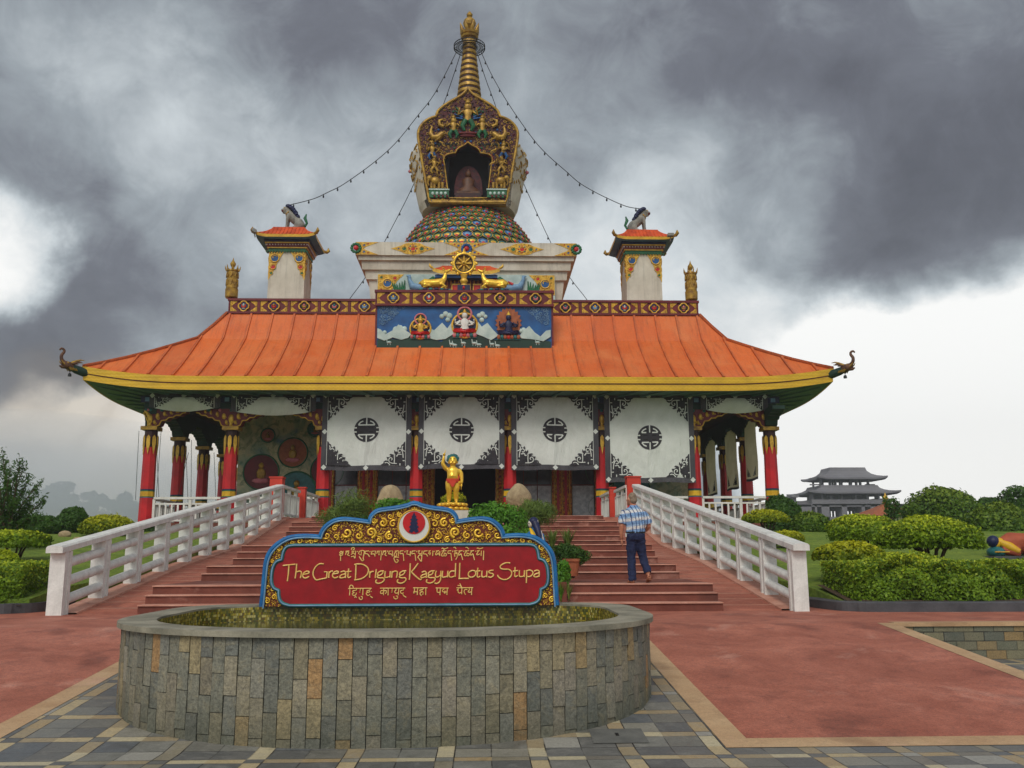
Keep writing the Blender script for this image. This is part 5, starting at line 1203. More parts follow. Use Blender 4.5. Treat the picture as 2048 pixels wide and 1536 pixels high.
for x, sides in ((cx_(933), (-1, 1)), (AX - 5.72, (1,)), (AX + 5.72, (-1,))):
    for e in sides:
        P = [(x, zc + hc * .95), (x + e * 1.15, zc + hc * .95), (x + e * .55, zc + hc * .3), (x + e * .38, zc), (x + e * .55, zc - hc * .3), (x + e * 1.15, zc - hc * .95), (x, zc - hc * .95)]
        jewel_panel(d, P, yf, int(x * 10) + e, 0, [(x + e * .42, zc + hc * .5, .07, 1), (x + e * .42, zc - hc * .5, .07, 1), (x + e * .62, zc + hc * .7, .05, 2), (x + e * .62, zc - hc * .7, .05, 2)])
    for k in range(12):
        a = PI * k / 6; d.ell((x + .22 * math.cos(a), yf - .05, zc + .22 * math.sin(a)), (.085, .05, .085), 1 if x > AX - 4 and x < AX + 4 else 3, 7, 5)
    d.ell((x, yf - .08, zc), (.13, .07, .13), 2, 10, 6)
d.build('gilt_corner', [M['gold'], M['blue'], M['red'], M['green'], M['maroon']], stupa)
yp = SYC - 5.36                                # lower front panel
b = MB(); zpt = at(930, 549, Y=yp).z; b.b2(AX - 4.62, AX + 4.62, yp, yp + .3, 12.8, zpt, 0); b.build('front_panel', M['cloud'], stupa)
for e in (-1, 1):
    d = MB(); P = [(AX + e * 4.6, zpt - .02), (AX + e * 3.25, zpt - .02), (AX + e * 3.6, zpt - .38), (AX + e * 3.85, zpt - .85), (AX + e * 4.1, zpt - 1.1), (AX + e * 4.6, zpt - 1.1)]
    jewel_panel(d, P, yp, 31 + e, 0, [(AX + e * 4.1, zpt - .5, .22, 1), (AX + e * 3.72, zpt - .22, .1, 2), (AX + e * 4.42, zpt - .18, .08, 3), (AX + e * 4.42, zpt - .85, .08, 2)])
    d.build('gilt_corner', [M['gold'], M['blue'], M['red'], M['green'], M['maroon']], stupa)
for e in (-1, 1):                               # carved peacocks either side of the shrine
    d = MB(); x = AX + e * 2.45
    d.tube([(x - e * .55, yp - .1, zpt - .75), (x - e * .1, yp - .14, zpt - .8), (x + e * .35, yp - .14, zpt - .7), (x + e * .5, yp - .12, zpt - .35), (x + e * .52, yp - .12, zpt - .14), (x + e * .66, yp - .12, zpt - .12)], [.12, .24, .2, .1, .1, .04], 8, 0)
    d.tube([(x - e * .4, yp - .06, zpt - .5), (x - e * .75, yp - .06, zpt - .3), (x - e * 1.0, yp - .06, zpt - .35)], [.14, .2, .05], 7, 1)
    for k in range(6): d.tube([(x + e * (.8 + .06 * k), yp - .04, zpt - 1.15), (x + e * (.75 + .14 * k), yp - .05, zpt - .55 + .07 * abs(k - 3))], [.1, .02], 5, 1)
    d.tube([(x - e * .05, yp - .25, zpt - .62), (x - e * .3, yp - .25, zpt - .45)], [.12, .04], 6, 2)
    d.build('peacock_relief', [M['ltblue'], M['green'], M['red']], stupa)
# petalled dome
zd0 = zc1; DP = [(4.02, 0), (3.98, .7), (3.82, 1.4), (3.52, 2.1), (3.14, 2.75), (2.68, 3.35), (2.1, 3.85), (1.6, 4.05)]
zs = at(933, 412, Y=SYC - 2.2).z - zd0; DP = [(r, z * zs / 3.85) for r, z in DP]
b = MB(); b.lathe(DP, (AX, SYC, zd0), 64, 8)
sm = smooth(DP, 8); arc = [0]
for p0, p1 in zip(sm, sm[1:]): arc.append(arc[-1] + math.hypot(p1[0] - p0[0], p1[1] - p0[1]))
def dpt(a, th, off):
    a = max(0, min(arc[-1] - 1e-4, a))
    for i in range(len(arc) - 1):
        if a <= arc[i + 1]: break
    u = (a - arc[i]) / (arc[i + 1] - arc[i] + 1e-9); r = sm[i][0] + (sm[i + 1][0] - sm[i][0]) * u; z = sm[i][1] + (sm[i + 1][1] - sm[i][1]) * u
    dr, dz = sm[i + 1][0] - sm[i][0], sm[i + 1][1] - sm[i][1]; l = math.hypot(dr, dz) + 1e-9
    r += dz / l * off; z += -dr / l * off
    return (AX + r * math.cos(th), SYC + r * math.sin(th), zd0 + z), r
PET = [(-.25, 1.02), (-.44, .95), (-.53, .76), (-.47, .52), (-.28, .34), (-.08, .22), (0, .0), (.08, .22), (.28, .34), (.47, .52), (.53, .76), (.44, .95), (.25, 1.02), (0, 1.1)]
HRT = [(-.10, .56), (-.18, .47), (-.12, .33), (0, .22), (.12, .33), (.18, .47), (.10, .56), (0, .52)]
NR = 11; hrow = arc[-1] / NR; NP = 44
for j in range(NR):
    for k in range(NP):
        th = 2 * PI * (k + .5 * (j % 2)) / NP
        if math.sin(th) > .55: continue
        wth = 2 * PI / NP; a0 = j * hrow - .02
        colr = 2 if (k + j // 2) % 2 else (7 if (k // 2 + j) % 3 else 1)
        for (shape, sc_, off, m_) in ((PET, 1.0, .055, 0), (PET, .90, .085, colr), (PET, .56, .10, 4 if colr == 1 else 0), (HRT, 1.0, .13, 5 if colr == 1 else 6)):
            vs = [dpt(a0 + hrow * 1.06 * (.6 + (v - .6) * sc_), th + u * wth * sc_ * .98, off)[0] for u, v in shape]
            c_ = dpt(a0 + hrow * 1.12 * .5, th, off + .05)[0]
            n = len(vs); b.add(vs + [c_], [(i, (i + 1) % n, n) for i in range(n)], m_, True)
b.build('lotus_dome', [M['gold'], M['blue'], M['green'], M['oldgold'], M['ltblue'], M['red'], M['orangered'], M['teal'], M['dkgreen']], stupa)
# white vase
zv = [(at(936, y, Y=SYC).z) for y in (432, 420, 380, 345, 328, 312, 298, 285, 262)]
rv = [2.72, 2.9, 3.18, 3.42, 3.47, 3.34, 3.02, 2.6, 1.3]
b = MB(); b.lathe([(r, z - zv[0]) for r, z in zip(rv, zv)], (AX, SYC, zv[0]), 72, 0)
keep = [i for i, f in enumerate(b.f) if not (len(f) == 4 and all(abs(b.v[k][0] - AX) < 2.62 and b.v[k][1] < SYC for k in f) and min(b.v[k][2] for k in f) > zv[0] - 1)]
b.f = [b.f[i] for i in keep]; b.m = [b.m[i] for i in keep]; b.sm = [b.sm[i] for i in keep]      # the niche is cut into its front
b.build('vase', M['plaster'], stupa)
rr = random.Random(8)
def vpt(th, z, off=.03):
    for i in range(len(zv) - 1):
        if z <= zv[i + 1]: break
    u = (z - zv[i]) / (zv[i + 1] - zv[i]); r = rv[i] + (rv[i + 1] - rv[i]) * u + off
    return (AX + r * math.cos(th), SYC + r * math.sin(th), z)
for e in (0, 1):
    b = MB()
    for k in range(6):
        th0 = (PI + .10 + k * .2 if e == 0 else -.10 - k * .2)
        for q_ in range(5):
            z0 = zv[4] + .5 - q_ * .35 - .2 * (k % 2); sgn_ = 1 if q_ % 2 else -1
            b.tube([vpt(th0 + sgn_ * .03 * i + .02 * math.sin(i * 2), z0 - .10 * i) for i in range(4)], [.05, .06, .045, .015], 5, 0)
    for k in range(16):                          # swags of gilt beads
        th0 = PI + .02 + k * .07 if e == 0 else -.02 - k * .07
        b.ell(vpt(th0, zv[3] - .3 - .45 * abs(math.sin(k * .45))), (.05, .05, .10), 0, 6, 4)
        b.ell(vpt(th0, zv[2] + .1 - .35 * abs(math.sin(k * .45 + .6))), (.04, .04, .12), 0, 6, 4)
    b.ell(vpt(PI + .12 if e == 0 else -.12, zv[3] - .15, .08), (.12, .12, .1), 1, 8, 6)
    b.build('gilt_garland', [M['oldgold'], M['pink']], stupa)
# carved niche in front of the vase
TYF = 49.3
def tp(cx, cy): q_ = at(820 + cx / 5.908, 160 + cy / 5.908, Y=TYF); return (q_.x, q_.z)
tl = smooth([(235, 1448), (195, 1250), (150, 1000), (115, 800), (97, 680), (102, 600), (135, 535), (190, 482), (255, 448), (308, 432)], 2)[:-1] + smooth([(308, 432), (332, 368), (385, 318), (455, 270), (535, 225), (605, 185), (652, 142), (685, 98)], 2)
nl_ = [(457, 1396), (432, 1200), (408, 1000)] + smooth([(408, 1000), (396, 940), (420, 892), (470, 872), (540, 862)], 2)[1:] + smooth([(540, 862), (552, 828), (590, 795), (640, 772), (685, 735)], 2)[1:]
def mirr(p): return p + [(1370 - x, y) for x, y in reversed(p)][(1 if p[-1][0] == 685 else 0):]
to = [tp(*q) for q in mirr(tl)]; ni = [tp(*q) for q in mirr(nl_)]
b = MB(); n = len(to)
ring = to + ni[::-1]                            # face with an opening: split into left and right halves
half_n = len(tl); hn = len(nl_)
Lp = [tp(*q) for q in tl] + [tp(*q) for q in reversed(nl_)]; Rp = [tp(1370 - x, y) for x, y in tl] + [tp(1370 - x, y) for x, y in reversed(nl_)]
b.prism(Lp, TYF, TYF + .45, 0); b.prism(Rp, TYF, TYF + .45, 0)
b.build('niche_panel', M['nichered'], stupa)
b = MB(); b.tube([(x, TYF - .02, z) for x, z in to + to[:1]], .085, 6, 0); b.tube([(x, TYF - .03, z) for x, z in ni + ni[:1]], .045, 6, 0)
b.b2(to[0][0], to[-1][0], TYF - .06, TYF + .5, to[0][1] - .06, to[0][1] + .16, 0)
for k in range(0, len(ni), 1): b.ell((ni[k][0] * 1.0 + (.07 if ni[k][0] > AX else -.07), TYF - .03, ni[k][1]), (.03, .03, .04), 1, 5, 4)
b.build('niche_frame', [M['oldgold'], M['red']], stupa)
b = MB(); x0, x1 = ni[0][0] - .05, ni[-1][0] + .05; z0, z1 = ni[0][1], max(q[1] for q in ni) + .05
b.b2(x0 - .2, x1 + .2, TYF + 1.5, TYF + 1.55, z0, z1, 0); b.b2(x0 - .2, x0, TYF + .45, TYF + 1.5, z0, z1, 0); b.b2(x1, x1 + .2, TYF + .45, TYF + 1.5, z0, z1, 0); b.b2(x0 - .2, x1 + .2, TYF + .45, TYF + 1.5, z1, z1 + .05, 0); b.b2(x0 - .2, x1 + .2, TYF + .05, TYF + 1.5, z0 - .05, z0 + .02, 0)
b.build('niche_recess', M['dark'], stupa)
b = MB(); xm = (x0 + x1) / 2; ys_ = TYF + .75
b.b2(xm - .75, xm + .75, ys_ - .3, ys_ + .3, z0, z0 + .5, 1); b.b2(xm - .65, xm + .65, ys_ - .3, ys_ + .3, z0 + .5, z0 + .62, 0)
b.prism([(xm + .82 * math.cos(PI * i / 16), z0 + .62 + 1.75 * math.sin(PI * i / 16) ** .8) for i in range(17)], ys_ + .26, ys_ + .3, 2)
b.loft([((xm, ys_, z0 + .62), .68, .34), ((xm, ys_, z0 + .82), .56, .30), ((xm, ys_, z0 + 1.0), .30, .2), ((xm, ys_, z0 + 1.38), .37, .22), ((xm, ys_, z0 + 1.54), .15, .13)], 0, 12); b.ell((xm, ys_, z0 + 1.74), (.17, .17, .21), 0); b.lathe([(.08, 0), (.06, .1), (.0, .16)], (xm, ys_, z0 + 1.9), 8, 0)
for e in (-1, 1): b.ell((xm + e * .45, ys_ - .32, z0 + .22), (.16, .05, .12), 2, 8, 5)
tag(b.build('seated_buddha', [M['bronze'], M['darkmaroon'], M['nichered']], None, Vector((xm, ys_, z0))), 'gilt seated statue in shadow inside the carved niche', 'statue')  # dark bronze instead of gilt puts the niche shade into the colour
carv = MB()
fullt = [q for q in tl] + [(1370 - x, y) for x, y in reversed(tl)]; fulln = [q for q in nl_] + [(1370 - x, y) for x, y in reversed(nl_)]
cc = pack([q for q in tl] + [(685, 1448)], [mirr(nl_)], 9, 26, 5000, 21)
rr = random.Random(4)
for a, c, r in cc:
    if a > 690: continue
    m_ = rr.choice((1, 0, 3, 0, 0, 0, 0, 2, 0, 0, 2)); 
    for mx in (0, 1):
        X, Z = tp(1370 - a if mx else a, c); k = r / 5.908 * TYF / 1850
        if m_ == 0: scroll(carv, X, Z, TYF - .03, k * .95, 1.2, a if not mx else PI - a, -1 if mx else 1, .28, 0)
        else: carv.ell((X, TYF - .02, Z), (k * .62, .06, k * .62), m_, 7, 5)
def fig(cx, cy, h, m1=0, m2=2, arms=True):
    for mx in ((0, 1) if abs(cx - 685) > 5 else (0,)):
        X, Z = tp(1370 - cx if mx else cx, cy); k = h / 5.908 * TYF / 1850; e = -1 if mx else 1
        carv.ell((X, TYF - .12, Z + k * .36), (k * .12, .1, k * .15), m1, 8, 6); carv.lathe([(k * .1, 0), (k * .07, k * .08), (.0, k * .2)], (X, TYF - .12, Z + k * .46), 7, m1)
        carv.loft([((X, TYF - .1, Z - k * .12), k * .13, .09), ((X, TYF - .12, Z + k * .05), k * .10, .08), ((X, TYF - .12, Z + k * .2), k * .17, .09), ((X, TYF - .12, Z + k * .27), k * .07, .06)], m1, 8)
        if arms:
            for s_ in (-1, 1): carv.tube([(X + s_ * k * .16, TYF - .12, Z + k * .2), (X + s_ * k * .32, TYF - .14, Z + k * .06), (X + s_ * k * .26, TYF - .16, Z + k * .3)], [k * .05, k * .045, k * .03], 5, m1)
        for s_ in (-1, 1): carv.tube([(X + s_ * k * .07, TYF - .1, Z - k * .1), (X + s_ * k * .18, TYF - .14, Z - k * .3), (X + s_ * k * .10, TYF - .12, Z - k * .46)], [k * .09, k * .08, k * .04], 6, m2)
fig(685, 450, 400, 0, 3); fig(515, 580, 290, 0, 3); fig(265, 850, 240, 0, 1); fig(290, 1020, 230, 0, 0)
for mx in (0, 1):                                # garuda wings, makaras, elephants and lotus bases
    g_ = lambda a, c: tp(1370 - a if mx else a, c)
    for k in range(4):
        p0, p1 = g_(620, 400 + k * 22), g_(540 - k * 8, 330 + k * 40); carv.tube([(p0[0], TYF - .06, p0[1]), (p1[0], TYF - .08, p1[1])], [.07, .03], 5, 3 if k < 2 else 1)
    P = [g_(*q) for q in ((390, 640), (330, 690), (270, 690), (245, 640), (250, 600), (262, 560), (240, 545))]; carv.tube([(a, TYF - .1, c) for a, c in P], [.16, .22, .18, .13, .08, .06, .03], 7, 0)
    P = [g_(*q) for q in ((400, 560), (350, 540), (345, 490), (390, 470))]; carv.tube([(a, TYF - .1, c) for a, c in P], [.1, .12, .1, .03], 6, 0)
    e0 = g_(300, 1200); carv.ell((e0[0], TYF - .12, e0[1]), (.30, .16, .24), 0, 10, 7); h0 = g_(378, 1190) if False else g_(232, 1175); carv.ell((h0[0], TYF - .16, h0[1]), (.16, .14, .18), 0, 9, 6)
    P = [g_(*q) for q in ((225, 1190), (212, 1230), (226, 1262))]; carv.tube([(a, TYF - .2, c) for a, c in P], [.08, .06, .03], 6, 0)
    for q_ in (255, 290, 345, 385): p0, p1 = g_(q_, 1220), g_(q_, 1290); carv.tube([(p0[0], TYF - .1, p0[1]), (p1[0], TYF - .1, p1[1])], [.1, .08], 6, 0)
    a, c = g_(345, 1310), g_(345, 1395); carv.b2(a[0] - .55, a[0] + .55, TYF - .12, TYF, c[1], a[1], 3); carv.b2(a[0] - .58, a[0] + .58, TYF - .16, TYF, a[1], a[1] + .07, 7)
    for k in range(4): u = g_(270 + k * 50, 1350); carv.ell((u[0], TYF - .14, u[1]), (.09, .05, .1), 7, 7, 5); carv.ell((u[0] + .1, TYF - .13, u[1] - .16), (.07, .05, .08), 6, 6, 4)
    a, c = g_(200, 740), g_(580, 765); carv.b2(min(a[0], c[0]), max(a[0], c[0]), TYF - .05, TYF, c[1] - .02, c[1] + .08, 8)
a = tp(685, 640); carv.ell((a[0], TYF - .1, a[1]), (.62, .14, .10), 4, 12, 6); carv.ell((a[0], TYF - .1, a[1] - .16), (.5, .12, .08), 6, 12, 6)
carv.build('niche_carving', [M['oldgold'], M['blue'], M['nichered'], M['green'], M['maroon'], M['teal'], M['maroon'], M['cloud'], M['dark']], stupa)
b = MB(); q0 = at(1013, 388, Y=SYC - 3.3); q1 = at(1020, 402, Y=SYC - 3.3)
for e in (0, .22): b.tube([at(1018 + e * 16, 350, Y=SYC - 3.2), at(1017 + e * 16, 412, Y=SYC - 3.1)], .014, 4, 0)
for y in range(355, 410, 6): b.tube([at(1018, y, Y=SYC - 3.2), at(1021.5, y, Y=SYC - 3.2)], .011, 4, 0)
b.build('ladder', M['wire'], stupa)
# spire
zt0, zt1 = at(938, 262, Y=SYC).z, at(938, 88, Y=SYC).z
b = MB(); NRG = 15; P = []; ms = []
for k in range(NRG):
    u0, u1, u2 = k / NRG, (k + .70) / NRG, (k + 1) / NRG; r = lambda u: .98 - .62 * u
    Z = lambda u: (zt1 - zt0) * u
    P += [(r(u0) * .9, Z(u0)), (r(u0), Z(u0) + .04), (r(u1), Z(u1) - .04), (r(u1) * .9, Z(u1))]; ms += [0, 0, 0, 1]
P.append((r(1) * .9, Z(1)))
b.lathe(P, (AX, SYC, zt0), 28, 0, True, 1, 1, ms); b.build('ringed_spire', [M['oldgold'], M['darkmaroon']], stupa)
b = MB(); zp = at(938, 97, Y=SYC).z; rp_ = .94
for r in (.38, .52, .66, .80): b.tube([(AX + r * math.cos(2 * PI * i / 36), SYC + r * math.sin(2 * PI * i / 36), zp + .05) for i in range(37)], .014, 4, 0)
for zz, r in ((0, rp_), (.16, rp_)): b.tube([(AX + r * math.cos(2 * PI * i / 40), SYC + r * math.sin(2 * PI * i / 40), zp + zz) for i in range(41)], .03, 5, 0)
for i in range(30):
    a = 2 * PI * i / 30
    for d_ in (-.22, .22): b.tube([(AX + .34 * math.cos(a), SYC + .34 * math.sin(a), zp + .06), (AX + .66 * math.cos(a + d_ * .6), SYC + .66 * math.sin(a + d_ * .6), zp + .06), (AX + rp_ * math.cos(a + d_), SYC + rp_ * math.sin(a + d_), zp + .04)], .013, 4, 0)
    b.tube([(AX + rp_ * math.cos(a), SYC + rp_ * math.sin(a), zp), (AX + rp_ * math.cos(a + .1), SYC + rp_ * math.sin(a + .1), zp + .16)], .012, 4, 0)
b.build('parasol_ring', M['wire'], stupa)
zq = at(938, 79, Y=SYC).z; k = (at(938, 22, Y=SYC).z - zq) / 2.35
b = MB(); b.lathe([(r, z * k) for r, z in ((.42, -.5), (.40, -.1), (.34, 0), (.5, .05), (.55, .2), (.44, .26), (.54, .32), (.58, .48), (.5, .56), (.35, .6), (.12, .7), (.18, .85), (.36, 1.1), (.40, 1.3), (.34, 1.55), (.18, 1.75), (.1, 1.82), (.18, 1.92), (.19, 2.05), (.1, 2.2), (.001, 2.35))], (AX, SYC, zq), 24, 0)
for i in range(8):
    a = 2 * PI * i / 8 + .39; u = lambda r, z: (AX + r * math.cos(a), SYC + r * math.sin(a), zq + z * k)
    b.tube([u(.4, .55), u(.5, .75), u(.56, 1.0), u(.62, 1.2)], [.14, .13, .07, .01], 6, 0)
b.build('spire_crown', M['oldgold'], stupa)

# shrine porch on the throne front
sh = thing('shrine_porch', 'small porch with orange tiled roof and red doors behind the golden wheel', 'shrine', (at(933, 580, Y=46.4).x, 46.4, 13.0))
SXX = sh.location.x
b = MB(); zr0 = at(933, 546, Y=45.6).z
b.b2(SXX - 1.25, SXX + 1.25, 46.2, 46.9, 12.9, zr0, 0)
for k in range(-6, 7): b.b2(SXX + k * .2 - .03, SXX + k * .2 + .03, 46.15, 46.2, 12.9, zr0 - .05, 1)
b.build('wall', [M['maroon'], M['carve']], sh)
for e in (-.55, 0, .55):
    b = MB(); b.b2(SXX + e - .22, SXX + e + .22, 46.1, 46.15, 12.95, zr0 - .42, 0); b.b2(SXX + e - .17, SXX + e + .17, 46.07, 46.1, 12.95, zr0 - .5, 1); b.b2(SXX + e - .09, SXX + e + .09, 46.055, 46.07, 12.95, zr0 - .6, 2); b.build('door', [M['gold'], M['red'], M['orangered']], sh)
for e in (-1, 1):
    b = MB(); b.tube([(SXX + e * 1.45, 45.95, 12.9), (SXX + e * 1.45, 45.95, zr0)], .13, 8, 0); b.build('column', M['red'], sh)
b = MB()
def rq(u, s_): 
    hh = 1.72 - s_ * .9; return (SXX + u * hh, 45.55 + s_, zr0 + .08 + .16 * max(0, (abs(u) - .6) / .4) ** 2 * max(0, 1 - s_ * 2) + .95 * s_ ** 1.2)
S = (0, .1, .25, .4, .55); n = 16
b.add([rq(2 * i / n - 1, q_) for q_ in S for i in range(n + 1)], [(j * (n + 1) + i, j * (n + 1) + i + 1, (j + 1) * (n + 1) + i + 1, (j + 1) * (n + 1) + i) for j in range(4) for i in range(n)], 0)
V = []
for i in range(n + 1): a = rq(2 * i / n - 1, 0); V += [(a[0], a[1], a[2] + .03), (a[0], a[1], a[2] - .16)]
b.add(V, [(2 * i, 2 * i + 1, 2 * i + 3, 2 * i + 2) for i in range(n)], 1)
b.b2(SXX - 1.6, SXX + 1.6, 45.7, 46.4, zr0 - .22, zr0 - .06, 2)
for e in (-1, 1): a = rq(e, 0); b.tube([(a[0], a[1], a[2]), (a[0] + e * .14, a[1] - .05, a[2] + .1), (a[0] + e * .16, a[1] - .05, a[2] + .24)], [.08, .07, .01], 6, 1)
b.build('roof', [M['orange2'], M['gold'], M['blue']], sh)

# golden wheel and deer on the centre of the parapet
WY = 42.35; wz = 13.16
wc = at(928, 527, Y=WY); wr = .50
wt = thing('dharma_wheel', 'golden eight spoked wheel on a stand, between the two golden deer', 'wheel', (wc.x, WY, wz))
b = MB(); b.tube([(wc.x + wr * math.cos(2 * PI * i / 40), WY, wc.z + wr * math.sin(2 * PI * i / 40)) for i in range(41)], .075, 8, 0, True, 1.3)
b.tube([(wc.x + wr * .82 * math.cos(2 * PI * i / 40), WY - .05, wc.z + wr * .82 * math.sin(2 * PI * i / 40)) for i in range(41)], .025, 6, 1)
for i in range(12): a = 2 * PI * i / 12; b.ell((wc.x + wr * 1.16 * math.cos(a), WY, wc.z + wr * 1.16 * math.sin(a)), (.085, .06, .085), 0, 7, 5)
for i in range(12): a = 2 * PI * (i + .5) / 12; b.ell((wc.x + wr * 1.03 * math.cos(a), WY - .07, wc.z + wr * 1.03 * math.sin(a)), (.03, .02, .03), 2, 6, 4)
b.lathe([(.0, 1.36 * wr), (.06, 1.3 * wr), (.0, 1.55 * wr)], (wc.x, WY, wc.z), 8, 0)
b.build('rim', [M['bright_gold'], M['black'], M['blue']], wt)
b = MB()
for i in range(8):
    a = PI / 4 * i; b.tube([(wc.x + wr * q_ * math.cos(a), WY - .01, wc.z + wr * q_ * math.sin(a)) for q_ in (.2, .45, .7, .92)], [.04, .055, .035, .05], 6, 0)
b.build('spoke', M['gold'], wt)
b = MB(); b.prism([(wc.x + .46 * math.cos(2 * PI * i / 30), wc.z + .46 * math.sin(2 * PI * i / 30)) for i in range(30)], WY + .06, WY + .08, 1); b.ell((wc.x, WY - .06, wc.z), (.13, .08, .13), 0, 12, 6); b.ell((wc.x, WY - .12, wc.z), (.06, .05, .06), 1, 8, 5); b.build('hub', [M['gold'], M['oldgold']], wt)
b = MB(); hh = wc.z - wr - wz; b.lathe([(.34, 0), (.3, .1), (.22, hh * .3), (.12, hh * .45), (.2, hh * .6), (.12, hh * .75), (.18, hh * .98)], (wc.x, WY, wz), 14, 0, True, 1, .6); b.b2(wc.x - .3, wc.x + .3, WY - .25, WY - .2, wz, wz + .3, 1); b.ell((wc.x, WY - .26, wz + .16), (.06, .04, .1), 2, 6, 4); b.build('stand', [M['gold'], M['navy'], M['red']], wt)
def deer(px, e):                                # e = +1 looks right
    x = at(px, 560, Y=WY).x
    t = thing('golden_deer', 'golden deer kneeling on a lotus base, to the %s of the golden wheel' % ('left' if e > 0 else 'right'), 'statue', (x, WY, wz), 'deer beside the wheel')
    D = MB(); T = lambda a, c, z: (x + e * a, WY + c, wz + .13 + z)
    D.tube([T(-.62, 0, .26), T(-.45, 0, .30), T(-.1, 0, .28), T(.25, 0, .32), T(.42, 0, .40)], [.14, .23, .22, .22, .17], 10)
    D.tube([T(.36, 0, .36), T(.50, 0, .58), T(.54, 0, .78)], [.17, .11, .085], 9)
    D.ell(T(.57, 0, .88), (.10, .09, .09)); D.tube([T(.58, 0, .88), T(.70, 0, .95), T(.78, 0, 1.0)], [.085, .06, .045], 8)
    for c in (-.16, .16):
        D.tube([T(-.45, c, .2), T(-.2, c * 1.3, .12), T(-.5, c * 1.2, .05)], [.14, .09, .04], 7); D.tube([T(.35, c, .25), T(.58, c, .10), T(.32, c, .05)], [.1, .06, .04], 7)
        D.tube([T(.52, c * .5, .95), T(.42, c * 1.0, 1.03), T(.36, c * 1.1, 1.02)], [.03, .045, .01], 5)
    D.tube([T(-.66, 0, .34), T(-.74, 0, .25)], [.05, .02], 6)
    fleshed('deer_body', D, M['bright_gold'], t, .028, 2)
    b = MB()
    for k in range(18):
        a = 2 * PI * k / 18; b.ell((x + .78 * math.cos(a), WY + .3 * math.sin(a), wz + .07), (.12, .08, .07), k % 2, 7, 5)
    b.lathe([(.72, 0), (.76, .04), (.7, .13)], (x, WY, wz), 20, 2, True, 1, .38); b.build('lotus_base', [M['navy'], M['teal'], M['maroon']], t)
    b = MB()
    for c in (-.08, .08): b.ell(T(.62, c * .85, .91), (.018, .012, .018), 0, 6, 4)
    b.build('eye', M['black'], t)
deer(868, 1); deer(988, -1)

# ------------------------------------------------------------------ strings of lamps from the spire
bulb = MB(); bulb.lathe([(.0, -.20), (.035, -.18), (.05, -.12), (.035, -.06), (.022, -.05), (.022, .03)], (0, 0, 0), 8, 0)
bmesh0 = None
def light_string(pts, Y0, Y1, label, nb, group='strings of lamps from the spire'):
    global bmesh0
    P = smooth(pts, 5); n = len(P); L0 = [0]
    for p0, p1 in zip(P, P[1:]): L0.append(L0[-1] + math.hypot(p1[0] - p0[0], p1[1] - p0[1]))
    W = [at(x, y, Y=Y0 + (Y1 - Y0) * l / L0[-1]) for (x, y), l in zip(P, L0)]
    t = thing('light_string', label, 'string lights', W[0], group)
    b = MB(); b.tube(W, .022, 5, 0); b.build('cable', M['wire'], t)
    for k in range(nb):
        d = L0[-1] * (k + .6) / nb
        for i in range(n - 1):
            if L0[i + 1] >= d: break
        p = W[i].lerp(W[i + 1], (d - L0[i]) / (L0[i + 1] - L0[i]))
        if bmesh0 is None:
            o = bulb.build('bulb', M['black'], None, Vector()); bmesh0 = o; o.parent = t
        else:
            o = bmesh0.copy(); C.objects.link(o); o.parent = t
        o.location = p - W[0]
light_string([(912, 106), (870, 186), (833, 234.6), (790.7, 286.6), (745.6, 326.8), (688, 368), (659, 383), (626, 398), (575, 411)], SYC, 46.8, 'sagging string of lamps from the spire to the left lion', 15)
light_string([(963, 106), (985, 153), (1016, 206), (1058.7, 268), (1090, 305), (1132.6, 343), (1158, 365), (1186, 382), (1218, 398), (1253, 412.8), (1284, 418)], SYC, 46.8, 'sagging string of lamps from the spire to the right lion', 15)
light_string([(921, 108), (904, 160), (888, 206), (852, 305), (823, 378), (772, 478), (735, 548), (700, 597), (685, 620)], SYC, 57.5, 'string of lamps running behind the niche to the back left of the roof', 11)
light_string([(955, 108), (972, 160), (989, 206), (1022, 305), (1052, 378), (1098, 478), (1135, 548), (1172, 597), (1188, 622)], SYC, 57.5, 'string of lamps running behind the niche to the back right of the roof', 11)

# ------------------------------------------------------------------ cloth screens between the columns
def fabric(name, c1, c2, bsc=1.2, thin=.12):
    m, t, p = newmat(name); v = objvec(t)
    f = noise(t, v, .9, 6, .6, .6); fold = nd(t, 'ShaderNodeMapping', {0: v, 'Scale': (1.0, 1.0, .32)}).outputs[0]
    f2 = noise(t, fold, bsc, 5, .6, 1.4)
    c = mixc(t, mrange(t, f, .35, .7), c1, c2); c = mixc(t, mrange(t, noise(t, v, 42, 3, .7), .4, .7, 0, .14), c, tuple(x * .5 for x in c1[:3]) + (1,))
    t.links.new(c, p.inputs['Base Color']); p.inputs['Roughness'].default_value = .9; p.inputs['Specular IOR Level'].default_value = .1
    tl_ = nd(t, 'ShaderNodeBsdfTranslucent', {'Color': c}); t.links.new(nd(t, 'ShaderNodeMixShader', {0: thin, 1: p.outputs[0], 2: tl_.outputs[0]}).outputs[0], t.nodes['Material Output'].inputs[0])
    bumpto(t, p, mth(t, 'ADD', f2, mth(t, 'MULTIPLY', noise(t, v, 30, 3), .08)), 1.0, .16)
    return m
M['cloth'] = fabric('white_canvas', lin(234, 237, 230), lin(214, 218, 210))
M['clothgrey'] = fabric('grey_canvas', lin(94, 92, 96), lin(76, 75, 80))
M['clothdark'] = fabric('charcoal_canvas', lin(72, 70, 74), lin(58, 56, 60))
M['tan_cloth'] = fabric('sunlit_back_of_canvas', lin(224, 208, 176), lin(200, 182, 148), 1.2, .6)  # light coming through the canvas is put into its tan colour
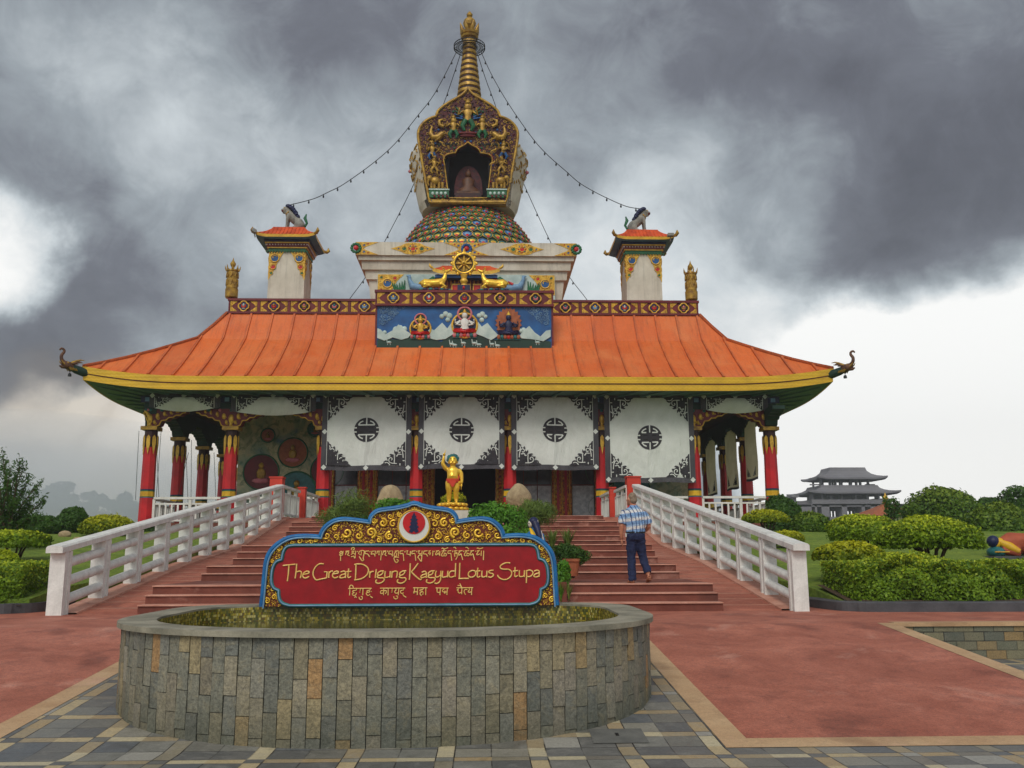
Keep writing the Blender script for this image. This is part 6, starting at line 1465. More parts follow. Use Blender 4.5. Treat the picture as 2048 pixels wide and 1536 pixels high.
CORN = [(0, 1.0), (.05, .98), (.09, .9), (.16, .86), (.17, .77), (.23, .72), (.30, .80), (.34, .72), (.32, .63), (.38, .57), (.45, .65), (.46, .54), (.40, .47), (.43, .42), (.5, .47), (.6, .49), (.66, .45), (.58, .41), (.66, .35), (.77, .35), (.73, .25), (.69, .19), (.80, .21), (.88, .16), (.90, .08), (1.0, .02), (1.0, 0), (0, 0)]
CLN = [[(.01, .60), (.09, .63), (.13, .72), (.10, .82)], [(.08, .33), (.10, .52), (.16, .66), (.25, .68), (.30, .60), (.24, .54), (.20, .58)], [(.15, .47), (.30, .48), (.32, .41), (.39, .41)], [(.01, .21), (.10, .21)], [(.21, .01), (.21, .10)], [(.45, .43), (.44, .28), (.45, .10)], [(.33, .10), (.52, .10), (.64, .14), (.67, .25), (.60, .33), (.53, .28), (.57, .22)], [(.62, .01), (.68, .09), (.76, .12), (.84, .10)]]
def screen(x0, x1, z0, z1, y, label, seed, white=None, group='cloth screens hung between the front columns', low=False, axis='x', mats=None):
    r = random.Random(seed); ph = [r.uniform(0, 6) for _ in range(4)]; bw = .26
    cx, czz = (x0 + x1) / 2, (z0 + z1) / 2
    bul = .22 if low else (.05 if axis == 'x' else 0)
    def S(x, z, off=0.0):
        u, v = (x - x0) / (x1 - x0), (z - z0) / (z1 - z0)
        sag = 0
        if low: sag = -.20 * math.sin(PI * max(0, min(1, u))) * (1 - v)
        d = (.032 * math.sin(x * 2.1 + ph[0] + z * .9) + .018 * math.sin(x * 4.3 + ph[1] - z * .7) * (1 - v) + .012 * math.sin(x * 11 + ph[3] + z) * (1 - v) ** 2 + .015 * math.sin(z * 3 + ph[2])) * (1 - v * .6) + bul * math.sin(PI * max(0, min(1, u))) * (math.sin(PI * v * .9) if low else (1 - v) * v * 3)
        zz = z + sag + (0 if low else .018 * math.sin(x * 3.1 + ph[3]) * (1 - v))
        return (x, y - d - off, zz) if axis == 'x' else (y + (-d - off) * (1 if axis == 'y' else -1), x, zz)
    t = thing('cloth_screen', label, 'cloth screen', S(cx, z1), group)
    b = MB(); nu, nv = 60, 40
    b.sheet(lambda u, v: S(x0 + (x1 - x0) * u, z0 + (z1 - z0) * v), nu, nv, 0, True); b.build('canvas', M['cloth'] if mats is None else mats, t)
    b = MB(); back = axis == 'y'
    fx0, fx1, fz0, fz1 = x0 + bw, x1 - bw, z0 + (bw * .85 if not low else .02), z1 - bw * .6
    def strip(xa, xb, za, zb, m_, off):
        b.sheet(lambda u, v: S(xa + (xb - xa) * u, za + (zb - za) * v, off), max(2, int(abs(xb - xa) / .12)), max(2, int(abs(zb - za) / .12)), m_, True)
    strip(x0, fx0, z0, z1, 0, .008); strip(fx1, x1, z0, z1, 0, .008); strip(fx0, fx1, fz1, z1, 0, .008)
    if not low: strip(fx0, fx1, z0, fz0, 0, .008)
    strip(fx0 - .025, fx0 + .012, fz0, fz1, 1, .012); strip(fx1 - .012, fx1 + .025, fz0, fz1, 1, .012)
    if back: b = MB(); strip(x0, x1, z0, z0 + .12, 0, .008)
    b.build('border', [M['clothgrey'], M['cloth']], t)
    b = MB(); R_ = min(1.06, (fx1 - fx0) * .34); rz = R_ if not low else min(R_, (fz1 - fz0) * 1.02)
    for ex in (0, 1):
        for ez in ((0,) if back else (0, 1) if not low else (1,)):
            b = MB()
            fx = lambda a: (fx0 + a * R_) if ex == 0 else (fx1 - a * R_)
            fz = lambda c: (fz0 + c * rz) if ez == 0 else (fz1 - c * rz)
            vs = [S(fx(a), fz(c), .034) for a, c in CORN]; idx = list(range(len(vs)))
            b.add(vs, [idx if (ex + ez) % 2 == 0 else idx[::-1]], 0)
            for ln in CLN:
                P = smooth(ln, 3) if len(ln) > 2 else ln
                b.ribbon(P, .036, lambda a, c: S(fx(a), fz(c), .042), 1)
            for a, c in ((.24, .28), (.33, .22), (.14, .12), (.25, .18)): b.add([S(fx(a + i), fz(c + j), .044) for i, j in ((0, 0), (.04, 0), (.04, .04), (0, .04))], [(0, 1, 2, 3)], 2)
            b.build('fret_corner', [M['clothdark'], M['cloth'], M['black']], t)
    if not low and axis == 'x':
        b = MB(); rr = .545; ez_ = white if white else czz
        n = 44; b.add([S(cx + rr * math.cos(2 * PI * i / n), ez_ + rr * math.sin(2 * PI * i / n), .016) for i in range(n)] + [S(cx, ez_, .016)], [(i, (i + 1) % n, n) for i in range(n)], 0)
        q_ = lambda pts: [(cx + a * rr, ez_ + c * rr) for a, c in pts]
        for pts in ([(0, 1), (0, .40)], [(-.66, .40), (.66, .40)], [(-.66, .42), (-.5, .62), (-.28, .72)], [(.66, .42), (.5, .62), (.28, .72)],
                    [(0, -1), (0, -.40)], [(-.66, -.40), (.66, -.40)], [(-.66, -.42), (-.5, -.62), (-.28, -.72)], [(.66, -.42), (.5, -.62), (.28, -.72)],
                    [(-1, .17), (-.78, .17)], [(-1, -.17), (-.78, -.17)], [(1, .17), (.78, .17)], [(1, -.17), (.78, -.17)]):
            b.ribbon(q_(pts), .055, lambda a, c: S(a, c, .024), 1)
        for a, c in ((-.36, .17), (.36, .17), (-.36, -.17), (.36, -.17)): b.ribbon(q_([(a - .17, c), (a + .17, c)]), .045, lambda a_, c_: S(a_, c_, .024), 2)
        b.build('round_emblem', [M['clothdark'], M['cloth'], M['black']], t)
    b = MB()
    if back: return t
    pts = [(x0 + bw / 2, z1 - .1), (x1 - bw / 2, z1 - .1), (cx, z1 - .09)]
    if not low: pts += [(x0 + bw / 2, z0 + bw * .5), (x1 - bw / 2, z0 + bw * .5), (cx, z0 + bw * .42), (x0 + bw / 2, czz), (x1 - bw / 2, czz)]
    for px, pz in pts:
        b.add([S(px + a, pz + c, .018) for a, c in ((-.12, 0), (0, -.12), (.12, 0), (0, .12))], [(0, 1, 2, 3)], 0)
    b.build('pale_patch', M['cloth'], t)
    return t
YC = 40.78; Z8 = 8.02
for i, (xa, xb, zb_, ey, lb) in enumerate(((643.6, 823, 941, 860, 'white cloth screen with a round emblem, leftmost of the four full screens'), (837, 1009, 938, 860, 'white cloth screen with a round emblem, behind the golden child statue'), (1022.6, 1196.7, 940, 860, 'white cloth screen with a round emblem, right of the doorway and behind the right boulder'), (1209, 1388, 965, 875, 'white cloth screen with a round emblem, hanging lower than the others above the walking man'))):
    zc_ = at((xa + xb) / 2, zb_, Y=YC).z
    screen(at(xa, 860, Y=YC).x, at(xb, 860, Y=YC).x, zc_, Z8 if i < 3 else Z8 - .02, YC, lb, i + 3, at((xa + xb) / 2, ey, Y=YC).z)
for xa, xb, zz, lb in ((298, 440, 822, 'white cloth screen rolled up under the eave in the far left bay'), (462, 632, 830, 'white cloth screen rolled up under the eave, second bay from the left'), (1402, 1536, 826, 'white cloth screen rolled up under the eave in the far right bay')):
    screen(at(xa, 810, Y=YC).x, at(xb, 810, Y=YC).x, at(xa, zz - 8, Y=YC).z, Z8, YC, lb, int(xa), None, 'cloth screens rolled up under the eave', True)
for (ya, yb, zt_, zb_, lb) in ((42.7, 44.5, 7.2, 4.35, 'tan cloth on the right side of the porch, nearest the front corner column'), (46.0, 48.3, 7.2, 4.15, 'tan cloth on the right side of the porch, middle of its row'), (50.3, 52.6, 7.2, 4.1, 'tan cloth on the right side of the porch, farthest back of its row')):
    screen(ya, yb, zb_, zt_, AX + 13.65, lb, int(ya), None, 'cloths on the right side of the porch', False, 'y', M['tan_cloth'])
for k, (px, py0, py1) in enumerate(((312, 850, 1010), (322, 850, 1000), (352, 880, 1000), (375, 905, 1010), (385, 900, 1000), (428, 930, 1005), (300, 860, 1040), (275, 880, 1030))):
    pass
b = MB()
for xa, ya, xb, yb in ((312, 856, 318, 1002), (323, 852, 312, 1002), (377, 905, 352, 1010), (372, 900, 376, 1005), (383, 880, 382, 1005), (428, 905, 432, 1002), (278, 862, 271, 1000)):
    p0, p1 = at(xa, ya, X=AX - 13.5) if False else at(xa, ya, Y=42.2), at(xb, yb, Y=42.2); b.tube([p0, p1], .012, 4, 0)
tag(b.build('hanging_cords', M['wire'], None, Vector(at(350, 870, Y=42.2))), 'thin dark cords hanging in the open left side of the porch', 'cords')
# ------------------------------------------------------------------ balustrades and railings
def balustrade(p0, p1, z, h, label, grp='white balustrades of the porch', n=None, solid=False):
    p0, p1 = Vector((*p0, z)), Vector((*p1, z)); d = p1 - p0; L = d.length; an = math.atan2(d.y, d.x)
    t = thing('balustrade', label, 'balustrade', p0, grp)
    b = MB(); mid = (p0 + p1) / 2
    b.box(mid + Vector((0, 0, h - .05)), (L, .16, .10), 0, an); b.box(mid + Vector((0, 0, h - .30)), (L, .07, .07), 0, an); b.build('top_rail', M['white'], t)
    b = MB(); b.box(mid + Vector((0, 0, .14)), (L, .09, .08), 0, an); b.build('bottom_rail', M['white'], t)
    n = n or max(3, int(L / .26))
    for k in range(n + 1):
        q_ = p0.lerp(p1, k / n); w_ = .13 if k % 6 == 0 else .075
        b = MB(); b.box(q_ + Vector((0, 0, (h - .1) / 2 if k % 6 == 0 else (.18 + h - .33) / 2)), (w_, .06 if k % 6 else .11, h - .1 if k % 6 == 0 else h - .51), 0, an); b.build('baluster', M['white'], t)
BY = TY - .05
bays = [(0, 1, 'white balustrade in the far left front bay of the porch'), (1, 2, 'white balustrade in the second front bay from the left'), (5, 6, 'white balustrade in the front bay behind the right red post'), (6, 7, 'white balustrade in the far right front bay of the porch')]
for a, c, lb in bays: balustrade((AX + CX[a] + .33, BY), (AX + CX[c] - .33, BY), ZT, 1.16, lb)
ys = [TY] + SIDEY
for s, nm in ((-1, 'left'), (1, 'right')):
    for k, wd in enumerate(('nearest the front', 'second from the front', 'third from the front')):
        balustrade((AX + s * 13.85, ys[k] + .33), (AX + s * 13.85, ys[k + 1] - .33), ZT, 1.16, 'white balustrade along the %s side of the porch, %s' % (nm, wd))
M['railwhite'] = pmat('weathered_white_rail_paint', lin(228, 227, 222), lin(204, 203, 198), 3, rough=.6, bump=.35, bsc=30, grain=.22, gsc=45, streak=.3)
def rail_z(y): return 1.22 + (y - 16.75) * .1322
for s, nm in ((-1, 'left'), (1, 'right')):
    t = thing('stair_railing', 'long white concrete railing climbing the %s side of the stairs' % nm, 'railing', (AX + s * 6.5, 16.6, 0), 'railings of the stairs')
    X = AX + s * 6.5
    PYS = [16.72 + 1.70 * k for k in range(11)]
    for y in PYS:
        b = MB(); zb_ = ramp_h(y) - .05 if y > 16.9 else 0.0; z1 = rail_z(y) - .12
        b.b2(X - .105, X + .105, y - .14, y + .14, zb_, z1, 0)
        for dy in (-.098, .098): b.b2(X - s * .105, X - s * .132, y + dy - .042, y + dy + .042, zb_, z1, 0)
        for dy in (-.098, .098): b.b2(X + s * .105, X + s * .132, y + dy - .042, y + dy + .042, zb_, z1, 0)
        b.build('post', M['railwhite'], t)
    for i in range(10):
        y0, y1 = PYS[i] + .12, PYS[i + 1] - .12
        for f in (.24, .50, .76):
            h0, h1 = rail_z(y0) - ramp_h(y0) if y0 > 16.9 else rail_z(y0), rail_z(y1) - ramp_h(y1)
            b = MB(); za, zc2 = ramp_h(y0) + h0 * f - .05, ramp_h(y1) + h1 * f - .05
            b.tube([(X - s * .045, y0, za), (X - s * .045, y1, zc2)], .086, 12, 0); b.build('bar', M['railwhite'], t)
    b = MB(); y0, y1 = 16.42, PYS[-1] + .30
    sec = [(-.145, -.12), (.145, -.12), (.145, -.03), (.115, .0), (-.115, .0), (-.145, -.03)]
    n = len(sec); V = [(X + a, y, rail_z(y) + c) for y in (y0, y1) for a, c in sec]
    b.add(V, [(i, (i + 1) % n, (i + 1) % n + n, i + n) for i in range(n)] + [list(range(n - 1, -1, -1)), list(range(n, 2 * n))], 0)
    b.build('top_rail', M['railwhite'], t)
    # red posts at the head of the stairs
    for (px0, px1, py, Y, lb) in (((540, 565, 953, 34.05, 'tall square red post at the top of the left stair railing') if s < 0 else (1254, 1281, 952, 34.3, 'tall square red post at the top of the right stair railing')), ((597, 611, 974, 37.6, 'smaller red post on the landing, right of the tall left post') if s < 0 else (1219, 1231, 974, 37.8, 'smaller red post on the landing, left of the tall right post'))):
        x0, x1 = at(px0, py, Y=Y).x, at(px1, py, Y=Y).x; z1 = at(px0, py, Y=Y).z
        b = MB(); b.b2(x0, x1, Y, Y + (x1 - x0), ZT - .3, z1 - .05, 0); b.b2(x0 - .03, x1 + .03, Y - .03, Y + (x1 - x0) + .03, z1 - .05, z1, 0)
        tag(b.build('red_post', M['orangered'], None, Vector(((x0 + x1) / 2, Y + .2, ZT))), lb, 'post', 'red posts at the head of the stairs')
    if s < 0: A0, A1, B0, B1 = at(565, 970, Y=34.3), at(598, 980, Y=37.4), at(611, 985, Y=38.0), at(638, 1000, Y=41.2)
    else: A0, A1, B0, B1 = at(1254, 970, Y=34.5), at(1231, 982, Y=37.6), at(1220, 986, Y=38.2), at(1202, 998, Y=41.2)
    for (P0, P1, wd) in ((A0, A1, 'nearer'), (B0, B1, 'farther')):
        balustrade((P0.x, P0.y), (P1.x, P1.y), ZT, 1.18, 'white balustrade panel on the %s side of the landing, %s the stairs' % (nm, 'next to' if wd == 'nearer' else 'farther from'), 'white balustrades of the porch', 15)

# ------------------------------------------------------------------ golden child statue
SYY = 29.0; s0 = at(905, 1006, Y=SYY)
HS = (at(905, 909, Y=SYY).z - s0.z)              # height to crown
ped = thing('stone_plinth', 'pale stone plinth under the golden child statue', 'plinth', (s0.x, SYY, 1.2))
pz = at(905, 1021, Y=SYY).z
b = MB(); b.b2(s0.x - .58, s0.x + .58, SYY - .5, SYY + .5, .9, pz - .34, 0); b.b2(s0.x - .66, s0.x + .62, SYY - .58, SYY + .58, pz - .30, pz - .02, 1); b.b2(s0.x - .62, s0.x + .60, SYY - .54, SYY + .54, pz - .36, pz - .30, 0); b.build('block', [M['grey'], M['plaster']], ped)
stt = thing('child_statue', 'golden child statue with teal hair pointing one arm up, standing on a lotus base', 'statue', (s0.x, SYY, pz))
b = MB(); hl = s0.z - pz
b.lathe([(.42, 0), (.44, hl * .15), (.36, hl * .42), (.31, hl * .5), (.34, hl * .62), (.40, hl * .8), (.37, hl)], (s0.x, SYY, pz), 28, 0)
for row, (rr_, zz, up, cnt) in enumerate(((.42, .22, -1, 15), (.40, .74, 1, 15))):
    for k in range(cnt):
        a = 2 * PI * (k + .5 * row) / cnt; b.ell((s0.x + rr_ * math.cos(a), SYY + rr_ * math.sin(a), pz + hl * zz), (.095, .095, hl * .24), 0, 8, 6)
b.build('lotus_base', M['bright_gold'], stt)
D = MB(); U = HS / 100.; T = lambda x, y, z: (s0.x + x * U, SYY + y * U, s0.z + z * U)   # 100 units to the crown
D.loft([(T(0, 0, 42), 13 * U, 9.5 * U), (T(0, 0, 48), 12.5 * U, 10 * U), (T(0, -1.5, 55), 11.5 * U, 10.5 * U), (T(0, -.5, 62), 12 * U, 9.5 * U), (T(0, 0, 68), 13.5 * U, 9 * U), (T(0, 0, 72), 10 * U, 7 * U), (T(0, 0, 75), 5.5 * U, 5 * U), (T(0, 0, 79), 5 * U, 5 * U)], 0, 16)
D.ell(T(0, -1, 87), (9.2 * U, 9.0 * U, 10.5 * U), 0, 14, 10)
D.ell(T(0, -9.5, 85.5), (1.5 * U, 1.6 * U, 2.2 * U)); D.ell(T(-3.6, -8.2, 82), (3 * U, 2.4 * U, 2.6 * U)); D.ell(T(3.6, -8.2, 82), (3 * U, 2.4 * U, 2.6 * U)); D.ell(T(0, -7.8, 79), (2.6 * U, 2 * U, 1.8 * U))
for e in (-1, 1): D.ell(T(e * 9.4, 0, 84), (1.3 * U, 2 * U, 4 * U))
for e, kx in ((-1, -7), (1, 7)):
    D.tube([T(e * 7, 0, 44), T(e * 7.6, -.5, 30), T(e * 7, -1.2, 22), T(e * 7.6, .6, 12), T(e * 7.4, 0, 4)], [8.4 * U, 7.2 * U, 5.4 * U, 5.2 * U, 3.6 * U], 12)
    D.tube([T(e * 7.4, 2, 2.6), T(e * 8.2, -5, 2.2), T(e * 8.6, -9, 1.8)], [3.2 * U, 3 * U, 2.2 * U], 8)
D.tube([T(12, 0, 69), T(17.5, -.5, 60), T(18.5, -2, 50), T(18.6, -3.5, 40)], [5 * U, 4.6 * U, 4 * U, 3 * U], 10)        # arm hanging
D.ell(T(18.4, -4, 36), (2.2 * U, 3 * U, 3.4 * U), 0, 8, 6)
for k in range(5):
    fy = -6.2 + k * 1.35 if k < 4 else -7.2; ln = (7, 8.2, 7.8, 6.2, 4.6)[k]; D.tube([T(18.2, fy, 34), T(17.8, fy - .3, 34 - ln * .55), T(17.2, fy, 34 - ln)], [1.05 * U, .95 * U, .7 * U], 6)
D.tube([T(-12, 0, 69), T(-16, -1, 73), T(-20, -2.5, 79), T(-21, -3, 82)], [5 * U, 4.6 * U, 4.2 * U, 3.9 * U], 10)     # arm raised
D.tube([T(-21, -3, 81), T(-19.6, -3.4, 88), T(-18.4, -3.4, 95)], [3.9 * U, 3.4 * U, 2.6 * U], 10)
D.ell(T(-18, -3.6, 99), (3 * U, 2.2 * U, 3.6 * U), 0, 8, 6)
D.tube([T(-16.6, -4, 101), T(-15.8, -4, 106), T(-15.4, -4, 110.5)], [1.2 * U, 1.05 * U, .7 * U], 6)
for k in range(4): D.tube([T(-17.6 - k * 1.1 if k < 3 else -15.6, -4.4, 101.5 - k * .5 if k < 3 else 98), T(-17.6 - k * 1.1 if k < 3 else -15.2, -6.6, 101.6 - k * .7 if k < 3 else 100), T(-17.6 - k * 1.0 if k < 3 else -16.6, -6.4, 98.8 if k < 3 else 101)], [1.1 * U, 1.05 * U, .85 * U], 6)
body = fleshed('figure', D, M['bright_gold'], stt, .016, 3)
b = MB()
def shell(c, r, n, m_, zcut=None):
    b.ell(c, r, m_, n, n // 2)
b.ell(T(0, 3.4, 90), (12.4 * U, 10.6 * U, 11.4 * U), 0, 16, 12)
rr = random.Random(2)
for k in range(90):
    v = Vector((rr.gauss(0, 1), rr.gauss(0, 1), rr.gauss(0, 1))).normalized()
    if v.z < -.3 or (v.y < -.35 and v.z < .55): continue
    b.ell(T(v.x * 12.2, 3.4 + v.y * 10.4, 90 + v.z * 11.2), (1.7 * U,) * 3, 0, 6, 4)
b.build('hair', M['teal'], stt)
b = MB()
b.loft([(T(0, 0, 37), 6 * U, 8 * U), (T(0, -.2, 41), 14.6 * U, 10.6 * U), (T(.3, -.4, 46), 14.2 * U, 10.8 * U), (T(0, -.6, 49.5), 13.2 * U, 10.9 * U)], 0, 18)
b.prism([(T(-8, 0, 44)[0], T(0, 0, 44)[2]), (T(8, 0, 0)[0], T(0, 0, 44)[2]), (T(2, 0, 0)[0], T(0, 0, 33)[2]), (T(-1, 0, 0)[0], T(0, 0, 32)[2])], SYY - 11 * U, SYY - 7 * U, 0)
b.tube([T(12, -3, 49), T(14.5, 0, 60), T(13, 4, 70)], [1.4 * U] * 3, 6, 0)
b.build('loincloth', M['orangered'], stt)
b = MB()
for e in (-1, 1): b.ell(T(e * 3.4, -8.9, 88), (1.5 * U, .7 * U, .7 * U), 0, 8, 5); b.tube([T(e * 1.6, -9.4, 91), T(e * 3.6, -9.4, 91.8), T(e * 5.6, -8.4, 90.8)], .45 * U, 5, 0)
b.tube([T(-2.2, -9.6, 80.8), T(0, -10, 80.4), T(2.2, -9.6, 80.8)], .5 * U, 5, 1)
b.build('face_paint', [M['black'], M['red']], stt)

# boulders either side
def boulder(px, py, wpx, hpx, Y, label, seed):
    c = at(px, py, Y=Y); s = Y / 1850 * .985; r = random.Random(seed); b = MB()
    ph = [r.uniform(0, 6) for _ in range(6)]
    n, k = 26, 16; V = []
    for j in range(k + 1):
        th = PI * j / k
        for i in range(n):
            a = 2 * PI * i / n
            d = 1 + .05 * math.sin(2 * a + ph[0]) * math.sin(th) + .04 * math.sin(3 * a + ph[1] + 2 * th) + .03 * math.sin(5 * th + ph[2]) + .02 * math.sin(7 * a + 4 * th + ph[3])
            pz_ = math.cos(th); tap = 1 - .16 * pz_
            V.append((c.x + wpx * s / 2 * d * math.sin(th) * math.cos(a) * tap, Y + wpx * s * .36 * d * math.sin(th) * math.sin(a), c.z + hpx * s / 2 * d * pz_))
    b.add(V, [(j * n + i, (j + 1) * n + i, (j + 1) * n + (i + 1) % n, j * n + (i + 1) % n) for j in range(k) for i in range(n)], 0, True)
    tag(b.build('boulder', M['boulder'], None, c), label, 'boulder', 'boulders among the shrubs')
boulder(780, 998, 50, 56, 30.2, 'rounded tan boulder left of the golden child statue', 1); boulder(1037, 994, 52, 52, 30.2, 'rounded tan boulder right of the golden child statue', 2)

# kneeling woman statue seen over the board
wy = 17.6; w0 = at(1068, 1050, Y=wy); su = wy / 1850
ws = thing('woman_statue', 'painted statue of a dark haired woman in orange and blue behind the name board', 'statue', (w0.x, wy, .3))
D = MB(); T = lambda px, py, dy=0.0: (at(px, py, Y=wy).x, wy + dy, at(px, py, Y=wy).z)
D.ell(T(1064, 1046), (8 * su, 8 * su, 10 * su)); D.tube([T(1065, 1053), T(1067, 1062)], [5 * su, 6 * su], 8)
D.loft([(T(1070, 1175), 24 * su, 22 * su), (T(1070, 1130), 22 * su, 20 * su), (T(1070, 1100), 16 * su, 13 * su), (T(1069, 1080), 17 * su, 12 * su), (T(1068, 1068), 15 * su, 10 * su), (T(1067, 1060), 7 * su, 6 * su)], 0, 14)
for e in (-1, 1): D.tube([T(1068 + e * 14, 1068), T(1069 + e * 17, 1085, -.04), T(1068 + e * 11, 1098, -.14)], [6 * su, 5.5 * su, 4 * su], 8)
fleshed('figure', D, M['skyblue'], ws, .018, 3)
b = MB(); b.ell(T(1067, 1043, -.02), (9.6 * su, 9.6 * su, 9 * su), 0, 12, 9); b.tube([T(1070, 1046, -.05), T(1074, 1058, -.12), T(1078, 1072, -.20), T(1079, 1090, -.2)], [8 * su, 6 * su, 5 * su, 3 * su], 9, 0); b.build('hair', M['navy'], ws)
b = MB(); b.ell(T(1060.5, 1048, -.03), (5 * su, 6 * su, 7.4 * su), 0, 10, 8); b.ell(T(1057.5, 1047, -.08), (1.2 * su, 2 * su, 1 * su), 1, 6, 4); b.tube([T(1075, 1040, -.09), T(1076, 1048, -.1)], .5 * su, 5, 0); b.build('face', [M['plaster'], M['black']], ws)
b = MB(); b.tube([T(1061, 1058, -.10), T(1064, 1066, -.19), T(1069, 1078, -.24), T(1073, 1100, -.24)], [4 * su, 7 * su, 7.5 * su, 6 * su], 9, 0, True, .45); b.build('shawl', M['yellow'], ws)
b = MB(); b.tube([T(1080, 1062, -.05), T(1084, 1078, -.10), T(1087, 1098, -.10)], [3 * su, 3 * su, 2.5 * su], 7, 0); b.build('ribbon', M['white'], ws)

# ------------------------------------------------------------------ the walking man
MX, MYY, MZ = at(1262, 1160, Y=17.72).x, 17.72, RS * 3 + .002
man = thing('person', 'grey haired man in blue plaid shirt and navy trousers climbing the stairs', 'person', (MX, MYY, MZ))
m, t_n, p = newmat('plaid_shirt'); v = objvec(t_n); sp3 = nd(t_n, 'ShaderNodeSeparateXYZ', {0: v})
zz = mth(t_n, 'FRACT', mth(t_n, 'ADD', mth(t_n, 'MULTIPLY', sp3.outputs[2], 6.4), mth(t_n, 'MULTIPLY', sp3.outputs[0], -.7)))
c = ramp(t_n, zz, [(0, lin(118, 156, 200)), (.30, lin(132, 166, 206)), (.36, lin(214, 214, 214)), (.66, lin(222, 220, 216)), (.72, lin(168, 192, 216)), (.90, lin(150, 180, 212)), (.95, lin(118, 156, 200))])
xx = mth(t_n, 'FRACT', mth(t_n, 'MULTIPLY', mth(t_n, 'ADD', mth(t_n, 'ADD', sp3.outputs[0], mth(t_n, 'MULTIPLY', sp3.outputs[1], .6)), mth(t_n, 'MULTIPLY', sp3.outputs[2], .08)), 14.5))
ln = mth(t_n, 'MULTIPLY', mth(t_n, 'LESS_THAN', mth(t_n, 'ABSOLUTE', mth(t_n, 'SUBTRACT', xx, .5)), .13), .85)
c = mixc(t_n, ln, c, lin(40, 62, 116)); t_n.links.new(c, p.inputs['Base Color']); p.inputs['Roughness'].default_value = .85
bumpto(t_n, p, noise(t_n, v, 9, 4, .6, 1.6), 1.0, .06); M['plaid'] = m
P3 = lambda x, y, z: (MX + x, MYY + y, MZ + z)
D = MB()
D.ell(P3(.062, .05, 1.575), (.082, .10, .122), 0, 14, 10); D.ell(P3(.035, .09, 1.535), (.06, .07, .085), 0, 10, 8)          # head turned up and to the left
D.ell(P3(-.010, .155, 1.555), (.020, .028, .028)); D.ell(P3(.012, .13, 1.485), (.04, .045, .03)); D.ell(P3(.0, .145, 1.51), (.024, .02, .014))
for e in (-1, 1): D.ell(P3(.07 + e * .085, .03 + e * .03, 1.565), (.012, .026, .036))
D.tube([P3(.075, .03, 1.50), P3(.09, .01, 1.40)], [.062, .068], 10)
D.loft([(P3(.105, 0, .90), .15, .10), (P3(.11, -.005, 1.02), .15, .105), (P3(.10, 0, 1.20), .175, .115), (P3(.095, .0, 1.33), .17, .105), (P3(.09, .01, 1.41), .08, .07)], 0, 14)
sh_l, sh_r = (-.075, .01, 1.335), (.265, .0, 1.30)
D.tube([P3(*sh_l), P3(-.125, -.01, 1.2), P3(-.15, -.02, 1.07), P3(-.158, .02, .94), P3(-.150, .06, .83)], [.062, .052, .045, .04, .029], 10)
D.ell(P3(-.142, .075, .775), (.026, .036, .05), 0, 8, 6)
for k in range(4): D.tube([P3(-.145, .045 + k * .021, .745), P3(-.135, .055 + k * .022, .70), P3(-.118, .062 + k * .02, .668 + (.008 if k in (0, 3) else 0))], [.0105, .0098, .008], 6)
D.tube([P3(-.135, .10, .79), P3(-.118, .125, .755), P3(-.108, .125, .725)], [.013, .011, .009], 6)
D.tube([P3(*sh_r), P3(.335, -.005, 1.18), P3(.37, .01, 1.06), P3(.345, .10, 1.0), P3(.30, .19, .965)], [.062, .052, .046, .041, .03], 10)
D.ell(P3(.28, .235, .955), (.034, .05, .028), 0, 8, 6)
for k in range(4): D.tube([P3(.262 + k * .017, .27, .955), P3(.256 + k * .017, .305, .945), P3(.25 + k * .016, .325, .925)], [.0105, .0098, .008], 6)
D.tube([P3(.262, .225, .975), P3(.235, .25, .985), P3(.22, .27, .975)], [.013, .011, .009], 6)
hip_l, hip_r = (.03, 0, .86), (.19, 0, .86)
kl, al, kr, ar = (.022, .04, .47), (.022, -.01, .08), (.245, .06, .47), (.325, -.03, .16)
D.tube([P3(*hip_l), P3(.024, .03, .66), P3(*kl), P3(.018, .0, .3), P3(*al)], [.095, .08, .06, .058, .042], 12)
D.tube([P3(*hip_r), P3(.215, .04, .66), P3(*kr), P3(.285, .01, .31), P3(*ar)], [.095, .08, .06, .056, .042], 12)
D.tube([P3(.022, -.055, .038), P3(.015, .05, .04), P3(-.02, .16, .03)], [.036, .04, .026], 8); 
D.tube([P3(.335, -.085, .125), P3(.335, .0, .08), P3(.33, .10, .035)], [.035, .04, .03], 8)
fleshed('body', D, M['skin'], man, .0125, 3)
b = MB(); sm_ = MB()
sm_.loft([(P3(.105, -.004, .90), .178, .128), (P3(.108, -.012, .96), .183, .135), (P3(.11, -.015, 1.06), .183, .138), (P3(.104, -.01, 1.2), .200, .140), (P3(.097, -.008, 1.31), .200, .130), (P3(.093, .0, 1.375), .155, .105), (P3(.09, .01, 1.43), .088, .08), (P3(.086, .014, 1.455), .080, .076)], 0, 18)
sm_.tube([P3(-.06, .01, 1.335), P3(-.128, -.01, 1.2), P3(-.150, -.02, 1.10)], [.088, .082, .085], 12); sm_.tube([P3(.245, .0, 1.30), P3(.338, -.005, 1.18), P3(.365, .005, 1.10)], [.088, .080, .084], 12)
fleshed('shirt', sm_, M['plaid'], man, .014, 2, crease=.030)
sm_ = MB()
sm_.loft([(P3(.11, 0, .80), .185, .125), (P3(.108, -.015, .87), .182, .135), (P3(.107, -.008, .94), .172, .125)], 0, 18); sm_.ell(P3(.03, -.055, .86), (.088, .085, .1)); sm_.ell(P3(.185, -.055, .86), (.088, .085, .1))
sm_.tube([P3(.035, 0, .84), P3(.026, .03, .66), P3(.022, .035, .48), P3(.02, .0, .28), P3(.022, -.01, .04)], [.108, .098, .082, .078, .080], 14)
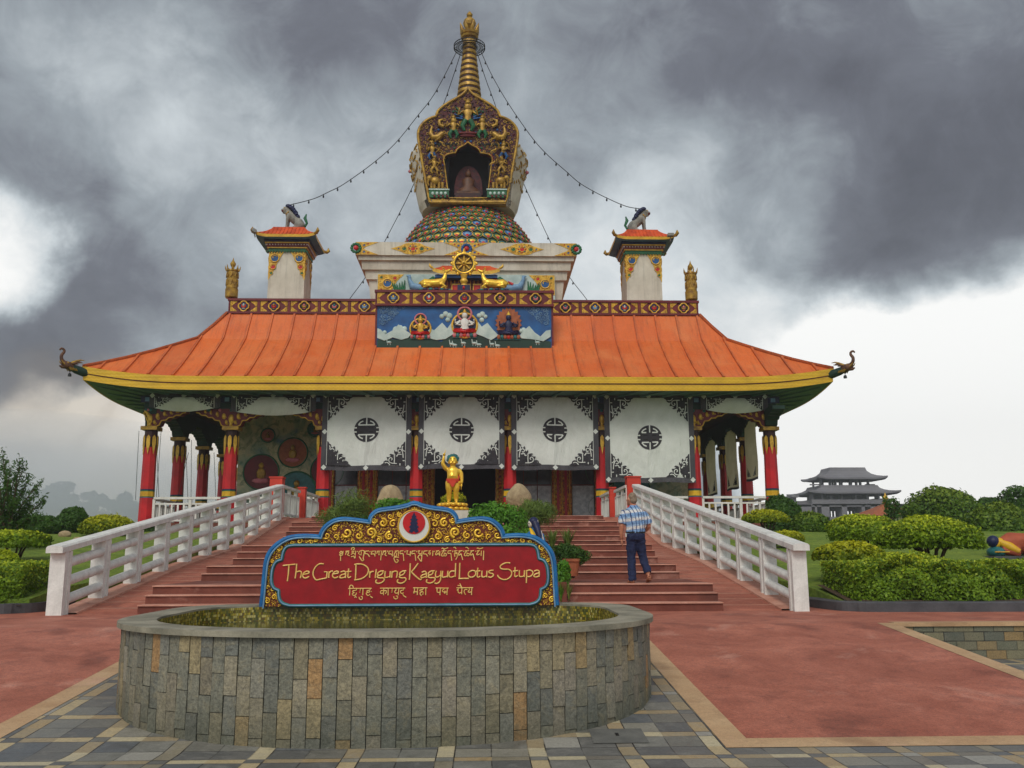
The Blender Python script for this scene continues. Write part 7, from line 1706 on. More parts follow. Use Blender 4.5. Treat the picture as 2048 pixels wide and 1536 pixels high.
sm_.tube([P3(.185, 0, .84), P3(.213, .04, .66), P3(.245, .055, .48), P3(.285, .01, .32), P3(.322, -.025, .185)], [.108, .098, .082, .076, .078], 14)
fleshed('trousers', sm_, M['jeans'], man, .012, 2, crease=.034)
b = MB(); b.loft([(P3(.107, -.008, .925), .186, .137), (P3(.107, -.008, .955), .187, .138)], 0, 20); b.b2(MX - .085, MX - .06, MYY - .03, MYY + .02, MZ + .86, MZ + .93, 1); b.build('belt', [M['black'], M['white']], man)
b = MB()
b.ell(P3(.074, .025, 1.598), (.084, .094, .105), 0, 14, 10); b.ell(P3(.085, -.015, 1.55), (.07, .065, .075), 0, 12, 8)
b.build('hair', M['hair'], man)
b = MB()
for (pth) in ([P3(.025, -.085, .012), P3(.02, .05, .012), P3(-.025, .19, .012)], [P3(.34, -.115, .075), P3(.335, .0, .042), P3(.33, .13, .012)]): b.tube(pth, [.038, .044, .036], 10, 0, True, .3, (0, 0, 1))
b.tube([P3(-.022, .06, .02), P3(.0, .08, .08), P3(.045, .07, .03)], .012, 6, 0); b.tube([P3(.30, .04, .05), P3(.335, .05, .11), P3(.372, .04, .05)], .012, 6, 0); b.tube([P3(.30, -.03, .10), P3(.335, -.12, .14), P3(.37, -.03, .10)], .011, 6, 0)
b.build('sandal', M['leather'], man)

# ------------------------------------------------------------------ hedges, kerbs, shrubs and trees
def kerb(path, label):
    b = MB(); P = smooth(path, 6); w_ = .14; n = len(P)
    L_1, R_1 = [], []
    for i in range(n):
        a, c = P[max(i - 1, 0)], P[min(i + 1, n - 1)]; dx, dy = c[0] - a[0], c[1] - a[1]; l = math.hypot(dx, dy)
        L_1.append((P[i][0] - dy / l * w_, P[i][1] + dx / l * w_)); R_1.append((P[i][0] + dy / l * w_, P[i][1] - dx / l * w_))
    V = []
    for i in range(n): V += [(*R_1[i], -.02), (*R_1[i], .15), (*R_1[i], .17), (*L_1[i], .17), (*L_1[i], -.02)]
    for i in range(n): V[5 * i + 2] = (R_1[i][0] * .9 + L_1[i][0] * .1, R_1[i][1] * .9 + L_1[i][1] * .1, .17)
    b.add(V, [(5 * i + k, 5 * i + k + 1, 5 * i + k + 6, 5 * i + k + 5) for i in range(n - 1) for k in range(4)], 0, False)
    tag(b.build('kerb', M['kerb'], None, Vector((*P[n // 2], 0))), label, 'kerb')
kerb([(6.36, 24), (6.37, 18.6), (6.40, 17.2), (6.62, 16.62), (7.4, 16.42), (12, 16.3), (32, 16.2)], 'dark stone kerb in front of the right hedge')
kerb([(-8.12, 24), (-8.14, 19.4), (-8.17, 18.0), (-8.4, 17.35), (-9.2, 17.15), (-14, 17.05), (-34, 17.0)], 'dark stone kerb in front of the left hedge')
def hedge(name, x0, x1, y0, y1, h, n, label, seed, mat='hedge'):
    r = np.random.default_rng(seed); t = thing(name, label, 'hedge', ((x0 + x1) / 2, (y0 + y1) / 2, .1), 'hedges along the terrace')
    ph = r.uniform(0, 6, 8)
    def top(x, y): return h + .10 * np.sin(x * 1.7 + ph[0]) + .08 * np.sin(x * 3.1 + ph[1] + y * 2) + .06 * np.sin(x * 6.3 + ph[2]) + .04 * np.sin(x * 11 + y * 7)
    fr = lambda x, z: y0 + .10 * np.sin(x * 2.3 + ph[3] + z * 1.4) + .09 * np.sin(x * 4.1 + ph[4] - z * 3) + .07 * np.sin(x * 8.0 + z * 5 + ph[6]) + .42 * np.clip((z - h * .55) / (h * .45), 0, 1) ** 2
    n1 = int(n * .60); x = r.uniform(x0, x1, n1); z = .06 + (h * 1.02) * r.random(n1) ** .9; P1 = np.stack([x, fr(x, z) + .34 * r.random(n1) ** 1.3, z + .14 * (top(x, y0) - h)], 1); N1 = np.tile([0, -1, .45], (n1, 1))
    n2 = int(n * .36); x = r.uniform(x0, x1, n2); y = r.uniform(y0 + .05, y1, n2); P2 = np.stack([x, y, top(x, y) - .16 * r.random(n2) ** 1.6], 1); N2 = np.tile([0, -.25, 1.0], (n2, 1))
    n3 = n - n1 - n2; sx = x0 if abs(x0 - AX) < abs(x1 - AX) else x1; y = r.uniform(y0, y1, n3); z = .06 + h * r.random(n3); P3_ = np.stack([np.full(n3, sx) + (.12 * r.random(n3) if sx == x0 else -.12 * r.random(n3)), y, z], 1); N3 = np.tile([-1 if sx == x0 else 1, 0, .3], (n3, 1))
    core = MB(); core.b2(x0 + .2, x1 - .2, y0 + .5, y1 - .1, .02, h - .3, 0)
    leafmesh('foliage', np.vstack([P1, P2, P3_]), np.vstack([N1, N2, N3]), .066, L_[mat], t, None, core, .55, seed)
    b = MB()
    rr = random.Random(seed)
    for k in range(int((x1 - x0) * 3)):
        x = rr.uniform(x0, x1); b.tube([(x, y0 + .4, .0), (x + rr.uniform(-.1, .1), y0 + .3, .3), (x + rr.uniform(-.2, .2), y0 + .25, .55)], [.018, .014, .008], 4, 0)
    b.build('stems', M['trunk'], t)
    return t
hedge('hedge', 6.62, 15.0, 16.66, 18.3, .80, 78000, 'long clipped yellow green hedge behind the right kerb', 3)
hedge('hedge', -17.5, -8.36, 17.4, 19.0, .84, 46000, 'clipped yellow green hedge behind the left kerb', 4)
def topiary(px0, px1, py0, py1, Y, label, mat, n, leaf, seed, stems=6, pbase=None, grp='clipped shrubs on the lawn', zmin=-.35, flat=False, name='topiary_shrub', lump=.10, deep=.9):
    c = at((px0 + px1) / 2, (py0 + py1) / 2, Y=Y); k = Y / 1850
    rx, rz = (px1 - px0) / 2 * k, (py1 - py0) * k / (1 - zmin) if zmin > -.99 else (py1 - py0) / 2 * k
    top = at((px0 + px1) / 2, py0, Y=Y).z; cz = top - rz
    base = lawn_z(c.x, Y) if pbase is None else at((px0 + px1) / 2, pbase, Y=Y).z
    t = thing(name, label, 'shrub', (c.x, Y, base), grp)
    P, Nn = crown_pts((c.x, Y, cz), (rx, rx * deep, rz), n, seed, lump, zmin, .22)
    leafmesh('crown', P, Nn, leaf, L_[mat], t, None, core_mb((c.x, Y, cz), (rx, rx * deep, rz), .70, zmin + .1), .55, seed)
    if stems:
        b = MB(); r = random.Random(seed)
        for i in range(stems):
            a = 2 * PI * i / stems + r.uniform(-.3, .3); q_ = rx * .12 * r.uniform(.3, 1.4); q2 = rx * r.uniform(.25, .6)
            b.tube([(c.x + q_ * math.cos(a), Y + q_ * math.sin(a), base - .15), (c.x + (q_ + q2) / 2 * math.cos(a), Y + (q_ + q2) / 2 * math.sin(a), base + (cz - base) * .5), (c.x + q2 * math.cos(a), Y + q2 * math.sin(a), cz)], [rx * .045, rx * .032, rx * .018], 6, 0)
        b.build('trunk', M['trunk'], t)
    return t
# right lawn
topiary(1654, 1800, 1030, 1080, 22.5, 'dome clipped shrub on bare stems, left of the widest clipped shrub on the right lawn', 'topiary', 12000, .085, 11, 7, 1106, zmin=-.30)
topiary(1758, 1957, 1034, 1096, 20.6, 'widest dome clipped yellow green shrub on several bare stems, right lawn', 'topiary', 19000, .085, 12, 9, 1120, zmin=-.35)
topiary(1489, 1576, 1021, 1044, 33.5, 'mushroom shaped yellow green shrub beside the right end of the porch', 'yellowtop', 6000, .11, 13, 6, 1066, zmin=-.25)
topiary(1544, 1606, 1062, 1088, 24.5, 'small low yellow shrub just behind the lower end of the right stair railing', 'yellowtop', 3500, .09, 14, 3, 1092, zmin=-.5)
topiary(1532, 1600, 988, 1062, 36.5, 'dark upright bush beside the right end of the porch', 'dark', 6000, .14, 15, 4, 1066, zmin=-.8, lump=.22)
topiary(1584, 1656, 1024, 1076, 34.0, 'dark green round bush in front of the grey pavilion', 'round', 6000, .12, 16, 0, 1076, zmin=-.9)
topiary(1806, 1954, 977, 1064, 46.0, 'tall dark dome shaped bush, highest on the right lawn', 'round', 12000, .17, 17, 0, 1062, zmin=-.6, lump=.06)
topiary(1934, 2080, 1008, 1096, 34.0, 'dark loose bush at the right edge, above the reclining statue', 'round', 9000, .14, 18, 0, 1100, zmin=-.7, lump=.2)
topiary(1950, 2010, 995, 1045, 52.0, 'small dark bush standing behind the right edge bushes', 'dark', 4000, .2, 19, 0, 1050, zmin=-.8, lump=.25)
topiary(1996, 2110, 986, 1075, 48.0, 'tall dark bush cut off by the right edge of the picture', 'dark', 7000, .2, 20, 0, 1070, zmin=-.7, lump=.25)
for px0, px1, py0, py1, Y, lb, sd in ((1630, 1760, 1082, 1118, 18.7, 'rounded yellow shrub rising above the right hedge, nearest the railing', 31), (1730, 1850, 1106, 1140, 17.6, 'low rounded shrub bulging from the middle of the right hedge', 32)):
    topiary(px0, px1, py0, py1, Y, lb, 'yellowtop', 5000, .085, sd, 0, py1, 'shrubs grown into the right hedge', -.2)
# left lawn
topiary(-30, 92, 1060, 1092, 22.0, 'mushroom shaped yellow green shrub on bare stems at the left edge', 'topiary', 7000, .10, 41, 7, 1122, zmin=-.3)
topiary(166, 270, 1029, 1066, 33.0, 'bright yellow green dome shrub left of the first red column', 'yellowtop', 8000, .11, 42, 0, 1066, zmin=-.3, lump=.06)
topiary(118, 176, 1013, 1064, 36.0, 'dark round bush behind the yellow dome shrub on the left', 'dark', 6000, .13, 43, 0, 1064, zmin=-.9, lump=.15)
topiary(58, 128, 1034, 1066, 34.0, 'low dark spiky bush left of the dark round bush', 'dark', 4500, .16, 44, 0, 1066, zmin=-.8, lump=.25)
topiary(-40, 40, 1100, 1150, 20.0, 'rounded yellow green shrub behind the left hedge', 'topiary', 5000, .1, 45, 0, 1150, zmin=-.3)
for px, py, Y, r, lb in ((130, 1066, 31, .13, 'pale stone on the left lawn below the dark round bush'), (156, 1077, 29, .10, 'smaller pale stone on the left lawn, nearest the railing')):
    q_ = at(px, py, Y=Y); b = MB(); b.ell((q_.x, Y, q_.z - .05), (r * 1.7, r, r), 0, 10, 7); o = tag(b.build('garden_stone', M['boulder'], None, q_), lb, 'stone')
for xa, xb, za, Y, lb, sd in ((190, 330, 1048, 37.5, 'low dark hedge in front of the left end of the porch', 51), (1330, 1490, 1058, 37.5, 'low dark hedge in front of the right end of the porch', 52)):
    x0, x1 = at(xa, 1050, Y=Y).x, at(xb, 1050, Y=Y).x; zt_ = at(xa, za, Y=Y).z
    t = thing('low_hedge', lb, 'hedge', ((x0 + x1) / 2, Y, 1.2)); r = np.random.default_rng(sd); n = 7000
    P = np.stack([r.uniform(x0, x1, n), Y + r.uniform(-.5, .5, n), zt_ - .9 * r.random(n) ** 1.5], 1); core = MB(); core.b2(x0 + .1, x1 - .1, Y - .3, Y + .4, .8, zt_ - .2, 0)
    leafmesh('foliage', P, np.tile([0, -.6, .8], (n, 1)), .13, L_['dark'], t, None, core, .5, sd)

def tree(px, pyb, pyt, wpx, Y, label, mat, n, leaf, seed, grp, kind='tree'):
    b0 = at(px, pyb, Y=Y); k = Y / 1850; H = (pyb - pyt) * k; W = wpx * k / 2; r = random.Random(seed)
    t = thing('tree', label, 'tree', b0, grp)
    b = MB(); b.tube([b0 - Vector((0, 0, 2)), b0 + Vector((0, 0, H * .3)), b0 + Vector((W * .1, 0, H * .6)), b0 + Vector((0, 0, H * .85))], [H * .03, H * .024, H * .015, H * .006], 7, 0)
    Ps, Ns = [], []
    for i in range(11):
        a = r.uniform(0, 2 * PI); h = r.uniform(.32, .90); rad = W * (1.05 - .75 * abs(h - .5)) * r.uniform(.25, .75)
        c = (b0.x + rad * math.cos(a), b0.y + rad * math.sin(a), b0.z + H * h); rr = W * r.uniform(.24, .48) * (1.1 - .5 * max(0, h - .5))
        P, N_ = crown_pts(c, (rr, rr, rr * .8), n // 11, seed * 13 + i, .3, -1, .55); Ps.append(P); Ns.append(N_)
        b.tube([b0 + Vector((0, 0, H * h * .55)), Vector(c)], [H * .012, H * .004], 5, 0)
    b.build('trunk', M['trunk'], t)
    leafmesh('crown', np.vstack(Ps), np.vstack(Ns), leaf, L_[mat], t, None, None, .6, seed)
FT = [(100, 958, 95, 100), (30, 975, 80, 95), (150, 985, 60, 115), (190, 980, 55, 125), (232, 988, 60, 130), (262, 1002, 50, 120), (70, 990, 70, 90), (300, 1004, 50, 130), (345, 1008, 50, 135), (395, 1010, 55, 130), (440, 1012, 50, 140)]
LB = ['tallest smoky grey tree beyond the left lawn', 'smoky grey tree beyond the left lawn, half behind the feathery tree', 'smoky tree right of the tallest far tree', 'smoky tree with a pointed top near the middle of the far row', 'smoky tree near the first red column', 'small smoky tree just left of the first red column', 'low smoky tree under the tallest far tree', 'faint far tree seen just right of the first red column', 'faint far tree seen between the two left porch columns', 'faint far tree seen right of the second porch column', 'faint far tree seen left of the second front column']
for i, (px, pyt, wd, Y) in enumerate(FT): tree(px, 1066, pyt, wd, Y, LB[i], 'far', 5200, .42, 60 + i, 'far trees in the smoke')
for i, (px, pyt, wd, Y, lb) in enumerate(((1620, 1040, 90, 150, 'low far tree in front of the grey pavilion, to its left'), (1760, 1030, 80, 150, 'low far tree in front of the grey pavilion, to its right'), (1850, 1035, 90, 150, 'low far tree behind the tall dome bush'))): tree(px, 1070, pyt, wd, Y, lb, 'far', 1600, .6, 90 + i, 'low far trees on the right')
# feathery tree at the left edge
b0 = at(10, 1085, Y=24); t = thing('feathery_tree', 'dark tree with long upright feathery shoots at the left edge', 'tree', b0)
b = MB(); r = random.Random(5); Ps, Ns = [], []
tips = [(5, 908), (40, 920), (48, 930), (22, 935), (70, 985), (88, 1000), (78, 1030), (60, 955), (-5, 930), (30, 950), (92, 1040), (10, 925), (60, 1010), (45, 985), (80, 965), (-20, 920), (-30, 960), (15, 960), (66, 1045), (35, 1000), (52, 1030), (20, 1000)]
for i, (px, py) in enumerate(tips):
    e = at(px, py, Y=24 + r.uniform(-.9, .9)); s0_ = b0 + Vector((r.uniform(-.15, .15), r.uniform(-.15, .15), .1)); mid = s0_.lerp(e, .5) + Vector((0, 0, .14))
    pth = smooth([s0_, mid, e], 8); b.tube(pth, [.035 - .03 * j / (len(pth) - 1) for j in range(len(pth))], 5, 0)
    for j, q_ in enumerate(pth[2:]):
        for k in range(13):
            Ps.append((q_[0] + r.gauss(0, .05), q_[1] + r.gauss(0, .06), q_[2] + r.gauss(0, .07))); Ns.append((r.gauss(0, 1), r.gauss(0, 1), r.gauss(0, .5)))
b.build('branches', M['trunk'], t); leafmesh('crown', Ps, Ns, .11, L_['dark'], t, None, None, .3, 5)
b0 = at(1784, 1048, Y=40); t = thing('sapling', 'thin dark sapling with paired leaves in front of the small red roof', 'tree', b0)
b = MB(); Ps, Ns = [], []
for px, py in ((1768, 997), (1786, 995), (1792, 1005), (1776, 1008), (1798, 1014)):
    e = at(px, py, Y=40); b.tube([b0, b0.lerp(e, .6) + Vector((.05, 0, .1)), e], [.035, .02, .008], 5, 0)
    for j in range(14):
        q_ = b0.lerp(e, .3 + .7 * j / 13)
        for k in range(7): Ps.append((q_.x + r.gauss(0, .09), q_.y + r.gauss(0, .09), q_.z + r.gauss(0, .05))); Ns.append((r.gauss(0, 1), r.gauss(0, 1), .4))
b.build('trunk', M['trunk'], t); leafmesh('crown', Ps, Ns, .17, L_['dark'], t, None, None, .45, 6)

# planting in the middle of the stairs
b = MB(); PX0, PX1 = AX - 2.35, AX + 2.38
pys = [16.95, 20.4, 22.95, 28.1, 31.0]
for a, c in zip(pys, pys[1:]): b.b2(PX0, PX1, a, c, -.1, ramp_h(c) + .06, 0); b.b2(PX0 + .18, PX1 - .18, a + .02, c - .02, ramp_h(c) + .05, ramp_h(c) + .09, 1)
tag(b.build('planter', [M['step'], M['soil']], None, Vector((AX, 17, 0))), 'stepped planting bed running up the middle of the stairs', 'planter')
def shrub(px0, px1, py0, py1, Y, label, mat, n, leaf, seed, lump=.22, asp=.5, zmin=-1.0, name='shrub', droop=0.0, blobs=5, cat='shrub'):
    c = at((px0 + px1) / 2, (py0 + py1) / 2, Y=Y); k = Y / 1850; W, H = (px1 - px0) / 2 * k, (py1 - py0) / 2 * k; r = random.Random(seed)
    t = thing(name, label, cat, (c.x, Y, c.z - H)); Ps, Ns = [], []; b = MB()
    for i in range(blobs):
        q_ = (c.x + W * r.uniform(-.5, .5), Y + W * r.uniform(-.35, .35), c.z + H * r.uniform(-.4, .35)) if blobs > 1 else tuple(c)
        rr = (W * (.62 if blobs > 1 else 1), W * .55, H * (.66 if blobs > 1 else 1)); P, N_ = crown_pts(q_, rr, n // blobs, seed * 7 + i, lump, zmin, .75); Ps.append(P); Ns.append(N_)
        b.tube([(c.x + r.uniform(-.1, .1), Y, c.z - H - .2), ((c.x + q_[0]) / 2, Y, (c.z - H + q_[2]) / 2), q_], [.03, .022, .01], 5, 0)
    b.build('stems', M['trunk'], t); leafmesh('foliage', np.vstack(Ps), np.vstack(Ns), leaf, L_[mat], t, None, None, asp, seed, droop)
shrub(640, 765, 984, 1062, 26.5, 'feathery grey green shrub at the upper left of the planting bed', 'feather', 9000, .17, 101, .3, .10, droop=-.6)
shrub(752, 858, 990, 1050, 26.0, 'bright green leafy shrub in front of the left boulder', 'bright', 6500, .11, 102, .25, .42)
shrub(940, 1050, 1002, 1090, 25.0, 'bright green leafy shrub with small pink flowers in front of the right boulder', 'bright', 8000, .11, 103, .25, .42)
shrub(1028, 1112, 996, 1068, 27.0, 'feathery green shrub right of the bright leafy shrub', 'feather', 8000, .16, 104, .3, .10, droop=-.6)
shrub(876, 932, 984, 1022, 30.4, 'small yellow green shrub behind the legs of the golden statue', 'yellowtop', 2600, .10, 105, .25, .45)
shrub(985, 1080, 1050, 1110, 21.5, 'low green ground shrub behind the name board', 'bright', 4500, .10, 108, .25, .4)
shrub(690, 800, 1030, 1090, 22.0, 'low green ground shrub left behind the name board', 'dark', 4000, .12, 109, .25, .4)
shrub(1108, 1142, 1118, 1172, 17.2, 'small leafy green shrub right beside the name board', 'bright', 2600, .085, 106, .25, .55)
shrub(1098, 1176, 1088, 1134, 18.3, 'dark fern like plant in a clay pot on the steps', 'dark', 4200, .10, 107, .3, .22, name='potted_plant', cat='plant', droop=.4)
b = MB(); q_ = at(1143, 1152, Y=18.2); b.lathe([(.12, 0), (.17, .26), (.20, .28), (.20, .33), (.15, .33)], (q_.x, 18.2, q_.z), 18, 0); tag(b.build('clay_pot', M['terracotta'], None, q_), 'terracotta pot under the dark fern like plant', 'pot')
def spiky(px, py, Y, h, n, label, seed, mat='feather', spread=.6, wd=.03):
    q_ = at(px, py, Y=Y); t = thing('spiky_plant', label, 'plant', q_, 'spiky plants beside the steps'); r = random.Random(seed); b = MB()
    for i in range(n):
        a = r.uniform(0, 2 * PI); l = h * r.uniform(.6, 1.1); s_ = spread * r.uniform(.2, 1.0); d = Vector((math.cos(a), math.sin(a), 0)); sd = Vector((-math.sin(a), math.cos(a), 0))
        prev = None; V = []
        for j in range(5):
            u = j / 4; p_ = q_ + d * (s_ * l * u ** 1.4) + Vector((0, 0, l * u * (1 - .25 * s_ * u))); w_ = wd * (1 - u) * (1 if j else .7) + .001; V += [p_ - sd * w_, p_ + sd * w_]
        b.add(V, [(2 * j, 2 * j + 1, 2 * j + 3, 2 * j + 2) for j in range(4)], 0, True)
    o = b.build('leaves', L_[mat], t); at_ = o.data.attributes.new('rnd', 'FLOAT', 'FACE'); at_.data.foreach_set('value', [r.random() for _ in o.data.polygons])
spiky(1104, 1100, 18.9, .45, 60, 'pale spiky plant just right of the woman statue', 1); spiky(1136, 1098, 19.4, .46, 60, 'pale spiky plant above the dark fern like plant', 2)
spiky(1122, 1204, 16.95, .42, 46, 'tuft of tall grass at the foot of the planting bed, beside the pool rim', 3, 'bright', .35, .012); spiky(1138, 1202, 16.95, .36, 40, 'second tuft of tall grass at the foot of the planting bed, nearest the bottom step', 4, 'feather', .4, .012)
b = MB(); r = random.Random(9)
for k in range(7): q_ = at(985 + r.uniform(-22, 26), 1060 + r.uniform(-14, 14), Y=24.5); b.ell(q_, (.03, .03, .03), 0, 6, 4)
tag(b.build('pink_flowers', M['pink'], None, at(985, 1060, Y=24.5)), 'tiny pink flowers among the bright green leaves', 'flowers')

# ------------------------------------------------------------------ reclining statue at the right edge
M['robe'] = pmat('faded_orange_robe', lin(170, 84, 56), lin(140, 64, 44), 3)
ry = 23.0; R0 = at(2010, 1112, Y=ry); k = ry / 1850
rs = thing('reclining_statue', 'painted reclining statue with blue hair and orange robe at the right edge', 'statue', (R0.x, ry, lawn_z(R0.x, ry)))
T = lambda px, py, dy=0.0: Vector(at(px, py, Y=ry)) + Vector((0, dy, 0))
b = MB(); b.b2(T(1968, 1110).x, T(2300, 1110).x, ry - .5, ry + .6, lawn_z(R0.x, ry) - .3, T(1990, 1112).z, 0); b.build('slab', M['kerb'], rs)
D = MB(); D.tube([T(1998, 1092), T(2020, 1085), T(2050, 1088), T(2110, 1092), T(2200, 1100), T(2270, 1104)], [.16, .26, .27, .24, .17, .1], 12); D.tube([T(2010, 1078), T(2045, 1080, -.2), T(2080, 1090, -.25)], [.13, .13, .10], 9); D.tube([T(2000, 1100, -.1), T(2030, 1106, -.25)], [.1, .12], 8)
fleshed('robed_body', D, M['robe'], rs, .03, 3)
b = MB(); b.ell(T(1992, 1086), (.13, .13, .14), 0, 12, 8); b.tube([T(1996, 1082), T(2012, 1094, -.2), T(2026, 1104, -.3)], [.1, .11, .07], 8, 0); b.build('head', M['yellow'], rs)
b = MB(); b.ell(T(1986, 1083), (.15, .15, .15), 0, 12, 8); b.ell(T(1980, 1082), (.08, .1, .09), 0, 8, 6); b.build('hair', M['navy'], rs)
b = MB(); b.ell(T(1992, 1104), (.19, .3, .14), 0, 14, 8); b.tube([T(1978, 1104, -.28), T(2006, 1104, -.28)], .02, 5, 1); b.build('pillow', [M['teal'], M['gold']], rs)

# ------------------------------------------------------------------ far pavilion and small red roof
PY = 215.0; kk = PY / 1850
pav = thing('grey_pavilion', 'grey unfinished concrete pavilion with tiered upturned roofs, far away on the right', 'building', at(1705, 1060, Y=PY))
q = lambda px, py: (at(px, py, Y=PY).x, at(px, py, Y=PY).z)
pc = q(1703, 1060)[0]; dd = lambda d: PY + d
def roofmb(pxl, pxr, pye, pxtl, pxtr, pyt, dep, name, up=4.0):
    b = MB(); q3 = lambda px, py, d: (at(px, py, Y=PY + d).x, at(px, py, Y=PY + d).z); xl, ze = q3(pxl, pye, 9 - dep); xr, _ = q3(pxr, pye, 9 - dep); xtl, zt_ = q3(pxtl, pyt, 9); xtr, _ = q3(pxtr, pyt, 9); c = (xl + xr) / 2; hw = (xr - xl) / 2; tw = (xtr - xtl) / 2
    def pt(sd, u, s_):
        f = s_ ** .62 if False else s_; h = hw + (tw - hw) * (1 - (1 - s_) ** 1.9); dp = dep + (dep * tw / hw - dep) * (1 - (1 - s_) ** 1.9)
        x, y = ((u * h, -dp), (h, u * dp), (-u * h, dp), (-h, -u * dp))[sd]
        return (c + x, PY + 9 + y, ze + (zt_ - ze) * s_ ** 1.35 + up * kk * max(0, (abs(u) - .6) / .4) ** 2 * (1 - s_) ** 3)
    S = (0, .12, .3, .5, .75, 1); n = 18
    for sd in range(4):
        b.add([pt(sd, 2 * i / n - 1, s_) for s_ in S for i in range(n + 1)], [(j * (n + 1) + i, j * (n + 1) + i + 1, (j + 1) * (n + 1) + i + 1, (j + 1) * (n + 1) + i) for j in range(5) for i in range(n)], 0)
        V = []
        for i in range(n + 1): a = pt(sd, 2 * i / n - 1, 0); V += [a, (a[0], a[1], a[2] - .35), (c + (a[0] - c) * .62, PY + 9 + (a[1] - PY - 9) * .62, ze - .5)]
        b.add(V, [(3 * i + k_, 3 * i + k_ + 1, 3 * i + k_ + 4, 3 * i + k_ + 3) for i in range(n) for k_ in (0, 1)], 0)
    b.add([pt(0, -1, 1), pt(0, 1, 1), pt(2, -1, 1), pt(2, 1, 1)], [(0, 1, 2, 3)], 0)
    return b.build(name, M['concrete_far'], pav)
roofmb(1636, 1776, 955, 1668, 1737, 937, 6, 'top_roof'); roofmb(1617, 1803, 984, 1650, 1760, 973, 8, 'lower_roof')
b = MB()
def bb(px0, px1, py0, py1, d0, d1): 
    x0, z1 = q(px0, py0); x1, z0 = q(px1, py1); b.b2(x0, x1, PY + d0, PY + d1, z0, z1, 0)
for px in (1658, 1677, 1688, 1698, 1718, 1731, 1739, 1755): bb(px - 2.0, px + 2.0, 953, 974, 5, 6)
for px in (1664, 1684, 1705, 1724, 1744): bb(px - 1.5, px + 1.5, 953, 974, 12, 13)
bb(1655, 1758, 948, 955, 5, 13); bb(1655, 1758, 972, 975, 4, 14); bb(1637, 1663, 965, 967, 5, 6); bb(1750, 1768, 965, 967, 5, 6)
b.build('top_storey', M['concrete_far'], pav)
b = MB()
for px in (1634, 1654, 1672, 1694, 1722, 1745, 1768, 1784): bb(px - 2.5, px + 2.5, 981, 998, 3, 5)
bb(1650, 1766, 980, 987, 5, 13); bb(1655, 1760, 988, 1004, 6, 14); bb(1630, 1790, 998, 1010, 2, 13)
b.build('middle_storey', M['concrete_far'], pav)
b = MB()
cols_ = [(1600, 1632), (1636, 1643), (1649, 1668), (1690, 1704), (1730, 1740), (1748, 1766), (1772, 1840)]
for a, c in cols_: bb(a, c, 1008, 1060, 2, 6)
bb(1600, 1840, 1033, 1060, 2, 13); bb(1598, 1842, 1007, 1012, 2, 13)
for px in range(1626, 1790, 7): bb(px - 1.6, px + 1.6, 1012, 1034, 11, 12)
bb(1626, 1790, 1012, 1018, 11, 12)
bb(1590, 1602, 990, 1060, 2, 14); bb(1600, 1632, 1000, 1010, 4, 20); bb(1586, 1601, 990, 994, 1, 15); bb(1786, 1826, 992, 1060, 10, 24)
b.build('lower_storey', M['concrete_far'], pav)
RYY = 75.0
t = thing('small_roof', 'small reddish pyramid roof with a golden finial, seen between the dome bush and the pavilion', 'roof', at(1795, 1032, Y=RYY)); a = at(1797, 1004, Y=RYY)
b = MB(); x0, x1 = at(1738, 1030, Y=RYY).x, at(1856, 1030, Y=RYY).x; z0 = at(1797, 1031, Y=RYY).z; h = (x1 - x0) / 2
S = [(1, 0), (.7, .32), (.4, .62), (.06, 1)]; V = []
for f, u in S: V += [(a.x + e * h * f, RYY + h + g * h * f, z0 + (a.z - z0) * u) for e, g in ((-1, -1), (1, -1), (1, 1), (-1, 1))]
for j in range(3): b.add(V[4 * j:4 * j + 8], [(i, (i + 1) % 4, (i + 1) % 4 + 4, i + 4) for i in range(4)], 0)
b.build('tiles', M['terracotta'], t)
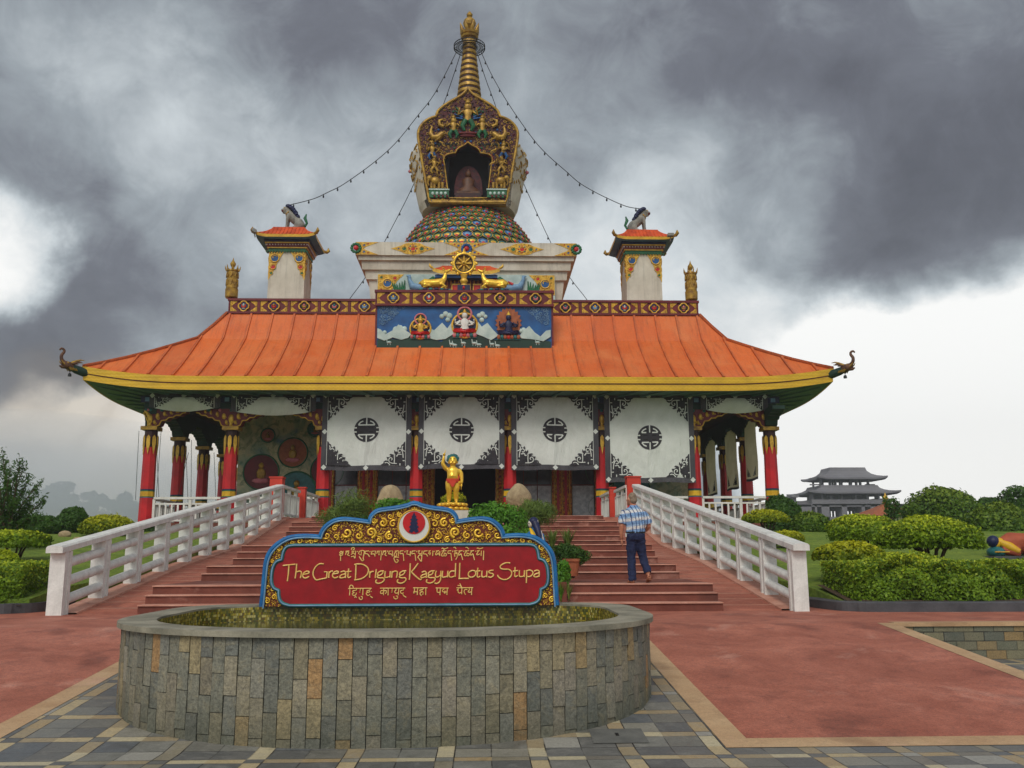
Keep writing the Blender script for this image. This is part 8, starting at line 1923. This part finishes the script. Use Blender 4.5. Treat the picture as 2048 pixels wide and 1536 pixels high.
b = MB(); b.lathe([(.2, 0), (.32, .15), (.12, .3), (.25, .5), (.08, .75), (.001, 1.0)], (a.x, RYY + h, a.z - .05), 10, 0); b.build('finial', M['gold'], t)
b = MB(); b.b2(a.x - h * .7, a.x + h * .7, RYY + h * .3, RYY + h * 1.7, z0 - 3, z0, 0); b.build('wall', M['plaster'], t)

# ------------------------------------------------------------------ smoky air
sm_m = bpy.data.materials.new('field_smoke'); sm_m.use_nodes = True; t = sm_m.node_tree; t.nodes.clear()
pv = nd(t, 'ShaderNodeVolumePrincipled', {'Color': (.90, .94, 1.0, 1), 'Density': .08, 'Anisotropy': .1}); t.links.new(pv.outputs[0], nd(t, 'ShaderNodeOutputMaterial').inputs['Volume'])
b = MB(); r = random.Random(12); n, k = 40, 20; V = []
ph = [r.uniform(0, 6) for _ in range(6)]
for j in range(k + 1):
    th = PI * j / k
    for i in range(n):
        a = 2 * PI * i / n; d = 1 + .14 * math.sin(3 * a + ph[0] + 2 * th) * math.sin(th) + .10 * math.sin(5 * a + ph[1] - 3 * th) * math.sin(th) + .08 * math.sin(6 * th + ph[2] + 2 * a) * math.sin(th)
        V.append((-62 + 52 * d * math.sin(th) * math.cos(a), 76 + 15 * d * math.sin(th) * math.sin(a), 3 - 9.5 * d * math.cos(th)))
b.add(V, [(j * n + i, j * n + (i + 1) % n, (j + 1) * n + (i + 1) % n, (j + 1) * n + i) for j in range(k) for i in range(n)], 0, True)
tag(b.build('smoke', sm_m, None, Vector((-62, 76, 3))), kind='stuff')
hz = MB(); hz.b2(-420, 420, -60, 420, -2.2, 60, 0); o = hz.build('haze', [], None, Vector((0, 180, 30))); o.data.materials.clear()
m = bpy.data.materials.new('haze'); m.use_nodes = True; t = m.node_tree; t.nodes.clear()
pv = nd(t, 'ShaderNodeVolumePrincipled', {'Color': (.86, .90, .97, 1), 'Density': .0006, 'Anisotropy': .2}); t.links.new(pv.outputs[0], nd(t, 'ShaderNodeOutputMaterial').inputs['Volume'])
o.data.materials.append(m); tag(o, kind='stuff')
